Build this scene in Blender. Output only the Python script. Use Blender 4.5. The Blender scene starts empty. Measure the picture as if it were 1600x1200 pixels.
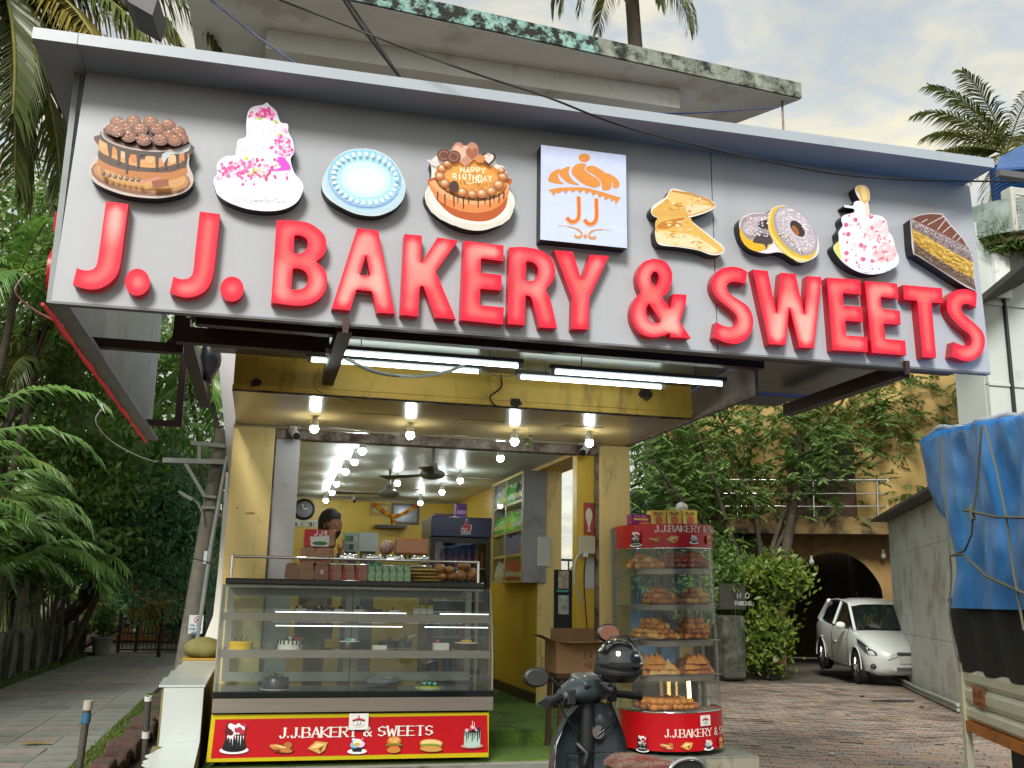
import bpy, math, random
import numpy as np
from math import sin, cos, pi, radians
from mathutils import Vector, Matrix, noise as mnoise
from mathutils.geometry import tessellate_polygon

random.seed(7)
rng = np.random.default_rng(7)
S = bpy.context.scene
COL = S.collection

# ---------------------------------------------------------------- camera
F, PITCH, ROLL, YAW = 1536.25, .21344, .01752, .24342
CAM = np.array([0, 0, 1.5])
_fw = np.array([sin(YAW)*cos(PITCH), cos(YAW)*cos(PITCH), sin(PITCH)])
_rt = np.array([cos(YAW), -sin(YAW), 0.])
_up = np.cross(_rt, _fw)
_r2 = _rt*cos(ROLL) + _up*sin(ROLL)
_u2 = _up*cos(ROLL) - _rt*sin(ROLL)
cam_d = bpy.data.cameras.new('camera')
cam = bpy.data.objects.new('camera', cam_d)
COL.objects.link(cam)
M = Matrix.Identity(4)
for i in range(3):
    M[i][0], M[i][1], M[i][2], M[i][3] = _r2[i], _u2[i], -_fw[i], CAM[i]
cam.matrix_world = M
cam_d.sensor_width = 36
cam_d.lens = 36*F/1600
cam_d.clip_start = .05
cam_d.clip_end = 3000
S.camera = cam

# ---------------------------------------------------------------- sky and sun
SUN_EL, SUN_AZ = radians(38), radians(206)      # azimuth clockwise from +Y
W = bpy.data.worlds.new('World')
S.world = W
W.use_nodes = True
nt = W.node_tree
nt.nodes.clear()
N = nt.nodes.new
L = nt.links.new
out = N('ShaderNodeOutputWorld')
bg = N('ShaderNodeBackground')
bg.inputs['Strength'].default_value = .1
sky = N('ShaderNodeTexSky')
sky.sky_type = 'NISHITA'
sky.sun_disc = False
sky.sun_elevation = SUN_EL
sky.sun_rotation = SUN_AZ
sky.air_density = 1.3
sky.dust_density = 2.5
tc = N('ShaderNodeTexCoord')
sep = N('ShaderNodeSeparateXYZ')
L(tc.outputs['Generated'], sep.inputs[0])
mz = N('ShaderNodeMath'); mz.operation = 'ADD'; mz.inputs[1].default_value = .12
mx = N('ShaderNodeMath'); mx.operation = 'MAXIMUM'; mx.inputs[1].default_value = .1
L(sep.outputs[2], mz.inputs[0]); L(mz.outputs[0], mx.inputs[0])
dx = N('ShaderNodeMath'); dx.operation = 'DIVIDE'
dy = N('ShaderNodeMath'); dy.operation = 'DIVIDE'
L(sep.outputs[0], dx.inputs[0]); L(mx.outputs[0], dx.inputs[1])
L(sep.outputs[1], dy.inputs[0]); L(mx.outputs[0], dy.inputs[1])
cmb = N('ShaderNodeCombineXYZ')
L(dx.outputs[0], cmb.inputs[0]); L(dy.outputs[0], cmb.inputs[1])
cn = N('ShaderNodeTexNoise')
cn.inputs['Scale'].default_value = 7.0
cn.inputs['Detail'].default_value = 7
cn.inputs['Roughness'].default_value = .55
cn.inputs['Distortion'].default_value = .6
L(cmb.outputs[0], cn.inputs['Vector'])
cr = N('ShaderNodeValToRGB')
cr.color_ramp.elements[0].position = .36
cr.color_ramp.elements[0].color = (.5, .5, .5, 1)
cr.color_ramp.elements[1].position = .58
cr.color_ramp.elements[1].color = (1, 1, 1, 1)
L(cn.outputs['Fac'], cr.inputs[0])
cn2 = N('ShaderNodeTexNoise')
cn2.inputs['Scale'].default_value = 3.2
cn2.inputs['Detail'].default_value = 6
L(cmb.outputs[0], cn2.inputs['Vector'])
cc = N('ShaderNodeValToRGB')
cc.color_ramp.elements[0].position = .35
cc.color_ramp.elements[0].color = (3.0, 3.1, 2.95, 1)
cc.color_ramp.elements[1].position = .65
cc.color_ramp.elements[1].color = (4.5, 4.2, 3.3, 1)
L(cn2.outputs['Fac'], cc.inputs[0])
mix = N('ShaderNodeMix'); mix.data_type = 'RGBA'
L(cr.outputs['Color'], mix.inputs['Factor'])
L(sky.outputs[0], mix.inputs['A'])
L(cc.outputs['Color'], mix.inputs['B'])
L(mix.outputs['Result'], bg.inputs['Color'])
L(bg.outputs[0], out.inputs['Surface'])

sl = bpy.data.lights.new('sun', 'SUN')
sl.energy = 2.2
sl.angle = radians(18)
sl.color = (1, .96, .88)
sun = bpy.data.objects.new('sun', sl)
COL.objects.link(sun)
_sd = Vector((sin(SUN_AZ)*cos(SUN_EL), cos(SUN_AZ)*cos(SUN_EL), sin(SUN_EL)))
sun.rotation_euler = _sd.to_track_quat('Z', 'Y').to_euler()
sun.location = (-5, -10, 12)

S.view_settings.view_transform = 'Standard'
S.view_settings.look = 'None'
S.view_settings.exposure = 1.12
S.view_settings.gamma = 1
S.view_settings.use_curve_mapping = False
S.render.engine = 'CYCLES'
S.cycles.use_denoising = True
S.cycles.max_bounces = 7
S.cycles.diffuse_bounces = 3
S.cycles.glossy_bounces = 3
S.cycles.transmission_bounces = 5
S.cycles.transparent_max_bounces = 16
S.cycles.caustics_reflective = False
S.cycles.caustics_refractive = False
S.cycles.sample_clamp_indirect = 6

# ---------------------------------------------------------------- pixel helpers
def ray(x, y):
    return _r2*((x-800)/F) + _u2*(-(y-600)/F) + _fw
def onX(x, y, v): d = ray(x, y); return CAM + d*((v-CAM[0])/d[0])
def onY(x, y, v): d = ray(x, y); return CAM + d*((v-CAM[1])/d[1])
def onZ(x, y, v): d = ray(x, y); return CAM + d*((v-CAM[2])/d[2])
def atD(x, y, d): return CAM + ray(x, y)*d
def onP(x, y, p0, n):
    d = ray(x, y); p0 = np.array(p0, float); n = np.array(n, float)
    return CAM + d*(np.dot(p0-CAM, n)/np.dot(d, n))

# ---------------------------------------------------------------- materials
MC = {}
def rgb(h):
    h = h.lstrip('#')
    v = [int(h[i:i+2], 16)/255 for i in (0, 2, 4)]
    return tuple(c/12.92 if c <= .04045 else ((c+.055)/1.055)**2.4 for c in v)
def newmat(name):
    m = bpy.data.materials.new(name); m.use_nodes = True
    return m, m.node_tree, m.node_tree.nodes['Principled BSDF']
def mat(name, col, rough=.6, metal=0, var=.12, scale=4, bump=0, bscale=60, spec=.5, coat=0,
        dirt=None, dscale=2.5, dpos=(.52, .68), emit=0, stretch=None, sheen=0, alpha=1, trans=0):
    """solid colour with noise variation, optional stains and fine relief"""
    if name in MC: return MC[name]
    if isinstance(col, str): col = rgb(col)
    m, t, b = newmat(name)
    N = t.nodes.new; L = t.links.new
    tcn = N('ShaderNodeTexCoord'); vec = tcn.outputs['Object']
    if stretch:
        mp = N('ShaderNodeMapping'); mp.inputs['Scale'].default_value = stretch
        L(vec, mp.inputs[0]); vec = mp.outputs[0]
    n = N('ShaderNodeTexNoise'); n.inputs['Scale'].default_value = scale; n.inputs['Detail'].default_value = 5
    n.inputs['Roughness'].default_value = .6
    L(vec, n.inputs['Vector'])
    r = N('ShaderNodeValToRGB')
    r.color_ramp.elements[0].position = .3; r.color_ramp.elements[1].position = .7
    r.color_ramp.elements[0].color = (*[c*(1-var) for c in col], 1)
    r.color_ramp.elements[1].color = (*[min(1, c*(1+var)) for c in col], 1)
    L(n.outputs['Fac'], r.inputs[0])
    cout = r.outputs[0]
    if dirt is not None:
        if isinstance(dirt, str): dirt = rgb(dirt)
        n2 = N('ShaderNodeTexNoise'); n2.inputs['Scale'].default_value = dscale; n2.inputs['Detail'].default_value = 8
        n2.inputs['Roughness'].default_value = .7
        L(vec, n2.inputs['Vector'])
        r2 = N('ShaderNodeValToRGB')
        r2.color_ramp.elements[0].position, r2.color_ramp.elements[1].position = dpos
        L(n2.outputs['Fac'], r2.inputs[0])
        mx = N('ShaderNodeMix'); mx.data_type = 'RGBA'
        L(r2.outputs[0], mx.inputs['Factor']); L(cout, mx.inputs['A'])
        mx.inputs['B'].default_value = (*dirt, 1)
        cout = mx.outputs['Result']
    L(cout, b.inputs['Base Color'])
    b.inputs['Roughness'].default_value = rough
    b.inputs['Metallic'].default_value = metal
    b.inputs['Specular IOR Level'].default_value = spec
    b.inputs['Coat Weight'].default_value = coat
    b.inputs['Alpha'].default_value = alpha
    b.inputs['Transmission Weight'].default_value = trans
    if sheen: b.inputs['Sheen Weight'].default_value = sheen
    if emit:
        L(cout, b.inputs['Emission Color']); b.inputs['Emission Strength'].default_value = emit
    if bump:
        nb = N('ShaderNodeTexNoise'); nb.inputs['Scale'].default_value = bscale; nb.inputs['Detail'].default_value = 4
        L(vec, nb.inputs['Vector'])
        bp = N('ShaderNodeBump'); bp.inputs['Strength'].default_value = bump; bp.inputs['Distance'].default_value = .01
        L(nb.outputs['Fac'], bp.inputs['Height']); L(bp.outputs[0], b.inputs['Normal'])
    MC[name] = m
    return m
def pmat(col, e=.45, rough=.35):
    """flat print on a backlit or plain sheet"""
    e *= .5
    key = f'print_{col.strip("#")}_{int(e*100)}'
    c_ = rgb(col)
    if e: c_ = tuple(.55*v for v in c_)
    return mat(key, c_, rough, var=.05, scale=30, emit=e*1.5)
def lamp_mat(name, col, e):
    if name in MC: return MC[name]
    m, t, b = newmat(name)
    b.inputs['Base Color'].default_value = (*col, 1)
    b.inputs['Emission Color'].default_value = (*col, 1)
    b.inputs['Emission Strength'].default_value = e
    MC[name] = m
    return m
def glass_mat(name, tint=(.93, .97, .95), rough=.02, dens=.0, fres=1.0, haze=(.6, .65, .65)):
    """thin pane: clear with a Fresnel mirror and a little dust"""
    if name in MC: return MC[name]
    m, t, b = newmat(name)
    t.nodes.remove(b)
    N = t.nodes.new; L = t.links.new
    o = [x for x in t.nodes if x.type == 'OUTPUT_MATERIAL'][0]
    tr = N('ShaderNodeBsdfTransparent'); tr.inputs[0].default_value = (*tint, 1)
    gl = N('ShaderNodeBsdfGlossy'); gl.inputs['Roughness'].default_value = rough
    lw = N('ShaderNodeLayerWeight'); pw_ = N('ShaderNodeMath'); pw_.operation = 'POWER'; pw_.inputs[1].default_value = 5
    fr = N('ShaderNodeMath'); fr.operation = 'MULTIPLY_ADD'; fr.inputs[1].default_value = .9*fres; fr.inputs[2].default_value = .045*fres
    L(lw.outputs['Facing'], pw_.inputs[0]); L(pw_.outputs[0], fr.inputs[0])
    mx = N('ShaderNodeMixShader')
    L(fr.outputs[0], mx.inputs[0]); L(tr.outputs[0], mx.inputs[1]); L(gl.outputs[0], mx.inputs[2])
    last = mx.outputs[0]
    if dens:
        df = N('ShaderNodeBsdfDiffuse'); df.inputs[0].default_value = (*haze, 1)
        nz = N('ShaderNodeTexNoise'); nz.inputs['Scale'].default_value = 6; nz.inputs['Detail'].default_value = 6
        tcn = N('ShaderNodeTexCoord'); L(tcn.outputs['Object'], nz.inputs['Vector'])
        ml = N('ShaderNodeMath'); ml.operation = 'MULTIPLY'; ml.inputs[1].default_value = dens*2
        L(nz.outputs['Fac'], ml.inputs[0])
        m2 = N('ShaderNodeMixShader')
        L(ml.outputs[0], m2.inputs[0]); L(last, m2.inputs[1]); L(df.outputs[0], m2.inputs[2])
        last = m2.outputs[0]
    L(last, o.inputs['Surface'])
    MC[name] = m
    return m
def leaf_mat(name, c1, c2, scale=1.2, trans=.25, rough=.45):
    if name in MC: return MC[name]
    m, t, b = newmat(name)
    N = t.nodes.new; L = t.links.new
    g = N('ShaderNodeNewGeometry')
    r = N('ShaderNodeValToRGB')
    r.color_ramp.elements[0].color = (*c1, 1); r.color_ramp.elements[1].color = (*c2, 1)
    n = N('ShaderNodeTexNoise'); n.inputs['Scale'].default_value = scale; n.inputs['Detail'].default_value = 3
    tcn = N('ShaderNodeTexCoord'); L(tcn.outputs['Object'], n.inputs['Vector'])
    ad = N('ShaderNodeMath'); ad.operation = 'MULTIPLY_ADD'; ad.inputs[1].default_value = .6; ad.inputs[2].default_value = -.05
    L(g.outputs['Random Per Island'], ad.inputs[0])
    a2 = N('ShaderNodeMath'); a2.operation = 'MULTIPLY_ADD'; a2.inputs[1].default_value = .55
    L(n.outputs['Fac'], a2.inputs[0]); L(ad.outputs[0], a2.inputs[2])
    L(a2.outputs[0], r.inputs[0])
    L(r.outputs[0], b.inputs['Base Color'])
    b.inputs['Roughness'].default_value = rough
    b.inputs['Specular IOR Level'].default_value = .4
    o = [x for x in t.nodes if x.type == 'OUTPUT_MATERIAL'][0]
    tl = N('ShaderNodeBsdfTranslucent')
    hs = N('ShaderNodeHueSaturation'); hs.inputs['Value'].default_value = 1.6; hs.inputs['Saturation'].default_value = 1.1
    L(r.outputs[0], hs.inputs['Color']); L(hs.outputs[0], tl.inputs[0])
    mx = N('ShaderNodeMixShader'); mx.inputs[0].default_value = trans
    L(b.outputs[0], mx.inputs[1]); L(tl.outputs[0], mx.inputs[2]); L(mx.outputs[0], o.inputs['Surface'])
    MC[name] = m
    return m

# ---------------------------------------------------------------- things
ORG = {}
def thing(name, label, cat, loc=(0, 0, 0), rot=None, group=None):
    o = bpy.data.objects.new(name, None)
    COL.objects.link(o)
    o.empty_display_size = .1
    o.location = tuple(float(v) for v in loc)
    o['label'] = label; o['category'] = cat
    if group: o['group'] = group
    if rot is not None:
        o.rotation_euler = rot if isinstance(rot, (tuple, list)) else (0, 0, rot)
        ORG[o.name] = np.zeros(3)
    else:
        ORG[o.name] = np.array(loc, float)
    return o
def tag(o, label, cat, group=None):
    o['label'] = label; o['category'] = cat
    if group: o['group'] = group
    return o
def copy_tree(o, parent=None):
    c = o.copy(); COL.objects.link(c)
    ORG[c.name] = ORG.get(o.name, np.zeros(3))
    if parent is not None:
        c.parent = parent
        for k in ('label', 'category', 'group'):
            if k in c: del c[k]
    for ch in list(o.children): copy_tree(ch, c)
    return c

class MB:
    """collects shapes for one mesh"""
    def __init__(s): s.v = []; s.f = []; s.mi = []; s.cur = 0
    def add(s, vs, fs):
        b = len(s.v)
        s.v.extend([tuple(map(float, p)) for p in vs])
        for q in fs:
            s.f.append([i+b for i in q]); s.mi.append(s.cur)
        return s
    def m(s, i): s.cur = i; return s
    def box(s, a, b):
        x0, y0, z0 = a; x1, y1, z1 = b
        if x0 > x1: x0, x1 = x1, x0
        if y0 > y1: y0, y1 = y1, y0
        if z0 > z1: z0, z1 = z1, z0
        vs = [(x0,y0,z0),(x1,y0,z0),(x1,y1,z0),(x0,y1,z0),(x0,y0,z1),(x1,y0,z1),(x1,y1,z1),(x0,y1,z1)]
        return s.add(vs, [(0,3,2,1),(4,5,6,7),(0,1,5,4),(1,2,6,5),(2,3,7,6),(3,0,4,7)])
    def obox(s, c, size, u=(1,0,0), v=(0,1,0), w=(0,0,1)):
        c = np.array(c, float); u, v, w = (np.array(k, float)*h/2 for k, h in zip((u, v, w), size))
        vs = [c+a*u+b*v+d*w for d in (-1, 1) for a, b in ((-1,-1),(1,-1),(1,1),(-1,1))]
        return s.add(vs, [(0,3,2,1),(4,5,6,7),(0,1,5,4),(1,2,6,5),(2,3,7,6),(3,0,4,7)])
    def hexa(s, p8):
        return s.add(p8, [(0,3,2,1),(4,5,6,7),(0,1,5,4),(1,2,6,5),(2,3,7,6),(3,0,4,7)])
    def bar(s, a, b, w, h=None, upv=(0, 0, 1)):
        a = np.array(a, float); b = np.array(b, float); d = b-a; l = np.linalg.norm(d)
        if l < 1e-6: return s
        d /= l; h = h or w
        x = np.cross(d, upv)
        if np.linalg.norm(x) < 1e-4: x = np.cross(d, (1, 0, 0))
        x /= np.linalg.norm(x); y = np.cross(x, d)
        return s.obox((a+b)/2, (l, w, h), d, x, y)
    def tube(s, pts, r, n=8, caps=True):
        pts = [np.array(p, float) for p in pts]
        k = len(pts)
        rs = r if hasattr(r, '__len__') else [r]*k
        ref = None; vs = []
        for i, p in enumerate(pts):
            d = pts[min(i+1, k-1)]-pts[max(i-1, 0)]
            d = d/(np.linalg.norm(d)+1e-9)
            if ref is None:
                ref = np.cross(d, (0, 0, 1))
                if np.linalg.norm(ref) < .05: ref = np.cross(d, (1, 0, 0))
            x = ref-d*np.dot(ref, d); x /= np.linalg.norm(x)+1e-9; ref = x
            y = np.cross(d, x)
            for j in range(n):
                a = 2*pi*j/n
                vs.append(p+rs[i]*(x*cos(a)+y*sin(a)))
        fs = [(i*n+j, i*n+(j+1) % n, (i+1)*n+(j+1) % n, (i+1)*n+j) for i in range(k-1) for j in range(n)]
        if caps:
            fs.append(tuple(range(n))[::-1]); fs.append(tuple((k-1)*n+j for j in range(n)))
        return s.add(vs, fs)
    def lathe(s, prof, c=(0, 0, 0), n=20, a0=0, a1=2*pi, ax='z', sx=1, sy=1):
        full = abs(a1-a0-2*pi) < 1e-6
        m = n if full else n+1
        vs = []
        for r, z in prof:
            for j in range(m):
                a = a0+(a1-a0)*j/n
                p = (r*cos(a)*sx, r*sin(a)*sy, z)
                if ax == 'y': p = (p[0], p[2], p[1])
                elif ax == 'x': p = (p[2], p[0], p[1])
                vs.append((p[0]+c[0], p[1]+c[1], p[2]+c[2]))
        k = len(prof); fs = []
        for i in range(k-1):
            for j in range(n):
                j2 = (j+1) % m
                fs.append((i*m+j, i*m+j2, (i+1)*m+j2, (i+1)*m+j))
        if full:
            if prof[0][0] > 1e-4: fs.append(tuple(range(m))[::-1])
            if prof[-1][0] > 1e-4: fs.append(tuple((k-1)*m+j for j in range(m)))
        return s.add(vs, fs)
    def ball(s, c, r, n=12, m=8):
        rr = r if hasattr(r, '__len__') else (r, r, r)
        vs = [(c[0], c[1], c[2]-rr[2])]
        for i in range(1, m):
            t = -pi/2+pi*i/m
            for j in range(n):
                a = 2*pi*j/n
                vs.append((c[0]+rr[0]*cos(t)*cos(a), c[1]+rr[1]*cos(t)*sin(a), c[2]+rr[2]*sin(t)))
        vs.append((c[0], c[1], c[2]+rr[2]))
        fs = [(0, 1+(j+1) % n, 1+j) for j in range(n)]
        for i in range(m-2):
            for j in range(n):
                a = 1+i*n
                fs.append((a+j, a+(j+1) % n, a+n+(j+1) % n, a+n+j))
        e = len(vs)-1; a = 1+(m-2)*n
        fs += [(e, a+j, a+(j+1) % n) for j in range(n)]
        return s.add(vs, fs)
    def solid(s, loops, mp, depth, back=True):
        """loops of 2-D points (outer first, then holes); mp maps (x, y, t) to 3-D; t runs 0..depth"""
        loops = [list(l) for l in loops]
        flat = [p for l in loops for p in l]
        tri = tessellate_polygon([[Vector((p[0], p[1], 0)) for p in l] for l in loops])
        n = len(flat)
        vs = [mp(p[0], p[1], 0) for p in flat]
        fs = []
        a0 = None
        for t in tri:
            p, q, r = (flat[i] for i in t)
            ar = (q[0]-p[0])*(r[1]-p[1])-(q[1]-p[1])*(r[0]-p[0])
            fs.append(tuple(t) if ar > 0 else tuple(t)[::-1])
        if depth:
            vs += [mp(p[0], p[1], depth) for p in flat]
            if back: fs += [tuple(i+n for i in t)[::-1] for t in list(fs)]
            o = 0
            for l in loops:
                k = len(l)
                for i in range(k):
                    j = (i+1) % k
                    fs.append((o+i, o+j, n+o+j, n+o+i))
                o += k
        return s.add(vs, fs)
    def build(s, name, mats, parent=None, smooth=None, bevel=0, kind=None, segs=2, recalc=False):
        org = ORG.get(parent.name, np.zeros(3)) if parent is not None else np.zeros(3)
        me = bpy.data.meshes.new(name)
        vv = np.array(s.v, float)-org if len(s.v) else np.zeros((0, 3))
        me.from_pydata(vv.tolist(), [], s.f)
        if not isinstance(mats, (list, tuple)): mats = [mats]
        for q in mats: me.materials.append(q)
        if len(mats) > 1: me.polygons.foreach_set('material_index', s.mi)
        if smooth is not None:
            me.polygons.foreach_set('use_smooth', [True]*len(me.polygons))
            me.set_sharp_from_angle(angle=radians(smooth))
        if recalc:
            import bmesh
            bm = bmesh.new(); bm.from_mesh(me)
            bmesh.ops.recalc_face_normals(bm, faces=bm.faces[:]); bm.to_mesh(me); bm.free()
        me.update()
        o = bpy.data.objects.new(name, me)
        COL.objects.link(o)
        ORG[o.name] = org
        if parent is not None: o.parent = parent
        if kind: o['kind'] = kind
        if bevel:
            b = o.modifiers.new('bevel', 'BEVEL'); b.width = bevel; b.segments = segs; b.limit_method = 'ANGLE'
        return o
def npmesh(name, V, Fc, mats, parent=None, kind=None, mi=None, smooth=False):
    """big mesh from arrays; Fc is (n,4) or (n,3)"""
    org = ORG.get(parent.name, np.zeros(3)) if parent is not None else np.zeros(3)
    V = np.asarray(V, np.float32)-org.astype(np.float32); Fc = np.asarray(Fc, np.int32)
    me = bpy.data.meshes.new(name)
    n, k = Fc.shape
    me.vertices.add(len(V)); me.vertices.foreach_set('co', V.ravel())
    me.loops.add(n*k); me.loops.foreach_set('vertex_index', Fc.ravel())
    me.polygons.add(n)
    me.polygons.foreach_set('loop_start', np.arange(0, n*k, k, dtype=np.int32))
    me.polygons.foreach_set('loop_total', np.full(n, k, np.int32))
    if not isinstance(mats, (list, tuple)): mats = [mats]
    for q in mats: me.materials.append(q)
    if mi is not None: me.polygons.foreach_set('material_index', np.asarray(mi, np.int32))
    if smooth: me.polygons.foreach_set('use_smooth', [True]*n)
    me.update(calc_edges=True); me.validate()
    o = bpy.data.objects.new(name, me)
    COL.objects.link(o)
    ORG[o.name] = org
    if parent is not None: o.parent = parent
    if kind: o['kind'] = kind
    return o

# ---------------------------------------------------------------- 2-D outlines
def spl(pts, n=6, closed=True):
    """smooth outline; a point (x, y, 1) is a corner"""
    k = len(pts); o = []
    P = [np.array(p[:2], float) for p in pts]
    C = [len(p) > 2 for p in pts]
    rngk = range(k if closed else k-1)
    for i in rngk:
        p1, p2 = P[i], P[(i+1) % k]
        if C[i] and C[(i+1) % k]: o.append(tuple(p1)); continue
        p0 = p1 if C[i] or (not closed and i == 0) else P[i-1]
        p3 = p2 if C[(i+1) % k] or (not closed and i == k-2) else P[(i+2) % k]
        for j in range(n):
            t = j/n
            q = .5*(2*p1+(p2-p0)*t+(2*p0-5*p1+4*p2-p3)*t*t+(3*p1-p0-3*p2+p3)*t**3)
            o.append(tuple(q))
    if not closed: o.append(tuple(P[-1]))
    return o
def ell(cx, cy, rx, ry=None, rot=0, n=20, a0=0, a1=360):
    ry = rx if ry is None else ry
    o = []
    full = a1-a0 >= 360
    for j in range(n if full else n+1):
        a = radians(a0+(a1-a0)*j/n)
        x, y = rx*cos(a), ry*sin(a)
        r = radians(rot)
        o.append((cx+x*cos(r)-y*sin(r), cy+x*sin(r)+y*cos(r)))
    return o
def stroke(pts, w):
    """thick polyline as one outline; w is a width or a list"""
    P = [np.array(p, float) for p in pts]; k = len(P)
    ws = w if hasattr(w, '__len__') else [w]*k
    l, r = [], []
    for i in range(k):
        d = P[min(i+1, k-1)]-P[max(i-1, 0)]
        d /= np.linalg.norm(d)+1e-9
        nn = np.array([-d[1], d[0]])*ws[i]/2
        l.append(tuple(P[i]+nn)); r.append(tuple(P[i]-nn))
    return l+r[::-1]
def tr(pts, ox, oy, f): return [(ox+p[0]/f, oy+p[1]/f, *p[2:]) for p in pts]
# ================================================================ bakery building
SY = 5.2            # sign face plane
FL, FI = .30, .42   # platform floor, shop floor
CEIL = 2.9
m_cream = mat('cream_wall_paint', '#dfc684', .55, var=.1, scale=1.5, dirt='#8a6c38', dscale=2.6, dpos=(.55, .78), bump=.25, stretch=(2.2, 2.2, .8))
m_must = mat('mustard_wall_paint', '#d2a840', .5, var=.1, scale=1.2, dirt='#6a4c1c', dscale=2.0, dpos=(.52, .78), bump=.2, stretch=(2.5, 2.5, .7))
m_yel = mat('yellow_wall_paint', '#cdab38', .4, var=.06, scale=1.0, dirt='#7a5f1c', dscale=2, dpos=(.66, .85))
m_soff = mat('tan_glossy_soffit', '#b39a68', .24, var=.08, scale=1.2, dirt='#6b5228', dscale=1.6, dpos=(.58, .8), bump=.05, bscale=6)
m_grey = mat('grey_cladding', '#b8b8bc', .35, var=.05, scale=2, dirt='#7b7a78', dscale=3, dpos=(.6, .8))
m_rust = mat('rusty_painted_steel', '#84756a', .6, var=.25, scale=9, dirt='#3a231b', dscale=7, dpos=(.42, .6), bump=.5, bscale=40)
m_brown = mat('brown_oxide_steel', '#3a1d1b', .5, var=.25, scale=5, dirt='#1b1112', dscale=4)
m_white = mat('white_wall_paint', '#d6dadb', .6, var=.05, scale=1.2, dirt='#8d8a80', dscale=2, dpos=(.58, .8))
m_dkgrey = mat('dark_grey_paint', '#54555a', .6, var=.1)
m_ceil = mat('ribbed_ceiling_sheet', '#bfc2c1', .38, var=.06, scale=2, stretch=(1, 12, 1), bump=.12, bscale=8)
m_canopy = mat('green_grey_canopy_sheet', '#59605a', .3, var=.12, scale=2, stretch=(1, 5, 1), dirt='#32352f', dscale=2)
m_blue_sheet = mat('navy_roof_sheet', '#1c2a55', .4, var=.15)
m_conc = mat('mossy_concrete', '#7f867c', .85, var=.3, scale=7, dirt='#1d211c', dscale=5, dpos=(.44, .58), bump=.6, bscale=30)
m_teal = mat('flaking_teal_concrete', '#7fa6a1', .85, var=.3, scale=9, dirt='#191c17', dscale=8, dpos=(.44, .54), bump=.7, bscale=30)
m_black = mat('black_plastic', '#121314', .4, var=.1)
m_steel = mat('brushed_steel', '#b9b5b0', .3, metal=.85, var=.08, scale=30, stretch=(.2, 1, 6))
m_chrome = mat('chrome', '#d8dadc', .08, metal=1, var=.02)
m_wire = mat('black_cable', '#0c0c0d', .6)

bk = thing('bakery_building', 'cream and mustard corner bakery with open shop front under an upper storey', 'building', (1.3, 8.3, 0))
# pillars
def B(name, a, b, m, parent=bk, bevel=0): return MB().box(a, b).build(name, m, parent, bevel=bevel)
B('pillar', (-.29, 8.3, FL), (.045, 8.62, 2.852), m_cream, bevel=.006)
B('pillar', (2.885, 8.3, FL), (3.17, 8.56, 2.852), m_cream, bevel=.006)
B('jamb_panel', (2.70, 8.40, FI), (2.862, 8.52, 2.80), m_yel)
B('shutter_rail', (2.863, 8.33, FI), (2.884, 8.40, 2.78), m_rust)
B('shutter_rail', (.046, 8.345, FI), (.06, 8.40, 2.78), m_rust)
B('grey_jamb', (.061, 8.37, FI), (.255, 8.45, 2.78), m_grey)
lint = B('lintel', (.047, 8.33, 2.763), (2.883, 8.46, 2.838), m_rust)
MB().box((-.29, 8.275, 2.839), (2.9, 8.299, 2.853)).build('lintel_rail', mat('pale_rail', '#8d8066', .4), lint)
# soffit with pale access panels
sof = B('soffit', (-.27, 6.90, 2.855), (3.17, 8.62, 2.895), m_soff)
for x in (.62, 1.45, 2.28):
    MB().box((x, 7.45, 2.851), (x+.34, 7.62, 2.8545)).build('access_panel', mat('pale_panel', '#b59c68', .3), sof)
MB().box((-.27, 6.88, 2.853), (3.13, 6.90, 2.90)).build('soffit_edge', m_rust, sof)
beam = MB().box((-.265, 6.86, 2.90), (3.13, 7.1, 3.14)).build('beam', m_must, bk, bevel=.008)
MB().box((-.262, 6.852, 2.862), (3.128, 6.858, 2.899)).build('beam_edge', m_must, beam)
# broken plaster patches and conduit on the beam
m_patch = mat('broken_plaster', '#3f372f', .95, var=.5, scale=25, bump=1, bscale=60)
for (px, py, r) in ((400, 598, .045), (806, 628, .05), (1010, 615, .06), (415, 548, .04)):
    c = onY(px, py, 6.85)
    pl = [(c[0]+r*random.uniform(.6, 1.2)*cos(a), c[2]+r*.8*random.uniform(.6, 1.2)*sin(a)) for a in np.linspace(0, 2*pi, 14)[:-1]]
    MB().solid([pl], lambda x, y, t: (x, 6.85+t, y), .008).build('plaster_patch', m_patch, beam)
# side fascia of the canopy, right
B('side_fascia', (3.135, 5.86, 2.86), (3.16, 6.86, 3.07), mat('dull_pink_fascia', '#8a7a76', .6, dirt='#3b2a22', dscale=4))
MB().box((3.133, 5.86, 2.845), (3.162, 8.3, 2.858)).build('fascia_trim', m_rust, bk)
# side wall / fin left of the pillar
pts = [(339, 538), (377, 538), (352, 862), (357, 737)]
q = [onY(x, y, 8.64) for x, y in pts]
MB().solid([[(p[0], p[2]) for p in (q[0], q[1], q[2], q[3])]], lambda x, y, t: (x, 8.64+t, y), 2.5).build('side_fin', m_grey, bk)
pts = [(353, 738), (362, 738), (350, 960), (345, 1034), (312, 1034), (318, 1000), (333, 962), (341, 890)]
q = [onY(x, y, 10.6) for x, y in pts]
MB().solid([[(p[0], p[2]) for p in q]], lambda x, y, t: (x, 10.6+t, y), 3.5).build('side_wall', m_white, bk)

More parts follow.
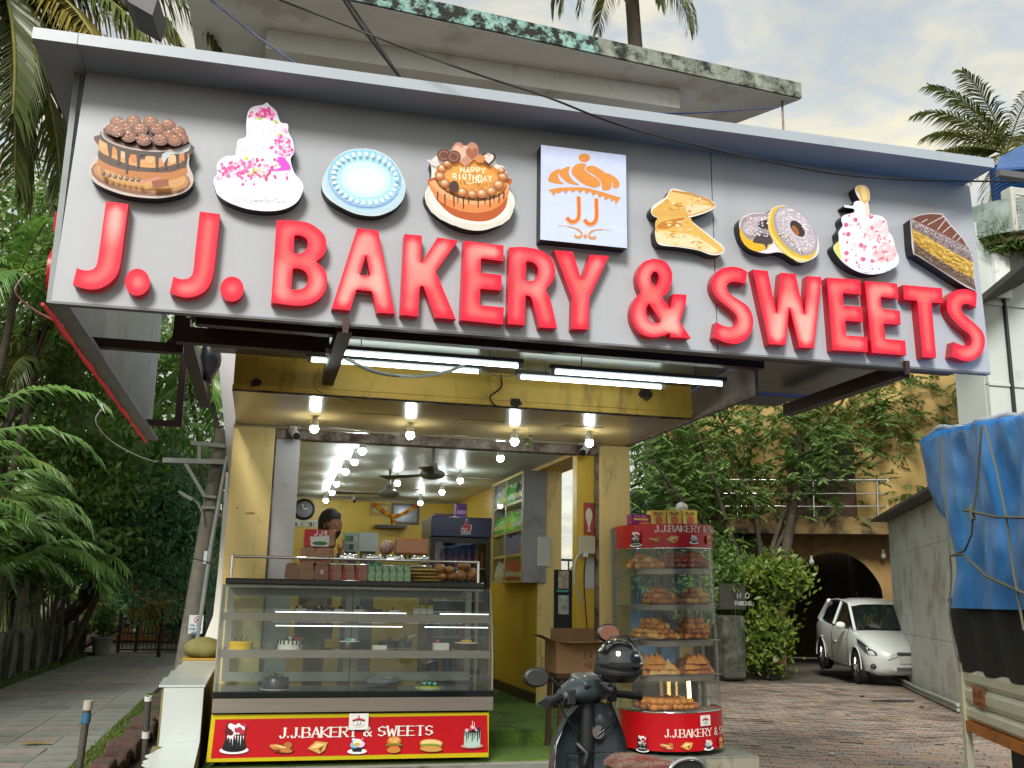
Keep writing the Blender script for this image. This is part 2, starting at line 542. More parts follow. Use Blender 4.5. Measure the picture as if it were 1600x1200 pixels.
# chips and scuffs on the pillars
m_chip = mat('chipped_plaster', '#a48a55', .95, var=.4, scale=40)
for (px_, py_, w_, h_) in ((393, 802, .05, .012), (371, 793, .012, .012), (362, 880, .012, .02), (962, 905, .02, .014)):
    c0 = onY(px_, py_, 8.298)
    pl = [(c0[0]+w_*random.uniform(.5, 1.2)*cos(a), c0[2]+h_*random.uniform(.5, 1.2)*sin(a)) for a in np.linspace(0, 2*pi, 11)[:-1]]
    MB().solid([pl], lambda x, y, t: (x, 8.2975+t, y), .002).build('paint_chip', m_chip, bk)
# shop interior shell
BW = 14.8
m_floorgreen = mat('green_turf_mat', '#547428', .95, var=.25, scale=30, dirt='#25320f', dscale=3, bump=1.0, bscale=250)
B('back_wall', (-.2, BW, FI), (3.2, BW+.2, 3.2), m_yel)
B('left_wall', (-.2, 8.63, FI), (.03, BW, 3.2), m_yel)
B('right_wall', (2.89, 10.36, FI), (3.15, BW, 2.86), m_yel)
B('wall_end', (2.888, 10.34, FI), (3.152, 10.357, 2.862), m_cream)
B('skirting', (2.85, 10.37, FI), (2.889, BW, FI+.1), mat('dark_skirting', '#3a2a20', .5))
m_beamin = m_cream
B('ceiling_beam', (2.889, 8.57, 2.863), (3.2, BW, 2.93), m_must)
ce = B('ceiling', (.03, 8.47, CEIL+.012), (2.888, BW, 3.1), m_ceil)
for i in range(26):
    y0 = 8.47+i*.2433
    MB().box((.035, y0+.002, CEIL), (2.884, y0+.2395, CEIL+.01)).build('ceiling_panel', m_ceil, ce)
B('upper_floor', (-.29, 8.63, 2.94), (3.2, 15, 3.1), m_dkgrey)
MB().box((.03, 14.76, CEIL-.035), (2.888, 14.8, CEIL-.002)).build('cornice', mat('pale_rail', '#8d8066'), bk)
# side yard seen through the gap behind the right pillar
B('yard_wall', (3.21, 14.7, .2), (4.4, 14.79, 2.9), m_white)

# upper storey and roof slab (only the part above the sign shows)
WY = 8.9
k = WY/8.3
def up(x, y): return onY(x, y, WY)
zb = float(up(1061, 139)[2]); x_r = float(up(1062, 160)[0]); x_l = float(up(416, 60)[0])
zb2 = float(up(800, 131)[2])
B('upper_band', (x_l, WY, zb2), (x_r, WY+.3, zb-.004), m_white)
m_soffw = mat('pale_upper_soffit', '#dfe3e6', .7, var=.08, scale=1, dirt='#b9b8b4', dscale=1.4)
B('upper_wall', (x_l, WY+.7, 4.4), (x_r+.5, WY+.9, zb-.004), m_soffw)
for i in range(3):
    MB().box((x_l+.4+i*1.25, WY+.66, 4.9), (x_l+1.4+i*1.25, WY+.698, zb2-.25)).build('upper_window', m_dkgrey, bk)
B('upper_side', (x_l, WY+.301, 3.1), (x_l+.2, 13, zb-.004), m_soffw)
fr = onZ(1100, 122, zb)[1]
fl = float(onZ(564, 7, zb)[1])
yy = (fr+fl)/2
_l, _r = onZ(564, 7, zb), onZ(1250, 156, zb)
def ye_(x): return float(_l[1]+(_r[1]-_l[1])*(x-_l[0])/(_r[0]-_l[0]))
c_fr = np.array([_r[0], _r[1]]); yy = float(_r[1]); c_br = c_fr+(onZ(1120, 204, zb)-onZ(1250, 156, zb))[:2]*3.0
xl = float(onZ(300, 0, zb)[0])
loop = [(xl-.05, ye_(xl-.05)), (c_fr[0], yy), (c_br[0], c_br[1]), (c_br[0], 15), (xl+.1, 15)]
rs = MB().solid([loop], lambda x, y, t: (x, y, zb+t), .17).build('roof_slab', m_soffw, bk)
def sedge(a, b, m):
    q = [(a, ye_(a)-.025), (b, ye_(b)-.025), (b, ye_(b)-.002), (a, ye_(a)-.002)]
    return MB().hexa([(x, y, zb+.012) for x, y in q]+[(x, y, zb+.19) for x, y in q]).build('slab_edge', m, rs)
sedge(xl-.07, c_fr[0]*.55, m_teal); sedge(c_fr[0]*.55+.001, c_fr[0]+.01, m_conc)
MB().tube([(c_fr[0]-.17, yy+.08, zb), (c_fr[0]-.17, yy+.08, zb-.35), (c_fr[0]-.15, yy+.08, zb-.6)], .012, 6).build('hanging_hook', m_rust, rs)

# platform
pf = MB()
pf.box((-.3, 7.55, 0), (3.95, 8.36, FL-.012))
pf.box((-.3, 8.361, 0), (3.4, 15, FI-.012))
plat = pf.build('platform', mat('tiled_plinth', '#8d8d84', .5, dirt='#57584e', dscale=4), None, kind='structure')
mt = MB()
mt.box((-.28, 7.62, FL-.011), (3.0, 8.36, FL)); mt.box((.03, 8.345, FL), (2.9, 8.36, FI)); mt.box((.03, 8.361, FI-.011), (2.885, 14.8, FI))
mt.box((2.886, 8.6, FI-.011), (3.38, 10.33, FI))
mt.build('turf_mat', m_floorgreen, plat)
MB().box((-.31, 7.52, 0), (3.0, 7.549, FL-.02)).build('plinth_face', mat('concrete_kerb', '#6f726c', .8, dirt='#3d4039', dscale=5, bump=.3), plat)
for i in range(4):
    MB().box((3.0+i*.237+.002, 7.53, .02), (3.0+i*.237+.235, 7.549, FL-.014)).build('plinth_tile', mat('plinth_tile', '#8a8778', .3, dirt='#5e5d50', dscale=6), plat)
    MB().box((3.0+i*.237+.002, 7.53, FL-.011), (3.0+i*.237+.235, 8.3, FL-.001)).build('floor_tile', mat('floor_tile', '#7f837c', .25, dirt='#565a52', dscale=6), plat)

# ================================================================ canopy and sign
m_acp = mat('grey_sign_sheet', '#a0a5ad', .36, var=.04, scale=1.2, dirt='#999da4', dscale=1.0, dpos=(.5, .9), stretch=(3, 3, .5))
m_lip = mat('pale_sign_trim', '#9aa4ae', .35, var=.03, scale=2, dirt='#7f868d', dscale=5, dpos=(.6, .85))
TL, TR, BL, BR = onY(135, 112, SY), onY(1515, 290, SY), onY(80, 470, SY), onY(1548, 582, SY)
sg = thing('shop_sign', 'long grey signboard with glowing red J. J. BAKERY & SWEETS letters over the shop front', 'sign', (1.6, SY, 2.9))
def seam(x): # x position along the face, 0..1
    return TL+(TR-TL)*x, BL+(BR-BL)*x
s0 = .659
def panel(x0, x1, nm='face_panel'):
    (a, d), (b, c) = seam(x0), seam(x1)
    return MB().solid([[(p[0], p[2]) for p in (d, c, b, a)]], lambda x, y, t: (x, SY+t, y), .03).build(nm, m_acp, sg)
panel(0, s0-.0006); panel(s0+.0006, 1)
# frame behind the face
XL, XR = float(BL[0]), float(BR[0]); ZB, ZT = float(min(BL[2], BR[2])), float((TL[2]+TR[2])/2)
MB().box((XL+.02, SY+.031, ZB+.03), (XR-.02, SY+.08, ZT-.02)).build('backing', m_dkgrey, sg)
bx = MB()
bx.hexa([BL+(0, .0, -.012), BR+(0, 0, -.012), BR+(0, .05, -.012), BL+(0, .05, -.012), BL+(0, 0, -.001), BR+(0, 0, -.001), BR+(0, .05, -.001), BL+(0, .05, -.001)])
bx.build('bottom_trim', mat('dark_trim', '#6a6c70', .4), sg)
# projecting lip
e = SY-onZ(50, 55, ZT)[1]; ex = TL[0]-onZ(50, 55, ZT)[0]
zl, zr = float(TL[2]), float(TR[2])
def lipz(x): return zl+(zr-zl)*(x-TL[0])/(TR[0]-TL[0])
xa, xb = float(TL[0]-ex), float(onZ(1546, 270, ZT)[0])
def lip(x0, x1, y0, y1, nm):
    h = .062
    v = [(x0, y0, lipz(x0)), (x1, y0, lipz(x1)), (x1, y1, lipz(x1)), (x0, y1, lipz(x0))]
    return MB().hexa(v+[(p[0], p[1], p[2]+h) for p in v]).build(nm, m_lip, sg)
lip(xa, TL[0]-.002, SY-e, SY+5.0, 'lip')
lip(TL[0]+.001, xb, SY-e, SY+.3, 'lip')
# return panel on the left side, with its red letters seen from the edge
sp = MB().box((XL-.03, SY+.035, ZB), (XL, SY+4.8, ZT-.005)).build('side_panel', mat('side_sheet', '#7c8386', .5, dirt='#5c6163', dscale=1.5), sg)
MB().box((XL+.001, SY+.036, ZB), (XL+.07, SY+4.8, ZB+.025)).build('side_flange', mat('side_flange', '#8b8f90', .5), sp)

MB().tube([(XL-.045, SY+.03+j*.3, ZB-.012+.006*(j % 2)) for j in range(17)], [.009+.004*(j % 3) for j in range(17)], 6).build('red_light_strip', lamp_mat('red_strip', (.45, .006, .015), .16), sp)
# lit letters
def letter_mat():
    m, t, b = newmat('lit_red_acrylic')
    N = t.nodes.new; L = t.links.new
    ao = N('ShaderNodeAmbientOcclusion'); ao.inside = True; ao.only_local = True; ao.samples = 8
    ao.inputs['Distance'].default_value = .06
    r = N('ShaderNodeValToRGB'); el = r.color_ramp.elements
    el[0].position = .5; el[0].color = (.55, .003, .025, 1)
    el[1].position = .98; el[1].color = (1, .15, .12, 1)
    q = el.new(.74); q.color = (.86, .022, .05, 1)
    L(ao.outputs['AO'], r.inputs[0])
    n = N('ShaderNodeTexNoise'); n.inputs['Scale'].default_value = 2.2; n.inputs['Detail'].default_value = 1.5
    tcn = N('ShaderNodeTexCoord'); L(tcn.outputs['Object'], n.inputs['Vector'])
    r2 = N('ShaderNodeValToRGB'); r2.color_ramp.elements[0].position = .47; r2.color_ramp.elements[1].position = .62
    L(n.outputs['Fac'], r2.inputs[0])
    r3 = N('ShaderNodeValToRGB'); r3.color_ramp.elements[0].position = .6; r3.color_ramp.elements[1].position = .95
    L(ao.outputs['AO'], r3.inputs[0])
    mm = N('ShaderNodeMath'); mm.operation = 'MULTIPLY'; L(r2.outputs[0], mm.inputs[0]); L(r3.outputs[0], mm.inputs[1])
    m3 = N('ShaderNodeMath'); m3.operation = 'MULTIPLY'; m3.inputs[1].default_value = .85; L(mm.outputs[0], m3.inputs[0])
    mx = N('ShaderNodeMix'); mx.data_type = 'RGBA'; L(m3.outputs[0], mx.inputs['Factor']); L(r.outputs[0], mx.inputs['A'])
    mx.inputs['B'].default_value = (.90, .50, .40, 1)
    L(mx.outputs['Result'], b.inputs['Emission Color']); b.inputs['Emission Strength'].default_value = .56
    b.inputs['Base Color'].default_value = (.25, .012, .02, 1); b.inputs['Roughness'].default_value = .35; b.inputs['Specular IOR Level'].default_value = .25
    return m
m_let = letter_mat()
m_letside = mat('red_letter_return', '#8e0a1c', .35, emit=.18, var=.2, scale=3)
G = {}
R1, R2, R3, R4, R5 = (100, 300, 5), (400, 330, 5), (680, 360, 5), (960, 390, 5), (1240, 400, 5)
LET = []
def let(reg, outer, *holes):
    LET.append([spl(tr(h, *reg)) for h in (outer, *holes)])
c = 1
let(R1, [(328,72,c),(503,95,c),(472,330),(440,560),(405,660),(330,730),(240,760),(150,752),(68,720,c),(100,592,c),(140,608),(190,612),(230,600),(255,565),(272,480),(298,290)])
LET.append([ell(100+573/5, 300+703/5, 19.4, 21, n=28)])
let(R1, [(1060,152,c),(1220,172,c),(1197,390),(1174,590),(1150,700),(1100,775),(1020,815),(930,822),(826,785,c),(855,660,c),(900,678),(950,680),(990,660),(1010,610),(1028,440),(1045,290)])
LET.append([ell(100+1312/5, 300+757/5, 18.4, 19.4, n=28)])
let(R2, [(160,72,c),(270,72),(400,88),(490,140),(540,200),(550,280),(530,340),(470,392,c),(530,450),(556,520),(545,610),(500,680),(420,725),(310,738),(118,712,c)],
    [(300,190,c),(350,190),(395,220),(403,265),(380,310),(345,330),(295,328,c)], [(288,448,c),(345,450),(390,480),(405,530),(390,580),(350,608),(275,612,c)])
let(R2, [(790,132,c),(955,150,c),(1085,800,c),(945,792,c),(905,625,c),(785,612,c),(735,775,c),(590,760,c)], [(860,340,c),(890,503,c),(812,497,c)])
let(R2, [(1160,178,c),(1297,190,c),(1290,405,c),(1418,205,c),(1580,228,c),(1405,470,c),(1562,845,c),(1400,830,c),(1305,582,c),(1280,590,c),(1268,822,c),(1128,808,c)])
let(R3, [(225,80,c),(535,118,c),(533,240,c),(358,218,c),(357,330,c),(520,348,c),(518,468,c),(352,455,c),(350,583,c),(538,602,c),(530,735,c),(198,700,c)])
let(R3, [(580,132,c),(700,130),(820,155),(900,210),(935,290),(925,380),(865,465,c),(905,560),(952,765,c),(815,757,c),(770,590),(745,520),(707,508,c),(700,740,c),(565,730,c)],
    [(712,242,c),(760,248),(800,290),(800,350),(770,390),(706,397,c)])
let(R3, [(930,155,c),(1075,165,c),(1143,385,c),(1210,190,c),(1358,200,c),(1205,525,c),(1200,775,c),(1068,768,c),(1073,535,c)])
let(R4, [(320,72),(400,95),(448,170),(448,260),(420,330),(375,372,c),(435,460,c),(460,345,c),(565,352,c),(553,440),(512,565,c),(598,692,c),(440,685,c),(432,650,c),(380,672),(290,685),(200,650),(145,570),(132,480),(155,400),(205,335,c),(180,260),(180,180),(220,105),(270,80)],
    [(318,170),(345,200),(342,250),(315,285),(290,250),(288,200)], [(270,420,c),(362,560,c),(320,575),(280,555),(255,510),(250,460)])
let(R4, [(930,133),(1000,150),(1040,175,c),(1022,270,c),(980,255),(930,250),(890,265),(880,300),(905,345),(960,385),(1040,440),(1080,520),(1080,610),(1040,690),(960,735),(870,725),(778,685,c),(798,565,c),(850,595),(915,605),(955,580),(955,520),(900,460),(830,405),(775,340),(760,260),(790,185),(850,145)])
let(R4, [(1080,155,c),(1198,165,c),(1268,500,c),(1300,180,c),(1415,188,c),(1485,510,c),(1508,205,c),(1620,215,c),(1560,770,c),(1445,765,c),(1368,450,c),(1338,745,c),(1208,738,c)])
let(R5, [(258,168,c),(520,185,c),(528,300,c),(385,290,c),(390,385,c),(535,398,c),(543,515,c),(405,505,c),(412,620,c),(575,632,c),(580,750,c),(305,735,c)])
let(R5, [(555,195,c),(808,215,c),(822,330,c),(680,320,c),(690,412,c),(830,428,c),(838,535,c),(705,528,c),(718,648,c),(872,660,c),(882,775,c),(612,755,c)])
let(R5, [(855,225,c),(1160,252,c),(1168,370,c),(1078,362,c),(1115,795,c),(1010,790,c),(965,350,c),(862,338,c)])
let(R5, [(1330,258),(1400,270),(1432,288,c),(1425,405,c),(1370,375),(1325,380),(1310,410),(1340,460),(1420,530),(1480,600),(1495,680),(1470,760),(1410,810),(1340,820),(1235,785,c),(1250,670,c),(1310,695),(1370,700),(1390,660),(1370,610),(1290,545),(1220,465),(1195,390),(1215,310),(1265,270)])
LD = .066
m_shell = mat('red_letter_return', '#8e0a1c')
WORLD_LET = []
for lp in LET:
    wl = [[(lambda q: (float(q[0]), float(q[2])))(onY(x, y, SY-LD)) for x, y in l] for l in lp]
    WORLD_LET.append(wl)
    mb = MB().solid(wl, lambda x, y, t: (x, SY-LD+t, y), LD-.002, back=False)
    # front faces lit, returns darker
    n_tri = sum(1 for f in mb.f if len(f) == 3)
    mb.mi = [0 if len(f) == 3 else 1 for f in mb.f]
    mb.build('letter', [m_let, m_shell], sg)
x0 = min(p[0] for w in WORLD_LET for p in w[0]); x1 = max(p[0] for w in WORLD_LET for p in w[0])
for w in WORLD_LET:
    def mp(x, y, t): return (XL-.03-.055+t, SY+4.75-(x-x0)/(x1-x0)*4.55, y+.02)
    mb = MB().solid(w, mp, .053, back=False)
    mb.mi = [0 if len(f) == 3 else 1 for f in mb.f]
    mb.build('side_letter', [m_let, m_shell], sp)

# steel frame under the sign
fm = thing('canopy_frame', 'dark brown steel frame holding the signboard and grey canopy sheet', 'frame', (1.5, 6, 2.9))
def beamx(a, b, w, h, nm='beam', m=m_brown): return MB().bar(a, b, w, h).build(nm, m, fm)
MB().box((-.45, 5.29, 2.955), (4.25, 5.37, 3.05)).build('beam', m_brown, fm)
MB().box((-.45, 5.66, 2.985), (3.1, 5.73, 3.06)).build('beam', m_brown, fm)
MB().box((-.6, 6.18, 3.0), (.33, 6.26, 3.1)).build('beam', m_brown, fm)
for x in (.33, 3.9):
    MB().box((x, 5.38, 2.93), (x+.08, 6.85, 3.02)).build('cross_beam', m_brown, fm)
pl = onY(540, 507, SY-.02)
for (px, py) in ((540, 507), (1416, 573)):
    p = onY(px, py, SY-.02)
    MB().box((p[0]-.016, SY-.035, p[2]-.05), (p[0]+.016, SY-.014, p[2]+.035)).build('bracket', m_brown, fm)
for z, y0, y1 in ((3.07, SY+.3, 6.85),):
    MB().box((-.42, SY+.09, 3.105), (3.12, 6.85, 3.12)).build('canopy_sheet', m_canopy, fm)
    MB().box((3.17, SY+.09, 3.105), (4.3, 6.85, 3.12)).build('canopy_sheet', m_canopy, fm)
# brackets and hangers by the left return panel
MB().box((XL+.001, 6.35, 2.97), (XL+.55, 6.42, 3.03)).build('beam', m_brown, fm)
MB().box((XL+.48, 6.351, 3.031), (XL+.55, 6.42, 3.5)).build('post', m_brown, fm)
MB().box((XL+.001, 9.2, 2.95), (XL+.34, 9.27, 3.0)).build('beam', m_brown, fm)
MB().box((XL+.28, 9.2, 3.001), (XL+.34, 9.26, 4.1)).build('post', m_brown, fm)
MB().bar((-.75, 6.9, 3.1), (-.5, 6.5, 3.28), .03, .03).build('brace', m_brown, fm)
MB().box((-.62, 6.27, 3.1), (-.53, 9.0, 3.18)).build('beam', m_brown, fm)
# blue roofing sheets beyond
for (x0, x1, y0, y1, z) in ((3.3, 4.2, 6.9, 7.5, 3.14), (3.5, 4.9, 7.0, 7.9, 3.3)):
    bs = MB().box((x0, y0, z), (x1, y1, z+.03)).box((x0, y0-.02, z-.05), (x1, y0-.001, z+.03))
    o = bs.build('roofing_sheet', m_blue_sheet, fm)

# tube lights below the canopy
m_tube = lamp_mat('tube_glow', (.86, 1, .93), 5.5)
m_fix = mat('white_fixture', '#cfd3d0', .4)
tubes = [((513, 547), (812, 575), 6.0, 'front tube light in line with the letters B A K'), ((483, 560), (750, 583), 6.5, 'rear tube light near the left end of the mustard beam'),
         ((863, 578), (1130, 603), 6.0, 'front tube light in line with the ampersand'), ((810, 587), (1035, 607), 6.5, 'rear tube light near the right end of the mustard beam')]
for a, b, Y, lab in tubes:
    p, q = onY(*a, Y), onY(*b, Y); zz = (p[2]+q[2])/2
    t = thing('tube_light', 'lit white '+lab, 'tube light', ((p[0]+q[0])/2, Y, zz), group='tube lights under the canopy')
    MB().box((p[0]-.02, Y-.02, zz+.02), (q[0]+.02, Y+.02, zz+.045)).build('batten', m_dkgrey, t)
    MB().tube([(p[0], Y, zz), (q[0], Y, zz)], .013, 10).build('tube', m_tube, t)
    for x in (p[0], q[0]):
        MB().box((x-.015, Y-.016, zz-.016), (x+.015, Y+.016, zz+.018)).build('end_cap', m_fix, t)
    for x in (p[0]+.2, q[0]-.2):
        MB().tube([(x, Y, zz+.045), (x, Y, 3.105)], .003, 5).build('hanger', m_wire, t)
# cables
def cable(pts, r, name, label, cat='cable', m=m_wire, n=10, group=None):
    P = [np.array(p, float) for p in pts]
    fine = []
    for i in range(len(P)-1):
        p0 = P[max(i-1, 0)]; p1 = P[i]; p2 = P[i+1]; p3 = P[min(i+2, len(P)-1)]
        for j in range(n):
            t = j/n
            fine.append(.5*(2*p1+(p2-p0)*t+(2*p0-5*p1+4*p2-p3)*t*t+(3*p1-p0-3*p2+p3)*t**3))
    fine.append(P[-1])
    o = MB().tube(fine, r, 6).build(name, m, smooth=60)
    return tag(o, label, cat, group)
m_ltcable = mat('grey_conduit', '#8c918c', .5)
cable([onY(540, 560, 6.1), onY(590, 582, 6.15), onY(650, 588, 6.2), onY(700, 580, 6.2), onY(725, 570, 6.1)], .012, 'conduit', 'sagging grey conduit looped below the tube lights', m=m_ltcable)
cable([onY(750, 575, 6.3), onY(780, 588, 6.5), onY(820, 583, 6.5), onY(850, 570, 6.4)], .005, 'cable', 'thin pale cable drooping between the two tube light rows', m=m_ltcable)
cable([onY(782, 585, 6.8), onY(783, 605, 6.84), onY(766, 620, 6.84), onY(775, 634, 6.84), onY(795, 636, 6.84)], .006, 'cable', 'black cable hanging over the mustard beam')
cable([onY(500, 575, 6.84), onY(490, 600, 6.84), onY(505, 615, 6.84), onY(560, 628, 6.845)], .002, 'cable', 'thin brown wire crossing the left of the mustard beam')
cable([onY(425, -5, 5.0), onY(700, 100, 4.8), onY(850, 150, 4.75), onY(1000, 205, 4.75), onY(1250, 262, 4.8), onY(1400, 280, 4.9), onY(1610, 284, 5.1)], .006, 'overhead_cable', 'long black cable sagging across the top of the signboard', group='overhead cables')
cable([onY(533, -8, 6.0), onY(560, 35, 6.0), onY(600, 88, 6.0), onY(640, 140, 6.0)], .011, 'overhead_cable', 'thick twisted black cable dropping to the signboard lip', group='overhead cables')
cable([onY(538, -8, 6.05), onY(566, 33, 6.05), onY(604, 88, 6.05), onY(636, 140, 6.0)], .008, 'overhead_cable', 'thinner black cable twisted round the thick one above the sign', group='overhead cables')
m_bluew = mat('blue_cable', '#1d2d6a', .5)
cable([onY(330, 0, 6.5), onY(400, 55, 6.5), onY(480, 112, 6.4)], .006, 'overhead_cable', 'blue cable slanting down to the signboard lip', m=m_bluew, group='overhead cables')
cable([onY(860, 172, 7), onY(1060, 177, 7), onY(1216, 168, 7.8)], .006, 'overhead_cable', 'blue cable running below the roof slab', m=m_bluew, group='overhead cables')
m_whitew = mat('white_cable', '#b9bcb8', .5)
cable([onY(40, 428, 5.6), onY(24, 455, 5.8), onY(50, 482, 6), onY(92, 505, 6.3), onY(120, 525, 6.5)], .005, 'cable', 'slack white wire hanging beside the left edge of the sign', m=m_whitew)
cable([onY(158, 640, 10), onY(150, 660, 10.2), onY(175, 690, 10.5), onY(215, 712, 11), onY(245, 722, 12)], .006, 'cable', 'slack white wire running to the pole crossarm', m=m_whitew)
# ================================================================ lit cut-outs on the sign
m_cut = mat('dark_cutout_return', '#17161c', .5)
class Art:
    def __init__(s, name, label, cat, outline, reg, border='#e8e4e6', e=.5, dep=.075, mapf=None, group=None):
        s.reg = reg; s.e = e; s.k = 0; s.dep = dep
        ol = tr(outline, *reg) if outline and len(outline[0]) <= 3 else outline
        ol = spl(ol, 5)
        cs = [onY(x, y, SY-dep) for x, y in ol]
        cx = float(np.mean([p[0] for p in cs])); cz = min(p[2] for p in cs)
        s.poly = ol
        s.t = thing(name, label, cat, (cx, SY-dep, float(cz)), group=group)
        wl = [(float(p[0]), float(p[2])) for p in cs]
        mb = MB().solid([wl], lambda x, y, t: (x, SY-dep+t, y), dep-.002, back=False)
        mb.mi = [0 if len(f) == 3 else 1 for f in mb.f]
        mb.build('lightbox', [pmat(border, e), m_cut], s.t)
        s.mb = MB(); s.mats = []; s.names = []
    def add(s, loops, col, smooth=True, raw=False, e=None, small=False):
        if loops and not isinstance(loops[0], list): loops = [loops]
        e = s.e if e is None else e
        m = pmat(col, e)
        if m.name not in s.names: s.names.append(m.name); s.mats.append(m)
        s.mb.m(s.names.index(m.name))
        s.k += .05 if small else 1
        yy = SY-s.dep-.0003*s.k-.0006
        L2 = []
        for l in loops:
            q = l if raw else tr(l, *s.reg)
            if smooth: q = spl(q, 4)
            L2.append([(lambda w: (float(w[0]), float(w[2])))(onY(x, y, SY-s.dep)) for x, y, *_ in q])
        s.mb.solid(L2, lambda x, y, t: (x, yy, y), 0)
    def inside(s, x, y):
        c = False; P = s.poly; j = len(P)-1
        for i in range(len(P)):
            if (P[i][1] > y) != (P[j][1] > y) and x < (P[j][0]-P[i][0])*(y-P[i][1])/(P[j][1]-P[i][1])+P[i][0]: c = not c
            j = i
        return c
    def el(s, cx, cy, rx, ry, rot, col, n=20, **k):
        if n < 12:
            ox, oy, f = s.reg
            for q in range(8):
                if not s.inside(ox+(cx+1.1*max(rx, ry)*cos(q*pi/4))/f, oy+(cy+1.1*max(rx, ry)*sin(q*pi/4))/f): return
        s.add(ell(cx, cy, rx, ry, rot, n), col, smooth=False, small=n < 12, **k)
    def done(s, nm='print'): s.mb.build(nm, s.mats, s.t)

R6 = (130, 150, 4.444)
# --- chocolate drip cake
a = Art('cake_cutout', 'lit cut-out of a chocolate drip cake with rosettes, above the first J', 'sign', [(40,500),(75,430),(108,400),(108,320),(125,240),(160,200),(225,155),(300,165),(360,148),(420,170),(480,152),(530,185),(590,183),(640,205),(700,230),(738,290),(748,340),(742,400),(735,480),(765,560),(755,620),(700,670),(600,700),(480,710),(300,690),(150,640),(60,580)], R6, '#d8c9c0', .18, group='lit food cut-outs on the sign')
a.el(400, 560, 350, 128, 8, '#8d5a3a'); a.el(402, 552, 335, 112, 8, '#c98a4a'); a.el(405, 545, 310, 95, 8, '#e0a758')
a.add([(118,270),(112,360),(105,430),(180,500),(300,550),(450,580),(600,580),(710,540),(715,450),(735,330)], '#4a2617')
a.add([(105,440),(180,480),(300,515),(450,530),(600,530),(712,500),(708,545),(600,585),(450,590),(300,560),(180,520),(108,480)], '#c9792b')
a.add([(120,300),(200,380),(330,430),(480,445),(620,430),(722,390),(720,440),(620,480),(480,500),(330,480),(200,430),(115,380)], '#e9a65c')
for i, (x, y) in enumerate([(150,330),(215,375),(280,400),(355,425),(465,440),(545,455),(620,440),(685,420)]):
    a.el(x, y, 30+6*(i % 3), 34, 0, ['#f0b673', '#e79142', '#f2c795', '#e4862f'][i % 4])
a.add([(118,250),(125,310),(165,330),(180,420),(195,425),(205,345),(235,375),(240,470),(256,475),(262,380),(290,390),(296,540),(310,545),(318,400),(370,410),(376,500),(392,500),(398,415),(500,420),(505,515),(520,520),(526,430),(560,430),(566,510),(580,510),(590,410),(640,400),(650,490),(662,490),(670,390),(700,380),(705,470),(718,470),(735,330),(600,260)], '#2e1710', smooth=False)
a.add([(545,430),(560,400),(640,370),(740,335),(735,380),(715,390),(690,400),(650,405),(610,410),(580,440),(560,470)], '#cfd4da')
a.el(430, 285, 305, 95, 6, '#5b3325'); a.el(430, 275, 285, 80, 6, '#3b1d14')
a.add(stroke(ell(430, 290, 298, 92, 6, 30, 20, 190), 12), '#c9b2a8', smooth=False)
rr = random.Random(3)
for (x, y) in [(240,190),(350,180),(470,185),(590,210),(660,260),(300,235),(400,240),(520,240),(210,245),(600,290),(680,310),(320,295),(425,320),(540,320),(640,325),(240,262)]:
    a.el(x, y, 55, 42, 5, '#6d3a25'); a.el(x-4, y-8, 46, 32, 5, '#8f4f33'); a.el(x-8, y-14, 32, 20, 5, '#a8643f')
    a.add(stroke([(x-38, y+14), (x-10, y+22), (x+25, y+8)], 5), '#c98d68', smooth=False); a.add(stroke([(x-30, y-4), (x, y+4), (x+25, y-10)], 5), '#d3a07c', smooth=False)
    a.el(x-4, y-26, 9, 7, 0, '#dcb193')
for i in range(60):
    x, y = rr.uniform(200, 660), rr.uniform(190, 330)
    a.el(x, y, rr.uniform(3, 8), rr.uniform(2, 5), rr.uniform(0, 90), rr.choice(['#e7d4c6', '#54281a', '#b97a53', '#f0e4dc']), n=6)
for i in range(7): a.el(150+i*40, 560+i*11-(i*i)*.6, 14, 16, 20, '#3f2015'); a.el(147+i*40, 555+i*11-(i*i)*.6, 5, 5, 0, '#e9dccf', n=8)
a.add([(385,620),(530,580),(538,592),(395,635)], '#d98c7c', smooth=False); a.add([(480,612),(595,595),(600,645),(490,655)], '#9b4a1c', smooth=False)
a.add([(630,620),(680,605),(685,620),(635,637)], '#d79a86', smooth=False); a.add([(120,520),(150,515),(158,550),(130,560)], '#b77a52', smooth=False)
a.done()
# --- tiered flower cake
a = Art('cake_cutout', 'lit cut-out of a tall white tiered cake with pink flowers, above the second J', 'sign', [(905,590),(930,540),(930,470),(985,420),(1060,405),(1072,310),(1130,280),(1132,190),(1145,110),(1180,75),(1250,60),(1275,45),(1300,70),(1340,105),(1370,180),(1420,195),(1425,250),(1455,310),(1465,390),(1440,440),(1465,530),(1520,600),(1525,660),(1480,740),(1380,790),(1240,798),(1090,770),(950,700)], R6, '#e6e2ee', .55, group='lit food cut-outs on the sign')
a.el(1215, 655, 300, 118, 2, '#e3e2ee'); a.el(1205, 640, 265, 85, 0, '#fbfaff')
for (x, y, rx, ry) in ((1190, 560, 255, 100), (1195, 390, 135, 105), (1245, 240, 110, 75)):
    a.el(x, y, rx, ry, 0, '#fdfdff'); a.el(x, y+ry*.45, rx*.95, ry*.45, 0, '#eef0f6')
for i in range(260):
    u = rr.random()
    if u < .55: x, y = rr.gauss(1130, 110), 0; y = 520+(x-1130)*.05+rr.gauss(0, 38)
    elif u < .8: x, y = rr.gauss(1395, 35), rr.gauss(330, 75)
    else: x, y = rr.gauss(1255, 60), rr.gauss(118, 22)
    a.el(x, y, rr.uniform(9, 20), rr.uniform(7, 14), rr.uniform(0, 180), rr.choice(['#f06bb0', '#e0409a', '#f9a8d0', '#fbd3e6', '#d63384', '#f2c4dc', '#b9d04a' if u > .5 and rr.random() < .25 else '#ec4f9f']), n=7)
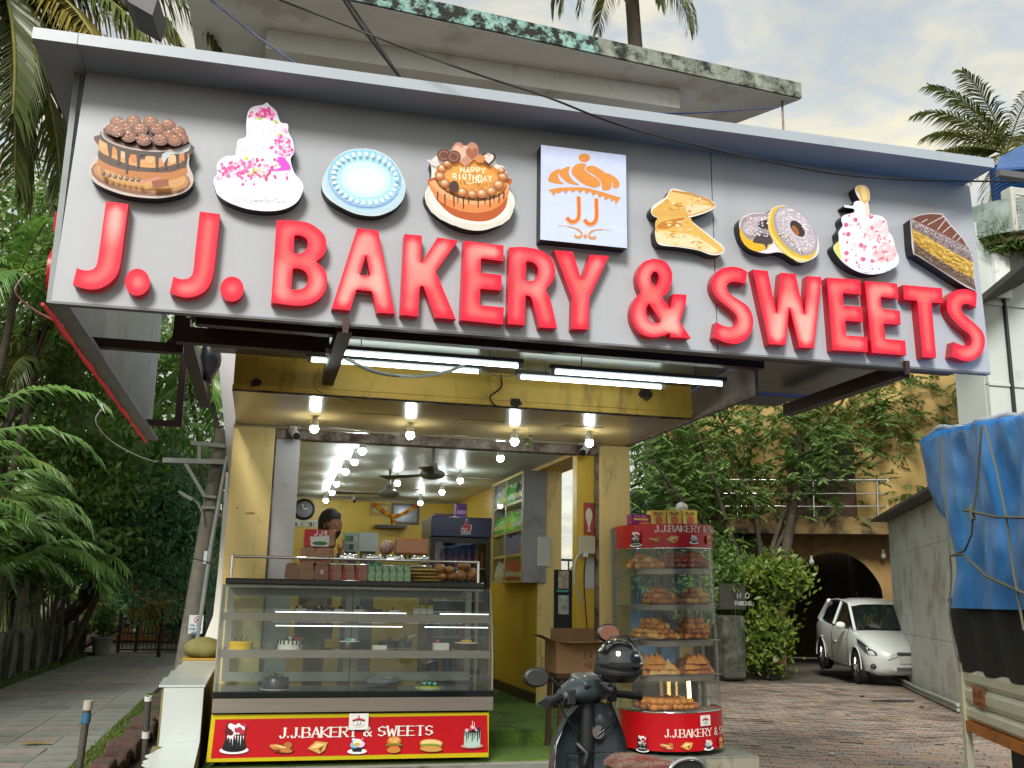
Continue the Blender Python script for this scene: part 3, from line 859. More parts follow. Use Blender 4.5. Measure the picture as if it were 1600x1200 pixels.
a.add([(1350,430),(1400,440),(1440,500),(1390,520),(1260,520),(1370,500)], '#d63ccb')
for i in range(14): a.el(rr.uniform(1080, 1330), rr.choice([215, 240, 360, 380]), 10, 6, rr.uniform(0, 90), '#f6c0dd', n=8)
for i in range(10): a.el(rr.gauss(1200, 50), rr.gauss(530, 25), 10, 6, rr.uniform(0, 180), '#b5cf3c', n=8)
for i in range(40): a.el(rr.uniform(1040, 1400), rr.uniform(700, 735), rr.uniform(6, 16), 4, 0, '#e6d9ea', n=8)
a.done()
# --- round blue iced cake (plain icing)
RD = (490, 220, 9.23)
a = Art('cake_cutout', 'lit cut-out of a round pale blue iced cake, left of the HAPPY BIRTHDAY cake', 'sign', [(118,640),(140,520),(200,400),(300,260),(450,150),(640,112),(850,125),(1020,190),(1150,290),(1250,440),(1320,600),(1320,740),(1280,860),(1170,980),(1000,1060),(850,1085),(620,1055),(400,960),(230,850),(140,740)], RD, '#c9dbe2', .42, group='lit food cut-outs on the sign')
a.el(725, 640, 590, 400, 14, '#bcd8e6'); a.el(735, 560, 540, 430, 12, '#8fc6e4'); a.el(735, 530, 500, 395, 10, '#8fd3ea'); a.el(740, 545, 440, 330, 10, '#aedff0')
a.el(745, 560, 360, 260, 8, '#cfeaf5'); a.el(750, 575, 270, 185, 6, '#e2eef8')
for i in range(170):
    t = rr.uniform(0, 2*pi); r = rr.uniform(.86, 1.02)
    a.el(735+520*r*cos(t), 545+405*r*sin(t)+30*cos(t), 16, 5, math.degrees(t), rr.choice(['#a5dcf0', '#7fc4e6', '#c8e8f4', '#93b8ea']), n=6)
a.add(stroke(ell(730, 560, 500, 380, 12, 30, 15, 165), 30), '#a9c2f0', smooth=False)
for i in range(30):
    q = ell(735, 555, 455, 345, 11, 30)[i]; a.el(q[0], q[1], 34, 26, i*12, '#e6f3fa'); a.el(q[0]-6, q[1]-7, 16, 11, i*12, '#ffffff')
a.done()
# --- birthday cake
R7 = (650, 210, 4.444)
a = Art('cake_cutout', 'lit cut-out of a caramel HAPPY BIRTHDAY cake with hearts on a white plate', 'sign', [(60,420),(100,330),(108,250),(100,190),(140,150),(190,118),(240,115),(260,80),(310,72),(345,95),(390,85),(432,110),(440,150),(490,130),(545,150),(560,205),(610,225),(635,290),(635,370),(680,430),(680,510),(630,590),(540,645),(430,668),(300,645),(180,580),(90,500)], R7, '#e9e4da', .45, group='lit food cut-outs on the sign')
a.el(370, 480, 310, 175, 10, '#dcd8cc'); a.el(372, 470, 285, 150, 10, '#efece2')
a.add([(120,300),(115,400),(170,490),(270,570),(420,605),(540,585),(625,500),(635,380),(630,300)], '#b8561d')
a.add([(120,330),(125,420),(190,480),(300,530),(430,545),(550,515),(630,440),(634,360),(500,300)], '#e0894a'); a.add([(120,320),(125,370),(190,430),(300,475),(430,490),(550,465),(632,390),(634,340),(500,300)], '#efa970')
a.el(380, 320, 255, 140, 10, '#7c4a26'); a.el(382, 308, 250, 132, 10, '#d98c35'); a.el(385, 300, 190, 95, 10, '#eaa24a')
for (x, l) in ((150,40),(200,60),(262,55),(290,25),(328,65),(365,30),(430,55),(478,35),(512,60),(540,25),(575,45),(608,35)):
    y = 385+70*(1-((x-380)/260)**2)**.5 if abs(x-380) < 259 else 385
    a.add([(x-5, y-20), (x+5, y-20), (x+3, y+l), (x-3, y+l)], '#2a1a12', smooth=False)
for (x, y, r) in ((180,240,36),(165,295,34),(200,345,36),(260,378,36),(320,405,38),(390,420,34),(455,415,40),(520,400,36),(570,355,40),(600,300,34),(590,260,28),(215,212,30)):
    a.el(x, y, r, r*.85, 0, '#a9663a'); a.el(x-4, y-6, r*.75, r*.55, 0, '#d59660'); a.el(x-6, y-10, r*.35, r*.25, 0, '#f2d9b8')
def heart(cx, cy, s): return [(cx, cy+s, 1), (cx-s*.9, cy+s*.1), (cx-s*.85, cy-s*.6), (cx-s*.4, cy-s*.8), (cx, cy-s*.4, 1), (cx+s*.4, cy-s*.8), (cx+s*.85, cy-s*.6), (cx+s*.9, cy+s*.1)]
a.add(heart(338, 140, 95), '#c98e74'); a.add(heart(310, 130, 55), '#e5b8a0'); a.add(heart(385, 140, 45), '#a8644a')
a.add(heart(500, 178, 52), '#4a2c22'); a.add(heart(500, 176, 36), '#e8d9cf')
for (x, y) in ((190, 155), (258, 165)):
    a.el(x, y, 48, 44, 0, '#5d3226'); a.el(x, y, 38, 34, 0, '#94604d'); a.el(x, y, 26, 22, 0, '#6d3d30')
a.el(440, 180, 34, 28, 0, '#d98a4a'); a.el(258, 372, 36, 40, 0, '#4d2b22', n=10); a.add(stroke([(75, 190), (150, 215)], 16), '#d9cfd2', smooth=False)
STK = {  # simple stroke letters on a 4 x 6 grid
 'H': [[(0,0),(0,6)],[(4,0),(4,6)],[(0,3),(4,3)]], 'A': [[(0,6),(2,0),(4,6)],[(.8,4),(3.2,4)]], 'P': [[(0,6),(0,0),(3,0),(4,1.5),(3,3),(0,3)]],
 'Y': [[(0,0),(2,3),(4,0)],[(2,3),(2,6)]], 'B': [[(0,0),(0,6),(3,6),(4,4.5),(3,3),(0,3)],[(0,0),(3,0),(3.6,1.5),(3,3)]], 'I': [[(2,0),(2,6)]],
 'R': [[(0,6),(0,0),(3,0),(4,1.5),(3,3),(0,3)],[(1.6,3),(4,6)]], 'T': [[(0,0),(4,0)],[(2,0),(2,6)]], 'D': [[(0,0),(0,6),(2.5,6),(4,4),(4,2),(2.5,0),(0,0)]],
 'J': [[(3.6,0),(3.6,4.6),(2.6,6),(1,6),(.2,5)]], '8': [[(2,3),(.4,1.6),(2,0),(3.6,1.6),(2,3),(0,4.6),(2,6),(4,4.6),(2,3)]], 'N': [[(0,6),(0,0),(4,6),(4,0)]],
 'O': [[(2,0),(.4,1.2),(0,3),(.4,4.8),(2,6),(3.6,4.8),(4,3),(3.6,1.2),(2,0)]], 'K': [[(0,0),(0,6)],[(4,0),(.3,3.2),(4,6)]], 'G': [[(4,1.2),(2,0),(.4,1.2),(0,3),(.4,4.8),(2,6),(4,5),(4,3.2),(2.4,3.2)]],
 '0': [[(2,0),(.4,1.2),(.2,3),(.4,4.8),(2,6),(3.6,4.8),(3.8,3),(3.6,1.2),(2,0)]], '7': [[(0,0),(4,0),(1.6,6)]], '3': [[(.2,.8),(2,0),(3.6,1.5),(2,2.9),(4,4.5),(2,6),(0,5.2)]],
 '2': [[(.2,1.4),(2,0),(3.8,1.5),(0,6),(4,6)]], '9': [[(3.8,2),(2,0),(.2,1.7),(2,3.2),(3.8,2),(3.4,6)]], '6': [[(3.4,0),(.6,3.4),(.4,5),(2,6),(3.8,4.6),(2,3.2),(.5,4)]], '4': [[(3,6),(3,0),(0,4.2),(4,4.2)]],
 'E': [[(4,0),(0,0),(0,6),(4,6)],[(0,3),(3.2,3)]], 'S': [[(3.8,.9),(2,0),(.3,1.2),(.8,2.7),(3.2,3.4),(3.8,4.8),(2,6),(.1,5.1)]], 'W': [[(0,0),(1,6),(2,2),(3,6),(4,0)]],
 '&': [[(4,6),(.9,1.8),(1.2,.4),(2.2,0),(3,1),(2.4,2.2),(.4,3.9),(.5,5.4),(1.8,6),(3,5.2),(4,3.2)]], '.': [[(1.6,5.4),(2.4,5.4)]], 'L': [[(0,0),(0,6),(4,6)]], 'M': [[(0,6),(0,0),(2,4),(4,0),(4,6)]], 'V': [[(0,0),(2,6),(4,0)]],
 'C': [[(4,1.2),(2,0),(.4,1.2),(0,3),(.4,4.8),(2,6),(4,4.8)]], 'U': [[(0,0),(0,4.6),(1.2,6),(2.8,6),(4,4.6),(4,0)]], ' ': [], '-': [[(.6,3),(3.4,3)]], '1': [[(1,1.2),(2.2,0),(2.2,6)]], '5': [[(3.8,0),(.4,0),(.2,2.6),(2.4,2.4),(3.8,4),(2.4,6),(0,5.4)]]}
def words(txt, x, y, w, h, gap=.35):
    """stroke polylines for a text, letters w wide and h tall, starting at x, y (y down)"""
    o = []
    for ch in txt:
        for st in STK.get(ch, []):
            o.append([(x+p[0]/4*w, y+p[1]/6*h) for p in st])
        x += w*(1+gap)*(.6 if ch in '. ' else 1)
    return o
def slant(l, s=.06): return [(p[0], p[1]+(p[0]-300)*s) for p in l]
for st in words('HAPPY', 305, 236, 24, 40, .5): a.add(stroke(slant(st), 8), '#fff1d2', smooth=False)
for st in words('BIRTHDAY', 250, 288, 24, 42, .45): a.add(stroke(slant(st), 8), '#fff1d2', smooth=False)
for i in range(6): a.el(350+i*20, 350+rr.uniform(-6, 10), 8, 6, 0, '#ffe9c0', n=8)
a.done()
# --- square logo box
a = Art('logo_lightbox', 'square white lightbox with an orange cupcake and the letters JJ', 'sign', [(868,72,1),(1458,145,1),(1466,790,1),(863,730,1)], R7, '#c3cdea', .62, dep=.09)
og = '#d68a3c'
a.el(1168, 163, 40, 31, 0, og)
a.add([(920,305),(940,265),(1000,240),(985,280),(1000,320),(1025,345),(960,340),(920,325)], og)
a.add([(998,250),(1065,222),(1060,270),(1090,320),(1135,352),(1060,340),(1010,300),(992,275)], og)
a.add([(1085,235),(1120,205),(1180,205),(1170,240),(1200,270),(1260,310),(1280,350),(1240,370),(1170,350),(1110,305),(1080,265)], og)
a.add([(1180,228),(1230,218),(1290,250),(1340,290),(1360,340),(1345,382),(1295,385),(1282,330),(1240,285),(1190,255)], og)
a.add([(1320,270),(1370,290),(1410,330),(1405,368),(1365,368),(1365,335)], og)
zz = [(918,385,1),(960,378,1),(990,372),(1080,368),(1180,372),(1290,400),(1420,440,1),(1405,462,1),(1385,485,1),(1375,455,1),(1352,470,1),(1345,440,1),(1310,458,1),(1300,425,1),(1270,440,1),(1255,410,1),(1225,425,1),(1210,395,1),(1180,415,1),(1165,385,1),(1135,408,1),(1115,385,1),(1085,405,1),(1065,385,1),(1035,412,1),(1020,390,1),(985,412,1),(970,400,1),(958,430,1),(940,405,1)]
a.add(zz, og)
for x in (0, 122):
    a.add(stroke(spl([(1128+x, 432+x*.12), (1130+x, 560+x*.12), (1112+x, 600+x*.12), (1075+x, 608+x*.12), (1045+x, 578+x*.12)], 6, False), 32), '#e0a659', smooth=False)
    a.add(stroke(spl([(1128+x, 432+x*.12), (1130+x, 560+x*.12), (1112+x, 600+x*.12), (1075+x, 608+x*.12), (1045+x, 578+x*.12)], 6, False), 19), '#d2672c', smooth=False)
a.add(stroke(spl([(985,632),(1060,640),(1120,660),(1150,690),(1140,712),(1110,712),(1102,698)], 6, False), [3]*6+[6]*6+[12]*12+[16]*12+[10]), og, smooth=False)
a.add(stroke(spl([(1355,668),(1290,660),(1225,670),(1200,695),(1205,716),(1235,720),(1245,708)], 6, False), [3]*6+[6]*6+[12]*12+[16]*12+[10]), og, smooth=False)
a.el(1174, 708, 13, 12, 0, og)
a.done('emblem')
# --- puffs
R8 = (1000, 270, 5)
a = Art('puff_cutout', 'lit cut-out of two golden triangular puff pastries', 'sign', [(85,295),(110,250),(200,190),(240,130),(290,128),(400,160),(540,205),(585,245),(590,265),(520,310),(385,350),(365,335),(420,390),(560,500),(650,575),(655,620),(620,640),(550,640),(450,605),(300,580),(150,560),(118,480),(125,430),(145,395),(140,358),(100,335)], R8, '#efe6da', .45, group='lit food cut-outs on the sign')
a.add([(95,298),(205,205),(250,140),(390,172),(535,220),(575,262),(500,305),(380,338),(250,345),(140,350)], '#dfae55'); a.add([(215,200),(255,150),(400,185),(520,230),(420,250),(280,250)], '#e9c37a'); a.add([(360,260),(460,250),(560,265),(480,300),(380,325)], '#ead5ac')
a.add([(140,355),(370,345),(420,400),(560,515),(645,590),(640,620),(560,630),(420,590),(160,545),(125,480)], '#e2b65c'); a.add([(135,460),(300,470),(430,500),(600,600),(560,628),(420,588),(160,545)], '#ecd9ac'); a.add([(130,430),(170,385),(340,350),(300,400),(200,440)], '#c8822f')
for i in range(70):
    if rr.random() < .5: x, y = rr.uniform(160, 500), rr.uniform(200, 310)
    else: x = rr.uniform(160, 520); y = rr.uniform(380, 560) if x < 400 else rr.uniform(480, 590)
    a.el(x, y, rr.uniform(8, 30), rr.uniform(4, 10), rr.uniform(-20, 30), rr.choice(['#e9c16a', '#d99f3f', '#f0dba8', '#cf9038', '#f3e4c0']), n=8)
a.add(stroke([(250,140),(400,165),(540,215),(582,258)], 12), '#c98a3c', smooth=False)
a.done()
# --- doughnuts
a = Art('doughnut_cutout', 'lit cut-out of two sprinkled iced doughnuts leaning together', 'sign', [(775,400),(800,350),(870,318),(960,315),(1000,318),(1040,275),(1110,255),(1190,275),(1280,345),(1350,430),(1395,530),(1395,620),(1360,665),(1290,698),(1230,695),(1160,650),(1085,620),(990,630),(900,610),(830,560),(790,490)], R8, '#e9e2ea', .42, group='lit food cut-outs on the sign')
a.el(910, 470, 130, 148, -25, '#e6b722'); a.add([(785,420),(800,360),(870,325),(960,320),(1010,340),(1040,540),(1000,560),(985,600),(965,560),(930,545),(890,520),(850,520),(810,480)], '#a496a0'); a.add([(800,430),(830,380),(900,345),(980,350),(1000,420),(930,440),(870,480),(820,470)], '#c0b4bd'); a.add([(920,400),(980,355),(1000,440),(940,430)], '#3a2f33'); a.add([(880,540),(930,480),(1010,490),(1035,545),(1000,560),(985,600),(968,560)], '#4a4044')
a.el(1190, 475, 158, 245, -38, '#e3b82c'); a.add([(1000,370),(1030,300),(1015,420),(1080,540),(1200,650),(1330,680),(1230,690),(1100,600),(1020,480)], '#f0d98a')
a.el(1212, 455, 135, 222, -38, '#a8a0aa'); a.el(1216, 448, 120, 205, -38, '#bfb6c0'); a.el(1225, 435, 62, 95, -40, '#cfc8d2'); a.el(1228, 438, 42, 76, -40, '#3c2a22'); a.el(1212, 452, 20, 45, -30, '#a86432')
for i in range(210):
    t = rr.uniform(0, 2*pi); r = rr.uniform(.45, .95)
    x, y = 120*r*cos(t), 205*r*sin(t); q = radians(-38)
    X, Y = 1216+x*cos(q)-y*sin(q), 448+x*sin(q)+y*cos(q)
    a.el(X, Y, 9, 3.2, rr.uniform(0, 180), rr.choice(['#fbf6fa', '#f3eef6', '#f2d9c2', '#e3d5e8', '#fff', '#f5c3a8'][:4]+['#ffffff', '#f5c3a8']), n=6)
for i in range(70): a.el(rr.uniform(810, 1000), rr.uniform(345, 500), 9, 3.4, rr.uniform(0, 180), rr.choice(['#ffffff', '#f3eef6', '#f2b8c6', '#e8e0b0']), n=6)
for i in range(40): a.el(1080+i*5+rr.gauss(0, 14), 470+i*4.2+rr.gauss(0, 14), 8, 3.4, rr.uniform(0, 180), rr.choice(['#4a3a36', '#ffffff', '#f5e7d2']), n=6)
a.done()
# --- doll-topped cake
R9 = (1280, 280, 6.154)
a = Art('cake_cutout', 'lit cut-out of a white and pink blossom cake with a blond doll topper', 'sign', [(345,90),(380,60),(440,62),(480,110),(485,190),(460,240),(475,300),(490,335),(600,355),(650,410),(665,500),(700,540),(725,620),(740,690),(765,740),(760,810),(700,865),(600,905),(480,915),(350,880),(230,800),(150,700),(140,640),(190,590),(185,510),(225,450),(212,390),(240,345),(330,320),(330,285),(245,270),(250,248),(320,255),(350,215),(390,205),(360,150)], R9, '#e2e0ea', .5, group='lit food cut-outs on the sign')
a.add([(140,650),(185,600),(240,620),(240,760),(200,760),(160,710)], '#d8d772')
a.add([(190,520),(230,450),(350,400),(600,380),(660,520),(720,640),(755,790),(620,890),(420,895),(240,790),(195,640)], '#e9effb'); a.add([(215,390),(250,350),(450,345),(600,365),(640,420),(560,470),(300,470)], '#eef3fd')
a.add([(520,420),(640,420),(660,560),(560,590),(430,520)], '#f6d2d6'); a.add([(560,650),(710,620),(735,740),(660,800),(500,780)], '#f7c3c6')
a.add([(350,95),(390,62),(440,68),(475,120),(478,190),(440,235),(400,210),(385,150)], '#d9b25e'); a.add([(395,80),(430,75),(455,130),(455,200),(420,200),(405,140)], '#ecd08a'); a.add([(330,230),(390,210),(430,240),(435,330),(350,330)], '#eaf4fb'); a.add([(440,235),(470,235),(480,340),(450,350)], '#f0d7c4')
for i in range(150):
    u = rr.random()
    x, y = (rr.gauss(600, 60), rr.gauss(560, 95)) if u < .4 else (rr.uniform(230, 740), rr.uniform(400, 870))
    a.el(x, y, rr.uniform(8, 24), rr.uniform(6, 16), rr.uniform(0, 180), rr.choice(['#f2a7b4', '#f7d6de', '#ffffff', '#e86a80', '#fbe9ee', '#dce8fa', '#ee8090', '#f6f8ff']), n=7)
for (x, y) in ((280,340),(345,392),(495,360),(255,440),(275,530),(398,635),(258,712),(420,770),(392,832),(505,790)):
    for k in range(5): a.el(x+13*cos(k*1.26), y+13*sin(k*1.26), 11, 9, k*72, '#e0528a', n=7)
for i in range(50): a.el(rr.uniform(300, 730), rr.uniform(800, 890), rr.uniform(10, 22), 10, rr.uniform(0, 90), rr.choice(['#ffffff', '#eef6fb', '#e3ecf6']), n=7)
a.done()
# --- pastry slice
a = Art('pastry_cutout', 'lit cut-out of a layered chocolate and custard pastry slice', 'sign', [(875,395,1),(940,350),(1060,325),(1185,332,1),(1260,430,1),(1380,560,1),(1445,660,1),(1475,760,1),(1490,900,1),(1512,1080,1),(1420,1040,1),(1330,985,1),(1200,900,1),(960,745,1),(905,720,1),(890,640,1)], R9, '#d9d0d2', .26, group='lit food cut-outs on the sign')
a.add([(890,385,1),(950,355),(1060,335),(1178,342,1),(1250,435,1),(1375,570,1),(1425,650,1),(1290,580,1),(1050,460,1)], '#7a4636')
for p, q in (((985,415),(1040,385)),((1040,440),(1200,355)),((1135,490),(1220,380)),((1185,515),(1270,445)),((1280,570),(1330,515)),((1320,595),(1360,555))): a.add(stroke([p, q], 8), '#e7d9d4', smooth=False)
a.add([(882,392,1),(1050,462,1),(1290,582,1),(1430,660,1),(1468,760,1),(1470,800,1),(1300,710,1),(1050,560,1),(890,480,1)], '#9a8688'); a.add([(888,480,1),(1050,560,1),(1300,712,1),(1472,802,1),(1482,955,1),(1300,870,1),(1040,705,1),(905,600,1)], '#dcb14a'); a.add([(905,600,1),(1040,705,1),(1300,872,1),(1482,955,1),(1505,1068,1),(1335,975,1),(1100,830,1),(965,738,1),(912,712,1)], '#7d6452')
for i in range(420):
    t = rr.random(); w = rr.random()
    x = 890+t*580; y0 = 400+t*270; y1 = 480+t*320
    a.el(x, y0+(y1-y0)*w, rr.uniform(3, 8), rr.uniform(2, 5), rr.uniform(0, 180), rr.choice(['#f4eef0', '#e3d8da', '#5a4442', '#7a6462', '#cfc2c4'] if w < .6 else ['#5a4442', '#7a6462', '#cfc2c4', '#4a3430']), n=6)
for i in range(160):
    t = rr.random(); w = rr.uniform(.1, .9); x = 905+t*570; y0 = 490+t*320; y1 = 610+t*350
    a.el(x, y0+(y1-y0)*w, rr.uniform(8, 26), rr.uniform(4, 8), 30, rr.choice(['#e8c565', '#d0a03c', '#f0d684', '#c99638']), n=7)
for i in range(160):
    t = rr.random(); w = rr.uniform(.1, .9); x = 925+t*560; y0 = 625+t*340; y1 = 720+t*330
    a.el(x, y0+(y1-y0)*w, rr.uniform(6, 16), rr.uniform(3, 8), rr.uniform(0, 60), rr.choice(['#8f7864', '#6a5244', '#a48c78', '#5b4438']), n=7)
a.done()
# ================================================================ lamps in and before the shop
m_bulb = lamp_mat('bulb_glow', (.9, 1, .97), 60)
def bulb(p, ztop, label, group):
    t = thing('light_bulb', label, 'light bulb', (p[0], p[1], p[2]), group=group)
    MB().ball(p, (.034, .034, .034), 12, 8).build('globe', m_bulb, t, smooth=180)
    MB().lathe([(.03, p[2]+.02), (.033, p[2]+.045), (.02, p[2]+.075), (.016, p[2]+.09)], (p[0], p[1], 0), 10).build('holder', m_fix, t, smooth=50)
    if ztop-p[2]-.09 > .005: MB().tube([(p[0], p[1], p[2]+.09), (p[0], p[1], ztop)], .008, 6).build('stem', m_fix, t)
names = ['bulb under the soffit beside the left CCTV camera', 'bulb under the soffit second from the left pillar', 'bulb under the soffit beside the hanging green charm', 'bulb under the soffit beside the right CCTV camera']
for (x, y), l in zip(((491, 670), (641, 680), (804, 690), (921, 692)), names):
    bulb(onZ(x, y, 2.755), 2.853, 'lit white '+l, 'bulbs under the soffit')
ORD = ['nearest the shutter', 'second from the shutter', 'third from the shutter', 'fourth from the shutter', 'fifth from the shutter', 'nearest the back wall']
for i, (x, y) in enumerate(((566, 705), (554, 722), (540, 737), (526, 756), (519, 770), (509, 782))):
    bulb(onZ(x, y, 2.78), CEIL, 'lit bulb of the ceiling row over the shopkeeper, '+ORD[i], 'ceiling bulbs, shopkeeper side')
for i, (x, y) in enumerate(((782, 716), (719, 751), (690.5, 769), (657, 786))):
    bulb(onZ(x, y, 2.78), CEIL, 'lit bulb of the ceiling row beside the wall cabinet, '+(ORD[i] if i < 3 else ORD[5]), 'ceiling bulbs, cabinet side')
bulb(onZ(621, 755, 2.78), CEIL, 'lit white bulb between the two rows, near the ceiling fan', 'ceiling bulbs, middle')
MB().tube([onX(802, 711, 2.45), onX(700, 766, 2.45)], .008, 6).build('conduit', m_fix)
tag(bpy.data.objects['conduit.001'] if 'conduit.001' in bpy.data.objects else bpy.data.objects['conduit'], 'straight white conduit along the right of the shop ceiling', 'conduit')

# ---- CCTV cameras
def cctv(p, aim, label, soff, s=1.0):
    t = thing('cctv_camera', label, 'camera', p)
    p = np.array(p, float); aim = np.array(aim, float)/np.linalg.norm(aim)
    q = p-aim*.09*s; r = p+aim*.05*s
    MB().tube([q, r], .034*s, 12).build('body', m_fix, t, smooth=40)
    MB().tube([r+aim*.001, r+aim*.012], .03*s, 12).build('lens', m_black, t, smooth=40)
    MB().box((p[0]-.045*s, p[1]-.03, p[2]+.06*s), (p[0]+.045*s, p[1]+.05, soff)).build('mount', m_fix, t)
    MB().tube([p, p+np.array([0, 0, .06*s])], .014, 8).build('arm', m_fix, t)
cctv(onY(461, 678, 8.2), (.25, -1, -.5), 'white CCTV camera at the top of the left pillar', 2.838)
cctv(onY(914, 703, 8.2), (-.6, -.7, -.6), 'white CCTV camera at the top of the right pillar', 2.838)
cctv(onY(553, 782, 14.6), (.1, -1, -.3), 'small CCTV camera on the back wall', 2.9, .8)
# ---- hanging charm
p = onY(826, 680, 7.6)
t = thing('hanging_charm', 'green chillies and lime hanging on a thread from the soffit', 'charm', p)
MB().tube([(p[0], p[1], 2.854), p], .0015, 4).build('thread', m_wire, t)
g = mat('chilli_green', '#3d6a1c', .35)
for i in range(5):
    a = i*1.3
    MB().tube([(p[0], p[1], p[2]-i*.012), (p[0]+.03*cos(a), p[1]+.03*sin(a), p[2]-.01-i*.012), (p[0]+.04*cos(a), p[1]+.04*sin(a), p[2]-.035-i*.012)], [.006, .006, .002], 6).build('chilli', g, t)
MB().ball((p[0], p[1], p[2]-.085), .02, 10, 8).build('lime', mat('lime', '#7d9a2c', .4), t, smooth=180)

# ---- ceiling fans
def fan(p, label, rot):
    t = thing('ceiling_fan', label, 'fan', p, group='ceiling fans')
    mf = mat('grey_fan', '#6f6a62', .35)
    MB().lathe([(.015, .28), (.015, .12), (.04, .11), (.05, .06), (.02, .06)][::-1], p, 14).build('rod', mf, t, smooth=40)
    MB().lathe([(.02, -.045), (.1, -.03), (.125, 0), (.11, .03), (.04, .06), (.01, .06)], p, 20).build('motor', mf, t, smooth=50)
    for i in range(3):
        a = rot+i*2*pi/3
        u = np.array([cos(a), sin(a), 0]); v = np.array([-sin(a), cos(a), .15])
        q = np.array(p)
        mb = MB().hexa([q+u*.12-v*.03, q+u*.6-v*.065, q+u*.6+v*.065, q+u*.12+v*.03]+[w+np.array([0, 0, .006]) for w in (q+u*.12-v*.03, q+u*.6-v*.065, q+u*.6+v*.065, q+u*.12+v*.03)])
        mb.build('blade', mf, t)
fan(onZ(676, 742, 2.62), 'ceiling fan with three grey blades, near the shop opening', .25)
fan(onZ(608, 772, 2.62), 'ceiling fan with three grey blades, towards the back wall', .9)

# ---- back wall pieces
YB = BW-.004
def wallrect(x0, y0, x1, y1, Y=YB):
    a, b = onY(x0, y0, Y), onY(x1, y1, Y)
    return a[0], a[2], b[0], b[2]
def frame(x0, y0, x1, y1, name, label, col, border, pic):
    X0, Z1, X1, Z0 = wallrect(x0, y0, x1, y1)
    t = thing(name, label, 'picture', ((X0+X1)/2, YB, Z0), group='framed pictures on the back wall')
    mb = MB()
    w = .035
    for a, b in (((X0, Z0), (X1, Z0+w)), ((X0, Z1-w), (X1, Z1)), ((X0, Z0+w), (X0+w, Z1-w)), ((X1-w, Z0+w), (X1, Z1-w))):
        mb.box((a[0], YB-.03, a[1]), (b[0], YB, b[1]))
    mb.build('frame', border, t)
    MB().box((X0+w, YB-.012, Z0+w), (X1-w, YB-.002, Z1-w)).build('picture', pic, t)
frame(579, 786, 610, 806, 'framed_picture', 'small gold framed picture on the back wall', None, mat('gold_frame', '#8a6a24', .35, metal=.5), mat('picture_a', '#b8a060', .25, var=.6, scale=6))
frame(612, 786, 654, 820, 'framed_picture', 'larger dark framed picture under the garland on the back wall', None, mat('dark_frame', '#3a2418', .4), mat('picture_b', '#9098a8', .2, var=.4, scale=5))
t = thing('flower_garland', 'orange and yellow marigold garland draped over the framed pictures', 'garland', onY(615, 800, BW-.06))
cols = [mat('marigold_orange', '#c8641a', .8), mat('marigold_yellow', '#d9a820', .8)]
gp = spl([(585, 788), (600, 800), (615, 806), (632, 802), (650, 790)], 8, False)
for i, q in enumerate(gp[::1]):
    MB().ball(onY(q[0], q[1], BW-.06), .03, 8, 6).build('flower', cols[(i//3) % 2], t)
for i in range(4): MB().ball(onY(616, 808+i*3.5, BW-.06), .03, 8, 6).build('flower', cols[i % 2], t)
X0, Z1, X1, Z0 = wallrect(584, 821, 632, 827)
o = MB().box((X0, BW-.25, Z0), (X1, BW-.003, Z1)).build('wall_shelf', mat('dark_shelf', '#2c2018', .4)); tag(o, 'small dark shelf below the framed pictures', 'shelf')
c = onY(475, 796, BW-.03)
t = thing('wall_clock', 'round black wall clock on the yellow back wall', 'clock', c)
MB().lathe([(.0, -.02), (.13, -.02), (.15, -.01), (.16, .02), (.0, .02)], c, 28, ax='y').build('case', m_black, t, smooth=40)
MB().lathe([(.0, -.024), (.115, -.024), (.115, -.0225), (.0, -.0225)], c, 24, ax='y').build('dial', mat('clock_dial', '#2a2428', .3), t)
for a, l in ((1.2, .05), (-.4, .08)):
    MB().bar((c[0], c[1]-.028, c[2]), (c[0]+l*sin(a), c[1]-.028, c[2]+l*cos(a)), .008, .003, (0, 1, 0)).build('hand', pmat('#dddddd', 0), t)
X0, Z1, X1, Z0 = wallrect(455, 811, 500, 824)
t = thing('wall_notice', 'long pale notice strip with dark lettering below the clock', 'notice', ((X0+X1)/2, YB, Z0))
MB().box((X0, YB-.01, Z0), (X1, YB, Z1)).build('board', mat('notice_board', '#c9c8b4', .5), t)
mb = MB()
for st in words('M JECODPSO', X0+.06, 0, .03, .07, .3):
    mb.solid([stroke([(x, Z1-.035-y) for x, y in st], .008)], lambda x, y, t: (x, YB-.012, y), 0)
mb.build('lettering', pmat('#3f4a58', 0), t)
# ---- poster boards behind the counter
for (x0, y0, x1, y1, nm, lab, col) in ((536, 832, 560, 862, 'notice_sheet', 'pale printed sheet with green and dark pictures behind the jars', '#8fa096'), (561, 832, 590, 862, 'notice_sheet', 'pale grey framed sheet behind the jars', '#a8b4b0')):
    a, b = onY(x0, y0, 9.6), onY(x1, y1, 9.6)
    t = thing(nm, lab, 'notice', ((a[0]+b[0])/2, 9.6, b[2]))
    MB().box((a[0], 9.59, b[2]), (b[0], 9.605, a[2])).build('sheet', mat(nm+col[1:], col, .3, var=.12, scale=6), t)
    if col == '#8fa096':
        for i in range(5):
            x, y = x0+3+(i % 3)*7, y0+5+(i//3)*13
            p, q = onY(x, y, 9.585), onY(x+6, y+9, 9.585)
            MB().box((p[0], 9.585, q[2]), (q[0], 9.588, p[2])).build('picture', pmat(['#3f7d3a', '#5c4a52', '#a8b0b8', '#6d7f8d', '#2c3a30'][i], 0), t)
    MB().box((a[0]+.02, 9.608, FI), (b[0]-.02, 9.64, b[2]+.1)).build('stand', m_dkgrey, t)

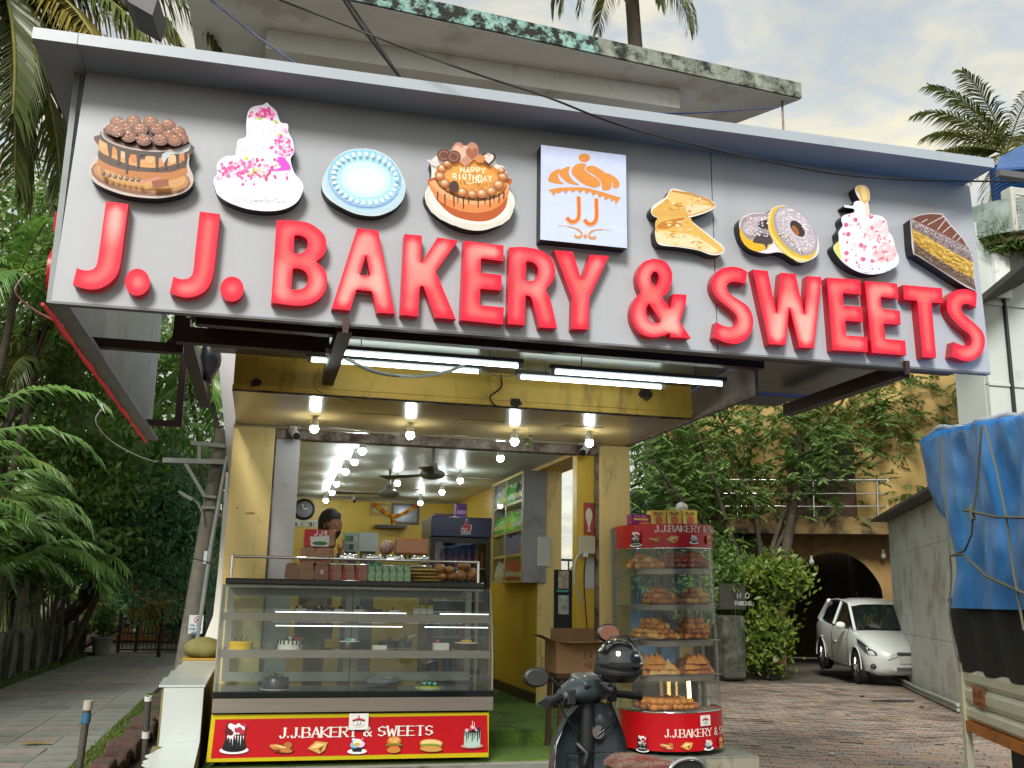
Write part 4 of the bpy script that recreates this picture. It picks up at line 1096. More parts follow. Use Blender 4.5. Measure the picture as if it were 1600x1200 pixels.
# ---- drinks fridge
fx0, fx1, fy = 1.745, 2.405, 10.5
t = thing('drinks_fridge', 'tall blue drinks fridge with glass door at the back of the shop', 'fridge', ((fx0+fx1)/2, fy, FI))
m_fr = mat('fridge_blue', '#14204e', .3, var=.08); m_frb = mat('fridge_black', '#10131a', .35)
c = MB(); c.box((fx0, fy+.06, FI+.1), (fx0+.04, fy+.65, 2.33)); c.box((fx1-.04, fy+.06, FI+.1), (fx1, fy+.65, 2.33))
c.box((fx0+.04, fy+.6, FI+.1), (fx1-.04, fy+.65, 2.33)); c.box((fx0+.04, fy+.06, FI+.1), (fx1-.04, fy+.6, FI+.2)); c.box((fx0+.04, fy+.06, 2.1), (fx1-.04, fy+.6, 2.33))
c.build('cabinet', [mat('fridge_side', '#4a3d2e', .4)], t)
hd = MB().box((fx0, fy-.02, 2.12), (fx1, fy+.055, 2.335)).build('header', m_fr, t, bevel=.01)
hc = np.array([(fx0+fx1)/2+.04, fy-.021, 2.23])
def hp(x, y, t_): return (hc[0]+x, hc[1]-.001*t_-.001, hc[2]-y)
def flat(loops, parent, name, colr, lay, mp=hp, e=.1):
    MB().solid(loops, lambda x, y, t: mp(x, y, lay), 0).build(name, pmat(colr, e), parent)
th = spl([(-.05,-.0,1),(-.02,-.015),(0,-.08),(.02,-.085),(.022,-.03),(.065,-.025),(.07,.0),(.06,.04),(.04,.06),(-.05,.06,1)], 4)
flat([th], hd, 'emblem', '#d9dbe4', 1); flat([[(x*.82, y*.82) for x, y in th]], hd, 'emblem_fill', '#c2222e', 2)
mb = MB()
for st in words('THUMS', -.05, .012, .012, .016, .3)+words('UP', -.02, .034, .012, .016, .3): mb.solid([stroke(st, .004)], lambda x, y, t: hp(x, y, 3), 0)
mb.build('emblem_lettering', pmat('#f0f0f0', .1), hd)
flat([[(-.05, .072), (.06, .066), (.062, .076), (-.05, .082)]], hd, 'underline', '#d9dbe4', 1)
d = MB(); 
for a, b in (((fx0, FI+.1), (fx0+.05, 2.115)), ((fx1-.05, FI+.1), (fx1, 2.115)), ((fx0+.05, FI+.1), (fx1-.05, FI+.2)), ((fx0+.05, 2.06), (fx1-.05, 2.115))):
    d.box((a[0], fy+.01, a[1]), (b[0], fy+.05, b[1]))
dr = d.build('door_frame', m_frb, t)
MB().box((fx0+.05, fy+.02, FI+.2), (fx1-.05, fy+.026, 2.06)).build('door_glass', glass_mat('fridge_glass', (.8, .86, .86)), dr)
MB().box((fx1-.045, fy-.02, 1.1), (fx1-.02, fy+.009, 1.7)).build('handle', m_black, dr)
m_bot = [mat('bottle_red', '#8c1a1c', .2), mat('bottle_green', '#1c6a2c', .2), mat('bottle_blue', '#1a3c8a', .2), mat('bottle_orange', '#b0561a', .2)]
def bottle(mb, p, r, h):
    mb.lathe([(0, 0), (r, 0), (r, h*.55), (r*.9, h*.62), (r*.35, h*.82), (r*.35, h), (0, h)], p, 10)
for k, z in enumerate((.68, 1.08, 1.46, 1.8)):
    MB().box((fx0+.045, fy+.07, z-.012), (fx1-.045, fy+.58, z)).build('shelf', m_fix, t)
    for i in range(8):
        col = m_bot[0] if (k == 3 and i > 1) else random.choice(m_bot)
        mb = MB(); bottle(mb, (fx0+.085+i*.072, fy+.12, z), .03, .22 if k != 3 else .2)
        mb.build('bottle', col, t, smooth=50)
o = thing('carton', 'small purple carton on top of the drinks fridge', 'box', (2.2, 10.75, 2.336))
a, b = onY(712, 787, 10.7), onY(728, 806, 10.7)
MB().box((a[0]+.0, 10.66, 2.336), (b[0], 10.8, 2.336+.16)).build('box', mat('purple_carton', '#6a2a8c', .4, var=.3, scale=12), o)
MB().box((a[0]+.01, 10.657, 2.38), (b[0]-.01, 10.659, 2.42)).build('label', pmat('#c9a0dc', 0), o)
for i in range(2):
    o = MB().box((a[0]-.24+i*.12, 10.66, 2.336), (a[0]-.14+i*.12, 10.82, 2.38)).build('carton', mat('dull_carton', '#6a4a5c', .5, var=.3, scale=12)); tag(o, ['flat dull pink carton at the far end of the fridge top', 'flat dull pink carton touching the purple carton on the fridge'][i], 'box', 'flat cartons on the fridge')

# ---- wall cabinet with glass doors
cx0, cx1, cy0, cy1, cz0, cz1 = 2.71, 2.885, 10.362, 11.85, 1.655, 2.855
t = thing('wall_cabinet', 'wall cabinet with sliding glass doors full of bottles and packets', 'cabinet', (2.8, 11.1, cz0))
m_cab = mat('cabinet_yellow_trim', '#c4ad62', .35); m_cabg = mat('cabinet_grey', '#8c8c92', .4, var=.05, dirt='#6f6e70')
MB().box((cx0+.001, 10.31, cz0), (2.97, 10.334, cz1)).build('end_panel', m_cabg, t)
MB().box((cx0+.03, cy1-.02, cz0+.02), (cx1, cy1, cz1-.02)).build('end_panel', m_cabg, t)
MB().box((cx1-.015, cy0+.001, cz0+.02), (cx1, cy1-.021, cz1-.02)).build('back_panel', mat('cabinet_back', '#a9b8ae', .5), t)
for z in (cz0, 1.945, 2.21, 2.53, cz1-.03):
    edge = MB().box((cx0+.002 if z in (cz0, cz1-.03) else cx0+.03, cy0+.001, z), (cx1-.016, cy1, z+.028)).build('shelf', m_cab, t)
for y in (cy0, (cy0+cy1)/2, cy1-.02):
    MB().box((cx0, y, cz0+.029), (cx0+.012, y+.02, cz1-.031)).build('door_stile', m_cab, t)
for i in range(2):
    y0 = cy0+.022+i*.745; MB().box((cx0+.004+.004*i, y0, cz0+.03), (cx0+.007+.004*i, y0+.72, cz1-.032)).build('door_glass', glass_mat('cabinet_glass', (.96, .98, .97), fres=.5), t)
m_goods = [mat('can_black', '#1b2024', .3), mat('can_green', '#52c02e', .25), mat('can_lime', '#86e03a', .25), mat('pack_blue', '#2a58b8', .3), mat('pack_red', '#c82434', .3), mat('pack_white', '#bdbdb8', .4)]
for z, cs in ((1.683, (4, 4, 5)), (1.973, (3, 3, 0)), (2.238, (1, 2, 1)), (2.558, (0, 1, 5))):
    y = cy0+.07; i = 0
    while y < cy1-.08:
        r = random.uniform(.034, .042)
        h = random.uniform(.18, .235)
        mb = MB()
        if z == 1.973: mb.box((cx0+.035, y-r, z), (cx0+.035+2*r, y+r, z+h))
        else: bottle(mb, (cx0+.065, y, z), r, h)
        ci = cs[0] if y < cy0+.45 else (cs[1] if y < cy0+1.0 else cs[2])
        mb.build('packet' if z == 1.973 else 'bottle', m_goods[ci], t, smooth=50)
        mb2 = MB().lathe([(r+.001, z+h*.2), (r+.001, z+h*.45)], (cx0+.065, y, 0), 10)
        if z != 1.973: mb2.build('bottle_label', pmat(random.choice(['#e8e8e0', '#d8d23a', '#cfd8dc']), 0), t)
        y += 2*r+.012
o = MB().box((2.87, 10.302, 1.83), (3.02, 10.308, 2.14)).build('paper_notice', mat('paper', '#b7b8b4', .7, var=.04)); tag(o, 'white paper sheet stuck on the pale wall end beside the cabinet', 'notice')
for k in range(7):
    pass

# ---- things around the side opening
jp = 8.396
def jrect(x0, y0, x1, y1, Y=jp): a, b = onY(x0, y0, Y), onY(x1, y1, Y); return a[0], a[2], b[0], b[2]
X0, Z1, X1, Z0 = jrect(912, 785, 928, 836)
t = thing('wall_poster', 'tall red and cream poster of an ice cream glass on the yellow jamb', 'poster', ((X0+X1)/2, jp, Z0))
MB().box((X0, jp-.004, Z0), (X1, jp+.003, Z1)).build('sheet', pmat('#a34038', 0), t)
cxm = (X0+X1)/2
MB().solid([spl([(cxm-.02, Z0+.03, 1), (cxm+.02, Z0+.03, 1), (cxm+.006, Z0+.06), (cxm+.032, Z0+.17), (cxm+.02, Z0+.22), (cxm, Z0+.24), (cxm-.02, Z0+.22), (cxm-.032, Z0+.17), (cxm-.006, Z0+.06)])], lambda x, y, t: (x, jp-.006, y), 0).build('print', pmat('#d9cdb8', 0), t)
X0, Z1, X1, Z0 = jrect(903, 838, 927, 866)
t = thing('switch_box', 'pale electric switch box with plug on the yellow jamb', 'switch box', ((X0+X1)/2, jp, Z0))
MB().box((X0, jp-.06, Z0), (X1, jp+.003, Z1)).build('box', mat('ivory_plastic', '#b9b19a', .4), t, bevel=.006)
MB().box((X0+.03, jp-.075, Z0-.03), (X0+.07, jp-.03, Z0+.01)).build('plug', m_fix, t)
pts = [(X0+.05, jp-.07, Z0-.02), (X0+.03, jp-.09, Z0-.3), (X0+.09, jp-.1, Z0-.9), (X0+.2, jp-.15, Z0-1.35)]
cable(pts, .006, 'cable', 'black cable running down from the switch box')
cable([(X0+.04, jp-.05, Z0+.02), (X0-.04, jp-.07, Z0-.05), (X0-.05, jp-.07, Z0-.25), (X0+.03, jp-.04, Z0-.42)], .009, 'cable', 'white cable looping from the switch box', m=m_whitew)
X0, Z1, X1, Z0 = jrect(914, 872, 930, 920)
o = MB().box((X0, jp-.003, Z0), (X1, jp+.002, Z1)).build('paper_notice', mat('paper', '#b7b8b4')); tag(o, 'white paper strip on the yellow jamb below the switch box', 'notice')
# side yard: railing, drum, dark shelf with pictures
t = thing('yard_railing', 'black bar railing before the white yard wall', 'railing', (3.9, 13.2, .42))
MB().box((3.3, 13.2, 2.0), (4.4, 13.23, 2.03)).build('rail', m_black, t); MB().box((3.3, 13.2, 1.0), (4.4, 13.23, 1.03)).build('rail', m_black, t)
for i in range(9): MB().box((3.32+i*.115, 13.205, 1.031), (3.336+i*.115, 13.225, 1.999)).build('bar', m_black, t)
MB().box((3.2, 12.9, .2), (4.4, 14.6, .42)).build('ledge', m_conc, t)
p = onY(890, 870, 12.0)
t = thing('blue_drum', 'blue plastic water drum in the side yard', 'drum', (p[0], 12.0, .3))
MB().lathe([(0, .3), (.28, .3), (.3, .4), (.3, .9), (.31, .92), (.3, .94), (.3, 1.5), (.28, 1.6), (.1, 1.64), (0, 1.64)], (p[0]+.15, 12.0, 0), 20).build('body', mat('drum_blue', '#1c4a9a', .35), t, smooth=40)
MB().lathe([(0, 1.641), (.07, 1.641), (.07, 1.68), (0, 1.68)], (p[0]+.15, 12.0, 0), 14).build('lid', m_black, t)
MB().box((3.2, 10.5, 0), (4.4, 12.89, .3)).build('yard_floor', m_conc, None, kind='structure')
t = thing('display_rack', 'black rack with picture cards standing in the side opening', 'rack', (3.2, 10.1, FI))
X0, Z1, X1, Z0 = jrect(868, 890, 906, 990, 9.9)
MB().box((X0, 9.92, FI), (X1, 9.96, Z1)).build('panel', m_black, t)
for k in range(2):
    a, b = onY(873, 892+k*38, 9.9), onY(889, 920+k*40, 9.9)
    MB().box((a[0], 9.912, b[2]), (b[0], 9.918, a[2])).build('card', mat(f'card_{k}', ['#a49a86', '#9aa09c'][k], .5, var=.5, scale=14), t)
MB().box((X0+.02, 9.913, onY(880, 925, 9.9)[2]), (X1-.12, 9.918, onY(880, 922, 9.9)[2])).build('label_strip', pmat('#58a08c', 0), t)

# ---- shopkeeper
def person_skin(name, verts, edges, rad, m, parent, sub=2):
    me = bpy.data.meshes.new(name)
    org = ORG[parent.name]
    me.from_pydata([tuple(np.array(v)-org) for v in verts], edges, [])
    me.materials.append(m)
    o = bpy.data.objects.new(name, me); COL.objects.link(o); o.parent = parent
    md = o.modifiers.new('skin', 'SKIN'); md.use_smooth_shade = True
    if not me.skin_vertices: 
        bpy.context.view_layer.objects.active = o
    sv = me.skin_vertices[0].data if me.skin_vertices else None
    if sv is None:
        import bmesh
        bm = bmesh.new(); bm.from_mesh(me); bm.verts.layers.skin.verify(); bm.to_mesh(me); bm.free(); sv = me.skin_vertices[0].data
    for i, r in enumerate(rad): sv[i].radius = (r, r) if not hasattr(r, '__len__') else r; sv[i].use_root = (i == 0)
    s = o.modifiers.new('sub', 'SUBSURF'); s.levels = sub; s.render_levels = sub
    return o
m_skin = mat('brown_skin', '#8f6044', .5, var=.1, scale=8); m_hair = mat('black_hair', '#0d0a09', .6, var=.3, scale=60, bump=.8, bscale=120); m_shirt = mat('olive_shirt', '#4c4526', .85, var=.15, scale=10)
hx, hy = 0.575, 8.78
t = thing('person', 'bearded man in an olive shirt behind the counter, hand at his chin', 'person', (hx-.04, hy, FI))
z0 = FI
# joints: pelvis, waist, chest, neck, head base; facing +X (to the right), leaning on the counter
V = [(hx-.10, hy, z0+.92), (hx-.10, hy, z0+1.08), (hx-.09, hy, z0+1.28), (hx-.07, hy, z0+1.43), (hx-.03, hy, z0+1.52), (hx-.01, hy, z0+1.6),
     (hx-.07, hy-.20, z0+1.40), (hx-.02, hy-.26, z0+1.14), (hx+.14, hy-.16, z0+1.26), (hx+.085, hy-.06, z0+1.45),
     (hx-.09, hy+.20, z0+1.40), (hx-.12, hy+.25, z0+1.12), (hx+.06, hy+.22, z0+.98),
     (hx-.10, hy-.10, z0+.86), (hx-.08, hy-.11, z0+.47), (hx-.11, hy-.11, z0+.06), (hx+.02, hy-.11, z0+.03),
     (hx-.10, hy+.10, z0+.86), (hx-.09, hy+.11, z0+.47), (hx-.12, hy+.11, z0+.06), (hx+.01, hy+.11, z0+.03)]
E_ = [(0,1),(1,2),(2,3),(3,4),(4,5),(3,6),(6,7),(7,8),(8,9),(3,10),(10,11),(11,12),(0,13),(13,14),(14,15),(15,16),(0,17),(17,18),(18,19),(19,20)]
Rr = [.14, .135, .15, .10, .06, .06, .07, .05, .04, .03, .07, .05, .035, .09, .065, .045, .035, .09, .065, .045, .035]
_bo = person_skin('body', V, E_, Rr, m_skin, t)
person_skin('shirt', [V[0], V[1], V[2], V[3], V[6], V[7], V[10], V[11]], [(0,1),(1,2),(2,3),(3,4),(4,5),(3,6),(6,7)], [.165, .155, .168, .125, .088, .066, .088, .066], m_shirt, t)
person_skin('trousers', [V[0], V[13], V[14], V[15], V[17], V[18], V[19]], [(0,1),(1,2),(2,3),(0,4),(4,5),(5,6)], [.155, .105, .08, .062, .105, .08, .062], mat('dark_trousers', '#22242c', .8), t)
hz = z0+1.66
hd = MB()
# head as a shaped ellipsoid, face towards +X and a little to the camera
fa = radians(-38); fx_ = np.array([cos(fa), sin(fa), 0]); fy_ = np.array([-sin(fa), cos(fa), 0]); hc = np.array([hx, hy, hz])
def headshape(mb, R, c, prof=None, n=24, m=18, keep=None):
    vs = []; 
    for i in range(m+1):
        th_ = -pi/2+pi*i/m
        for j in range(n):
            ph = 2*pi*j/n
            d = np.array([cos(th_)*cos(ph), cos(th_)*sin(ph), sin(th_)])
            r = np.array(R, float)*d
            f = max(0, d[0])
            if prof:
                r[0] += prof(d)
            if d[2] < 0: r[1] *= 1-.25*d[2]**2; 
            vs.append(c+fx_*r[0]+fy_*r[1]+np.array([0, 0, r[2]]))
    fs = [(i*n+j, i*n+(j+1) % n, (i+1)*n+(j+1) % n, (i+1)*n+j) for i in range(m) for j in range(n)]
    if keep: fs = [f for f in fs if keep(np.mean([vs[k] for k in f], axis=0))]
    mb.add(vs, fs)
def facep(d):
    lat = abs(d[1]); v = d[2]; o = 0
    if d[0] > .3:
        o += .026*math.exp(-((v+.12)/.12)**2-(lat/.16)**2)      # nose
        o += .008*math.exp(-((v-.2)/.1)**2)                      # brow
        o -= .010*math.exp(-((v-.06)/.08)**2-((lat-.33)/.16)**2) # eye sockets
        o += .008*math.exp(-((v+.45)/.1)**2-(lat/.25)**2)        # lips
        o += .010*math.exp(-((v+.75)/.15)**2-(lat/.3)**2)        # chin
    return o
headshape(hd, (.098, .078, .125), hc, facep)
hb = MB(); headshape(hb, (.112, .092, .14), hc+np.array([0, 0, .012])-fx_*.012, None, keep=lambda p: (np.dot(p-hc, fx_) < .03 and p[2] > hz-.05) or p[2] > hz+.055)
rv = np.random.default_rng(3)
hb.v = [tuple(np.array(v)+rv.normal(0, .006, 3)) for v in hb.v]
hb.build('hair', m_hair, t, smooth=180)
bd = MB(); headshape(bd, (.105, .083, .134), hc, lambda d: facep(d)*.6, keep=lambda p: p[2] < hz-.045 and np.dot(p-hc, fx_) > -.01)
bd.build('beard', m_hair, t, smooth=180)
for s_ in (-1, 1):
    ec = hc+fx_*.086+fy_*s_*.032+np.array([0, 0, .01]); MB().ball(ec, .011, 8, 6).build('eye', mat('eye_white', '#b9b0a4', .2), t, smooth=180)
    MB().ball(ec+fx_*.007, .006, 8, 6).build('pupil', m_black, t, smooth=180)
    hd.ball(hc+fy_*s_*.08-fx_*.01, (.016, .012, .03), 8, 6)
# hand at the chin
hp0 = np.array(V[9])
for k in range(4):
    q = hp0+np.array([.0, -.018+k*.013, .01])
    hd.tube([q-np.array([.01, 0, .02]), q+np.array([.03, .0, .03]), q+np.array([.035, .005, .058]), q+np.array([.02, .01, .078])], [.009, .009, .008, .007], 8)
q = hp0+np.array([-.01, .03, 0]); hd.tube([q, q+np.array([.0, .02, .03]), q+np.array([-.005, .015, .055])], [.011, .01, .008], 8)
dg = bpy.context.evaluated_depsgraph_get(); bpy.context.view_layer.update()
_ev = _bo.evaluated_get(dg); _me = _ev.to_mesh(); _o = ORG[t.name]
hd.add([np.array(v.co)+_o for v in _me.vertices], [tuple(p.vertices) for p in _me.polygons])
_ev.to_mesh_clear(); bpy.data.objects.remove(_bo)
hd.build('body', m_skin, t, smooth=180)
# ================================================================ printing helpers
def serif(txt, x, y, w, h, gap=.22):
    """bold serif capitals as closed outlines; y runs down, returns (loops, total width)"""
    o = []; x0 = x
    for ch in txt:
        if ch == ' ': x += w*.7; continue
        ww = w*(.45 if ch in '.' else (.7 if ch == 'J' else (1.25 if ch == 'W' else 1)))
        if ch == '.':
            o.append(ell(x+ww*.45, y+h*.92, w*.14, w*.14, n=8)); x += ww*1.35; continue
        for st in STK.get(ch, []):
            P = [(x+p[0]/4*ww, y+p[1]/6*h) for p in st]
            for i in range(len(P)-1):
                dx_, dy_ = P[i+1][0]-P[i][0], P[i+1][1]-P[i][1]
                L_ = math.hypot(dx_, dy_)
                if L_ < 1e-6: continue
                v = abs(dy_)/L_
                thick = w*(.09+.20*v**1.5*(1 if dx_*dy_ >= -1e-9 else .55))
                ex, ey = dx_/L_*thick*.3, dy_/L_*thick*.3
                o.append(stroke([(P[i][0]-ex, P[i][1]-ey), (P[i+1][0]+ex, P[i+1][1]+ey)], thick))
            for e_, n_ in ((P[0], P[1]), (P[-1], P[-2])):
                if P[0] == P[-1]: break
                if ch in 'SGC&' : continue
                if abs(e_[1]-n_[1]) > abs(e_[0]-n_[0])*.6 and (abs(e_[1]-y) < h*.05 or abs(e_[1]-y-h) < h*.05):
                    s_ = w*.24
                    o.append([(e_[0]-s_, e_[1]-h*.035), (e_[0]+s_, e_[1]-h*.035), (e_[0]+s_, e_[1]+h*.035), (e_[0]-s_, e_[1]+h*.035)])
        x += ww*(1+gap)
    return o, x-x0
def icon(kind, cx, cy, s):
    """small food pictures as (loop, colour); y runs down"""
    r = random.Random(hash(kind) % 97); o = []
    e = lambda x, y, a, b, c, rot=0: o.append((ell(cx+x*s, cy+y*s, a*s, b*s, rot, 14), c))
    if kind == 'rolls':
        e(0, .1, 1, .35, '#6b3a1c', 10); e(-.3, .0, .7, .22, '#c98a4a', 12); e(.1, .2, .8, .2, '#b8763a', 10); e(.5, -.15, .35, .28, '#a86a38'); e(-.1, -.05, .5, .06, '#e8c890', 12); e(-.35, .28, .3, .12, '#7a2c1c')
    elif kind == 'puff':
        o.append(([(cx-s, cy+.1*s), (cx-.2*s, cy-.6*s), (cx+s, cy-.45*s), (cx+.75*s, cy+.3*s), (cx+.2*s, cy+.65*s)], '#c79a50'))
        o.append(([(cx-.7*s, cy+.05*s), (cx-.1*s, cy-.4*s), (cx+.7*s, cy-.3*s), (cx, cy+.05*s)], '#e5c98c'))
        o.append(([(cx+.1*s, cy+.1*s), (cx+.6*s, cy-.1*s), (cx+.3*s, cy+.5*s)], '#7c4a20'))
    elif kind == 'cupcake':
        e(0, .55, .95, .25, '#dfe2e6'); o.append(([(cx-.6*s, cy+.0*s), (cx+.6*s, cy), (cx+.42*s, cy+.6*s), (cx-.42*s, cy+.6*s)], '#20262c'))
        e(-.25, -.05, .45, .3, '#7fb6d8'); e(.3, -.1, .42, .3, '#d8c3e0'); e(0, -.3, .42, .3, '#e8e2d0'); e(-.05, -.1, .3, .16, '#c9a83c'); e(.45, -.55, .16, .14, '#d85a8c'); e(-.35, -.5, .2, .18, '#b8d8e8')
    elif kind == 'burger':
        e(0, -.35, .75, .5, '#b8702c'); e(0, -.45, .6, .32, '#d8964a'); e(0, .05, .85, .2, '#5c8a2c'); e(0, .2, .8, .2, '#5a2c18'); e(0, .15, .6, .08, '#d8482c'); e(0, .5, .72, .32, '#c08038')
        for i in range(8): e(r.uniform(-.45, .45), r.uniform(-.65, -.3), .06, .04, '#f0e2b8')
    elif kind == 'sandwich':
        e(0, -.15, 1.15, .38, '#c9a05a', 3); e(0, -.2, 1, .25, '#e0c488', 3); e(0, .1, 1.1, .22, '#6a9a3a', 3); e(.1, .18, .9, .12, '#b8402c', 3); e(0, .38, 1.1, .28, '#c0904a', 3)
    elif kind == 'blackcake':
        e(0, .72, 1, .26, '#d8dade'); e(0, .55, .85, .3, '#14181c'); o.append(([(cx-.8*s, cy+.5*s), (cx-.6*s, cy-.2*s), (cx+.6*s, cy-.2*s), (cx+.8*s, cy+.5*s)], '#1c2226'))
        e(0, -.25, .65, .2, '#2a2024')
        for i in range(16): e(r.uniform(-.6, .6), r.uniform(-.95, -.25), .22, .18, r.choice(['#e8e4e6', '#f4f2f4', '#a83248', '#5a1c28', '#d8d0d4']), r.uniform(0, 90))
        for i in range(7): o.append(([(cx+(-.55+i*.18)*s, cy-.25*s), (cx+(-.47+i*.18)*s, cy-.25*s), (cx+(-.5+i*.18)*s, cy+(.05+.2*(i % 3))*s)], '#e9e6e8'))
    elif kind == 'dripcake':
        e(0, .85, 1, .2, '#b88a84'); o.append(([(cx-.72*s, cy-.45*s), (cx+.72*s, cy-.45*s), (cx+.72*s, cy+.8*s), (cx-.72*s, cy+.8*s)], '#a8c4bc')); e(0, .8, .72, .15, '#a8c4bc'); e(0, -.45, .72, .2, '#16181c')
        for i in range(9): o.append(([(cx+(-.72+i*.16)*s, cy-.5*s), (cx+(-.58+i*.16)*s, cy-.5*s), (cx+(-.62+i*.16)*s, cy+(.0+.25*((i*2) % 3))*s), (cx+(-.68+i*.16)*s, cy+(.0+.25*((i*2) % 3))*s)], '#16181c'))
        for i in range(10): e(r.uniform(-.55, .55), r.uniform(-.75, -.45), .17, .15, r.choice(['#7a1c30', '#c83a50', '#2c2438', '#d8b0b8']))
        o.append(([(cx-.05*s, cy-1.25*s), (cx+.0*s, cy-1.25*s), (cx+.0*s, cy-.6*s), (cx-.05*s, cy-.6*s)], '#e8d8d0')); o.append(([(cx+.12*s, cy-1.15*s), (cx+.17*s, cy-1.15*s), (cx+.17*s, cy-.6*s), (cx+.12*s, cy-.6*s)], '#e8d8d0'))
    elif kind == 'logo':
        o.append(([(cx-s, cy-.75*s), (cx+s, cy-.75*s), (cx+s, cy+.85*s), (cx-s, cy+.85*s)], '#dcdcdc'))
        for k in range(5): e(-.5+k*.25, -.22+abs(k-2)*.08, .15, .13, '#b02c30')
        e(0, -.45, .09, .08, '#b02c30')
        o.append((stroke([(cx-.65*s, cy-.02*s), (cx, cy-.08*s), (cx+.65*s, cy-.02*s)], .07*s), '#2a2a2a'))
        for st in words('JJ', cx-.25*s, cy+.05*s, .2*s, .35*s, .4): o.append((stroke(st, .06*s), '#2a2a2a'))
        o.append((stroke([(cx-.6*s, cy+.3*s), (cx-.3*s, cy+.58*s), (cx+.3*s, cy+.58*s), (cx+.6*s, cy+.3*s)], .04*s), '#b02c30'))
    return o
class Print:
    """flat print mapped on a surface: mp(x, y, lift) -> 3-D"""
    def __init__(s, mp, parent): s.mp = mp; s.p = parent; s.k = 0
    def put(s, loops, col, name='print', e=0, sub=None):
        mb = MB()
        for l in loops:
            s.k += 1; lift = .0008+.00012*s.k
            l2 = l
            if sub:
                l2 = []
                for i in range(len(l)):
                    a, b = np.array(l[i][:2]), np.array(l[(i+1) % len(l)][:2]); n = max(1, int(np.linalg.norm(b-a)/sub))
                    l2 += [tuple(a+(b-a)*j/n) for j in range(n)]
            mb.solid([l2], lambda x, y, t: s.mp(x, y, lift), 0)
        return mb.build(name, pmat(col, e), s.p)
    def pic(s, kind, cx, cy, sz, name):
        mb = MB(); ms = []; nm = []
        for l, c_ in icon(kind, cx, cy, sz):
            m = pmat(c_, 0)
            if m.name not in nm: nm.append(m.name); ms.append(m)
            s.k += 1; lift = .0008+.00012*s.k
            mb.m(nm.index(m.name)).solid([l], lambda x, y, t: s.mp(x, y, lift), 0)
        return mb.build(name, ms, s.p)

# ================================================================ long glass display counter
m_red = mat('red_vinyl', '#b00c18', .3, var=.05, scale=3); m_yelv = mat('yellow_vinyl', '#b8a80c', .35, var=.06)
m_blackst = mat('black_stone', '#14171a', .15, var=.15, scale=20)
m_glass = glass_mat('counter_glass', (.92, .96, .94), dens=.035)
m_strip = mat('steel_strip', '#8d857c', .35, metal=.5, var=.1, scale=8, stretch=(.3, 1, 8))
m_alu = mat('aluminium', '#9a9c98', .4, metal=.4)
cs = thing('display_counter', 'long glass bakery display counter with a red and yellow printed base', 'counter', (.75, 7.5, FL))
X0, X1, Y0, Y1 = -.262, 1.755, 7.56, 8.2
bs = MB().box((X0+.01, Y0+.02, FL+.045), (X1-.01, Y1-.02, .655)).build('base', mat('dark_base', '#2a2420', .6), cs)
for x in (X0+.08, X1-.12): MB().box((x, Y0+.1, FL), (x+.05, Y0+.15, FL+.046)).build('foot', m_black, cs)
# printed sheet, slightly askew as in use
sh = MB().hexa([(X0-.012, Y0-.002, .338), (X1-.008, Y0-.002, .332), (X1-.008, Y0+.018, .332), (X0-.012, Y0+.018, .338), (X0-.0, Y0-.002, .655), (X1-.012, Y0-.002, .65), (X1-.012, Y0+.018, .65), (X0, Y0+.018, .655)]).build('printed_sheet', m_yelv, cs)
pr = Print(lambda x, y, l: (x, Y0-.002-l, y), sh)
pr.put([[(X0+.018, .362), (X1-.012, .364), (X1-.024, .63), (X0+.028, .622)]], '#b00c18', 'red_field')
px = lambda x, y: (lambda p: (p[0], p[2]))(onY(x, y, Y0))
ox, oz = px(437, 1152); wx = px(678, 1145)[0]-ox
lo, tw = serif('J.J.BAKERY & SWEETS', 0, 0, .1, 1)
H = .065
mpw = [[(ox+p[0]/tw*wx*1.0, oz-p[1]*H+H+.0) for p in l] for l in serif('J.J.BAKERY & SWEETS', 0, 0, .1, 1)[0]]
lo2, tw2 = serif('J.J.BAKERY & SWEETS', 0, 0, wx/tw*.1, H)
pr.put([[(ox+p[0], oz+H*.95-p[1]+p[0]*.004) for p in l] for l in lo2], '#e3e0dc', 'lettering')
class _flip: pass
def picf(kind, x, y, sz, nm='food_picture'):
    c_ = px(x, y); mb = MB(); ms = []; nn = []
    for l, col in icon(kind, 0, 0, sz):
        m = pmat(col, 0)
        if m.name not in nn: nn.append(m.name); ms.append(m)
        pr.k += 1; lf = .0008+.00012*pr.k
        mb.m(nn.index(m.name)).solid([l], lambda X, Y, t: (c_[0]+X, Y0-.002-lf, c_[1]-Y), 0)
    mb.build(nm, ms, sh)
picf('blackcake', 367, 1155, .1); picf('rolls', 440, 1167, .085); picf('puff', 496, 1167, .07); picf('cupcake', 558, 1164, .075); picf('burger', 615, 1163, .07); picf('sandwich', 673, 1163, .075); picf('dripcake', 737, 1149, .085); picf('logo', 560, 1126, .07, 'logo')
MB().box((X0, Y0-.03, .668), (X1+.012, Y0-.002, .765)).build('steel_strip', m_strip, cs)
MB().box((X0, Y0-.001, .668), (X1+.012, Y1, .765)).build('deck', m_blackst, cs)
MB().box((X0-.005, Y0-.035, .766), (X1+.017, Y1, .812)).build('black_ledge', m_blackst, cs, bevel=.006)
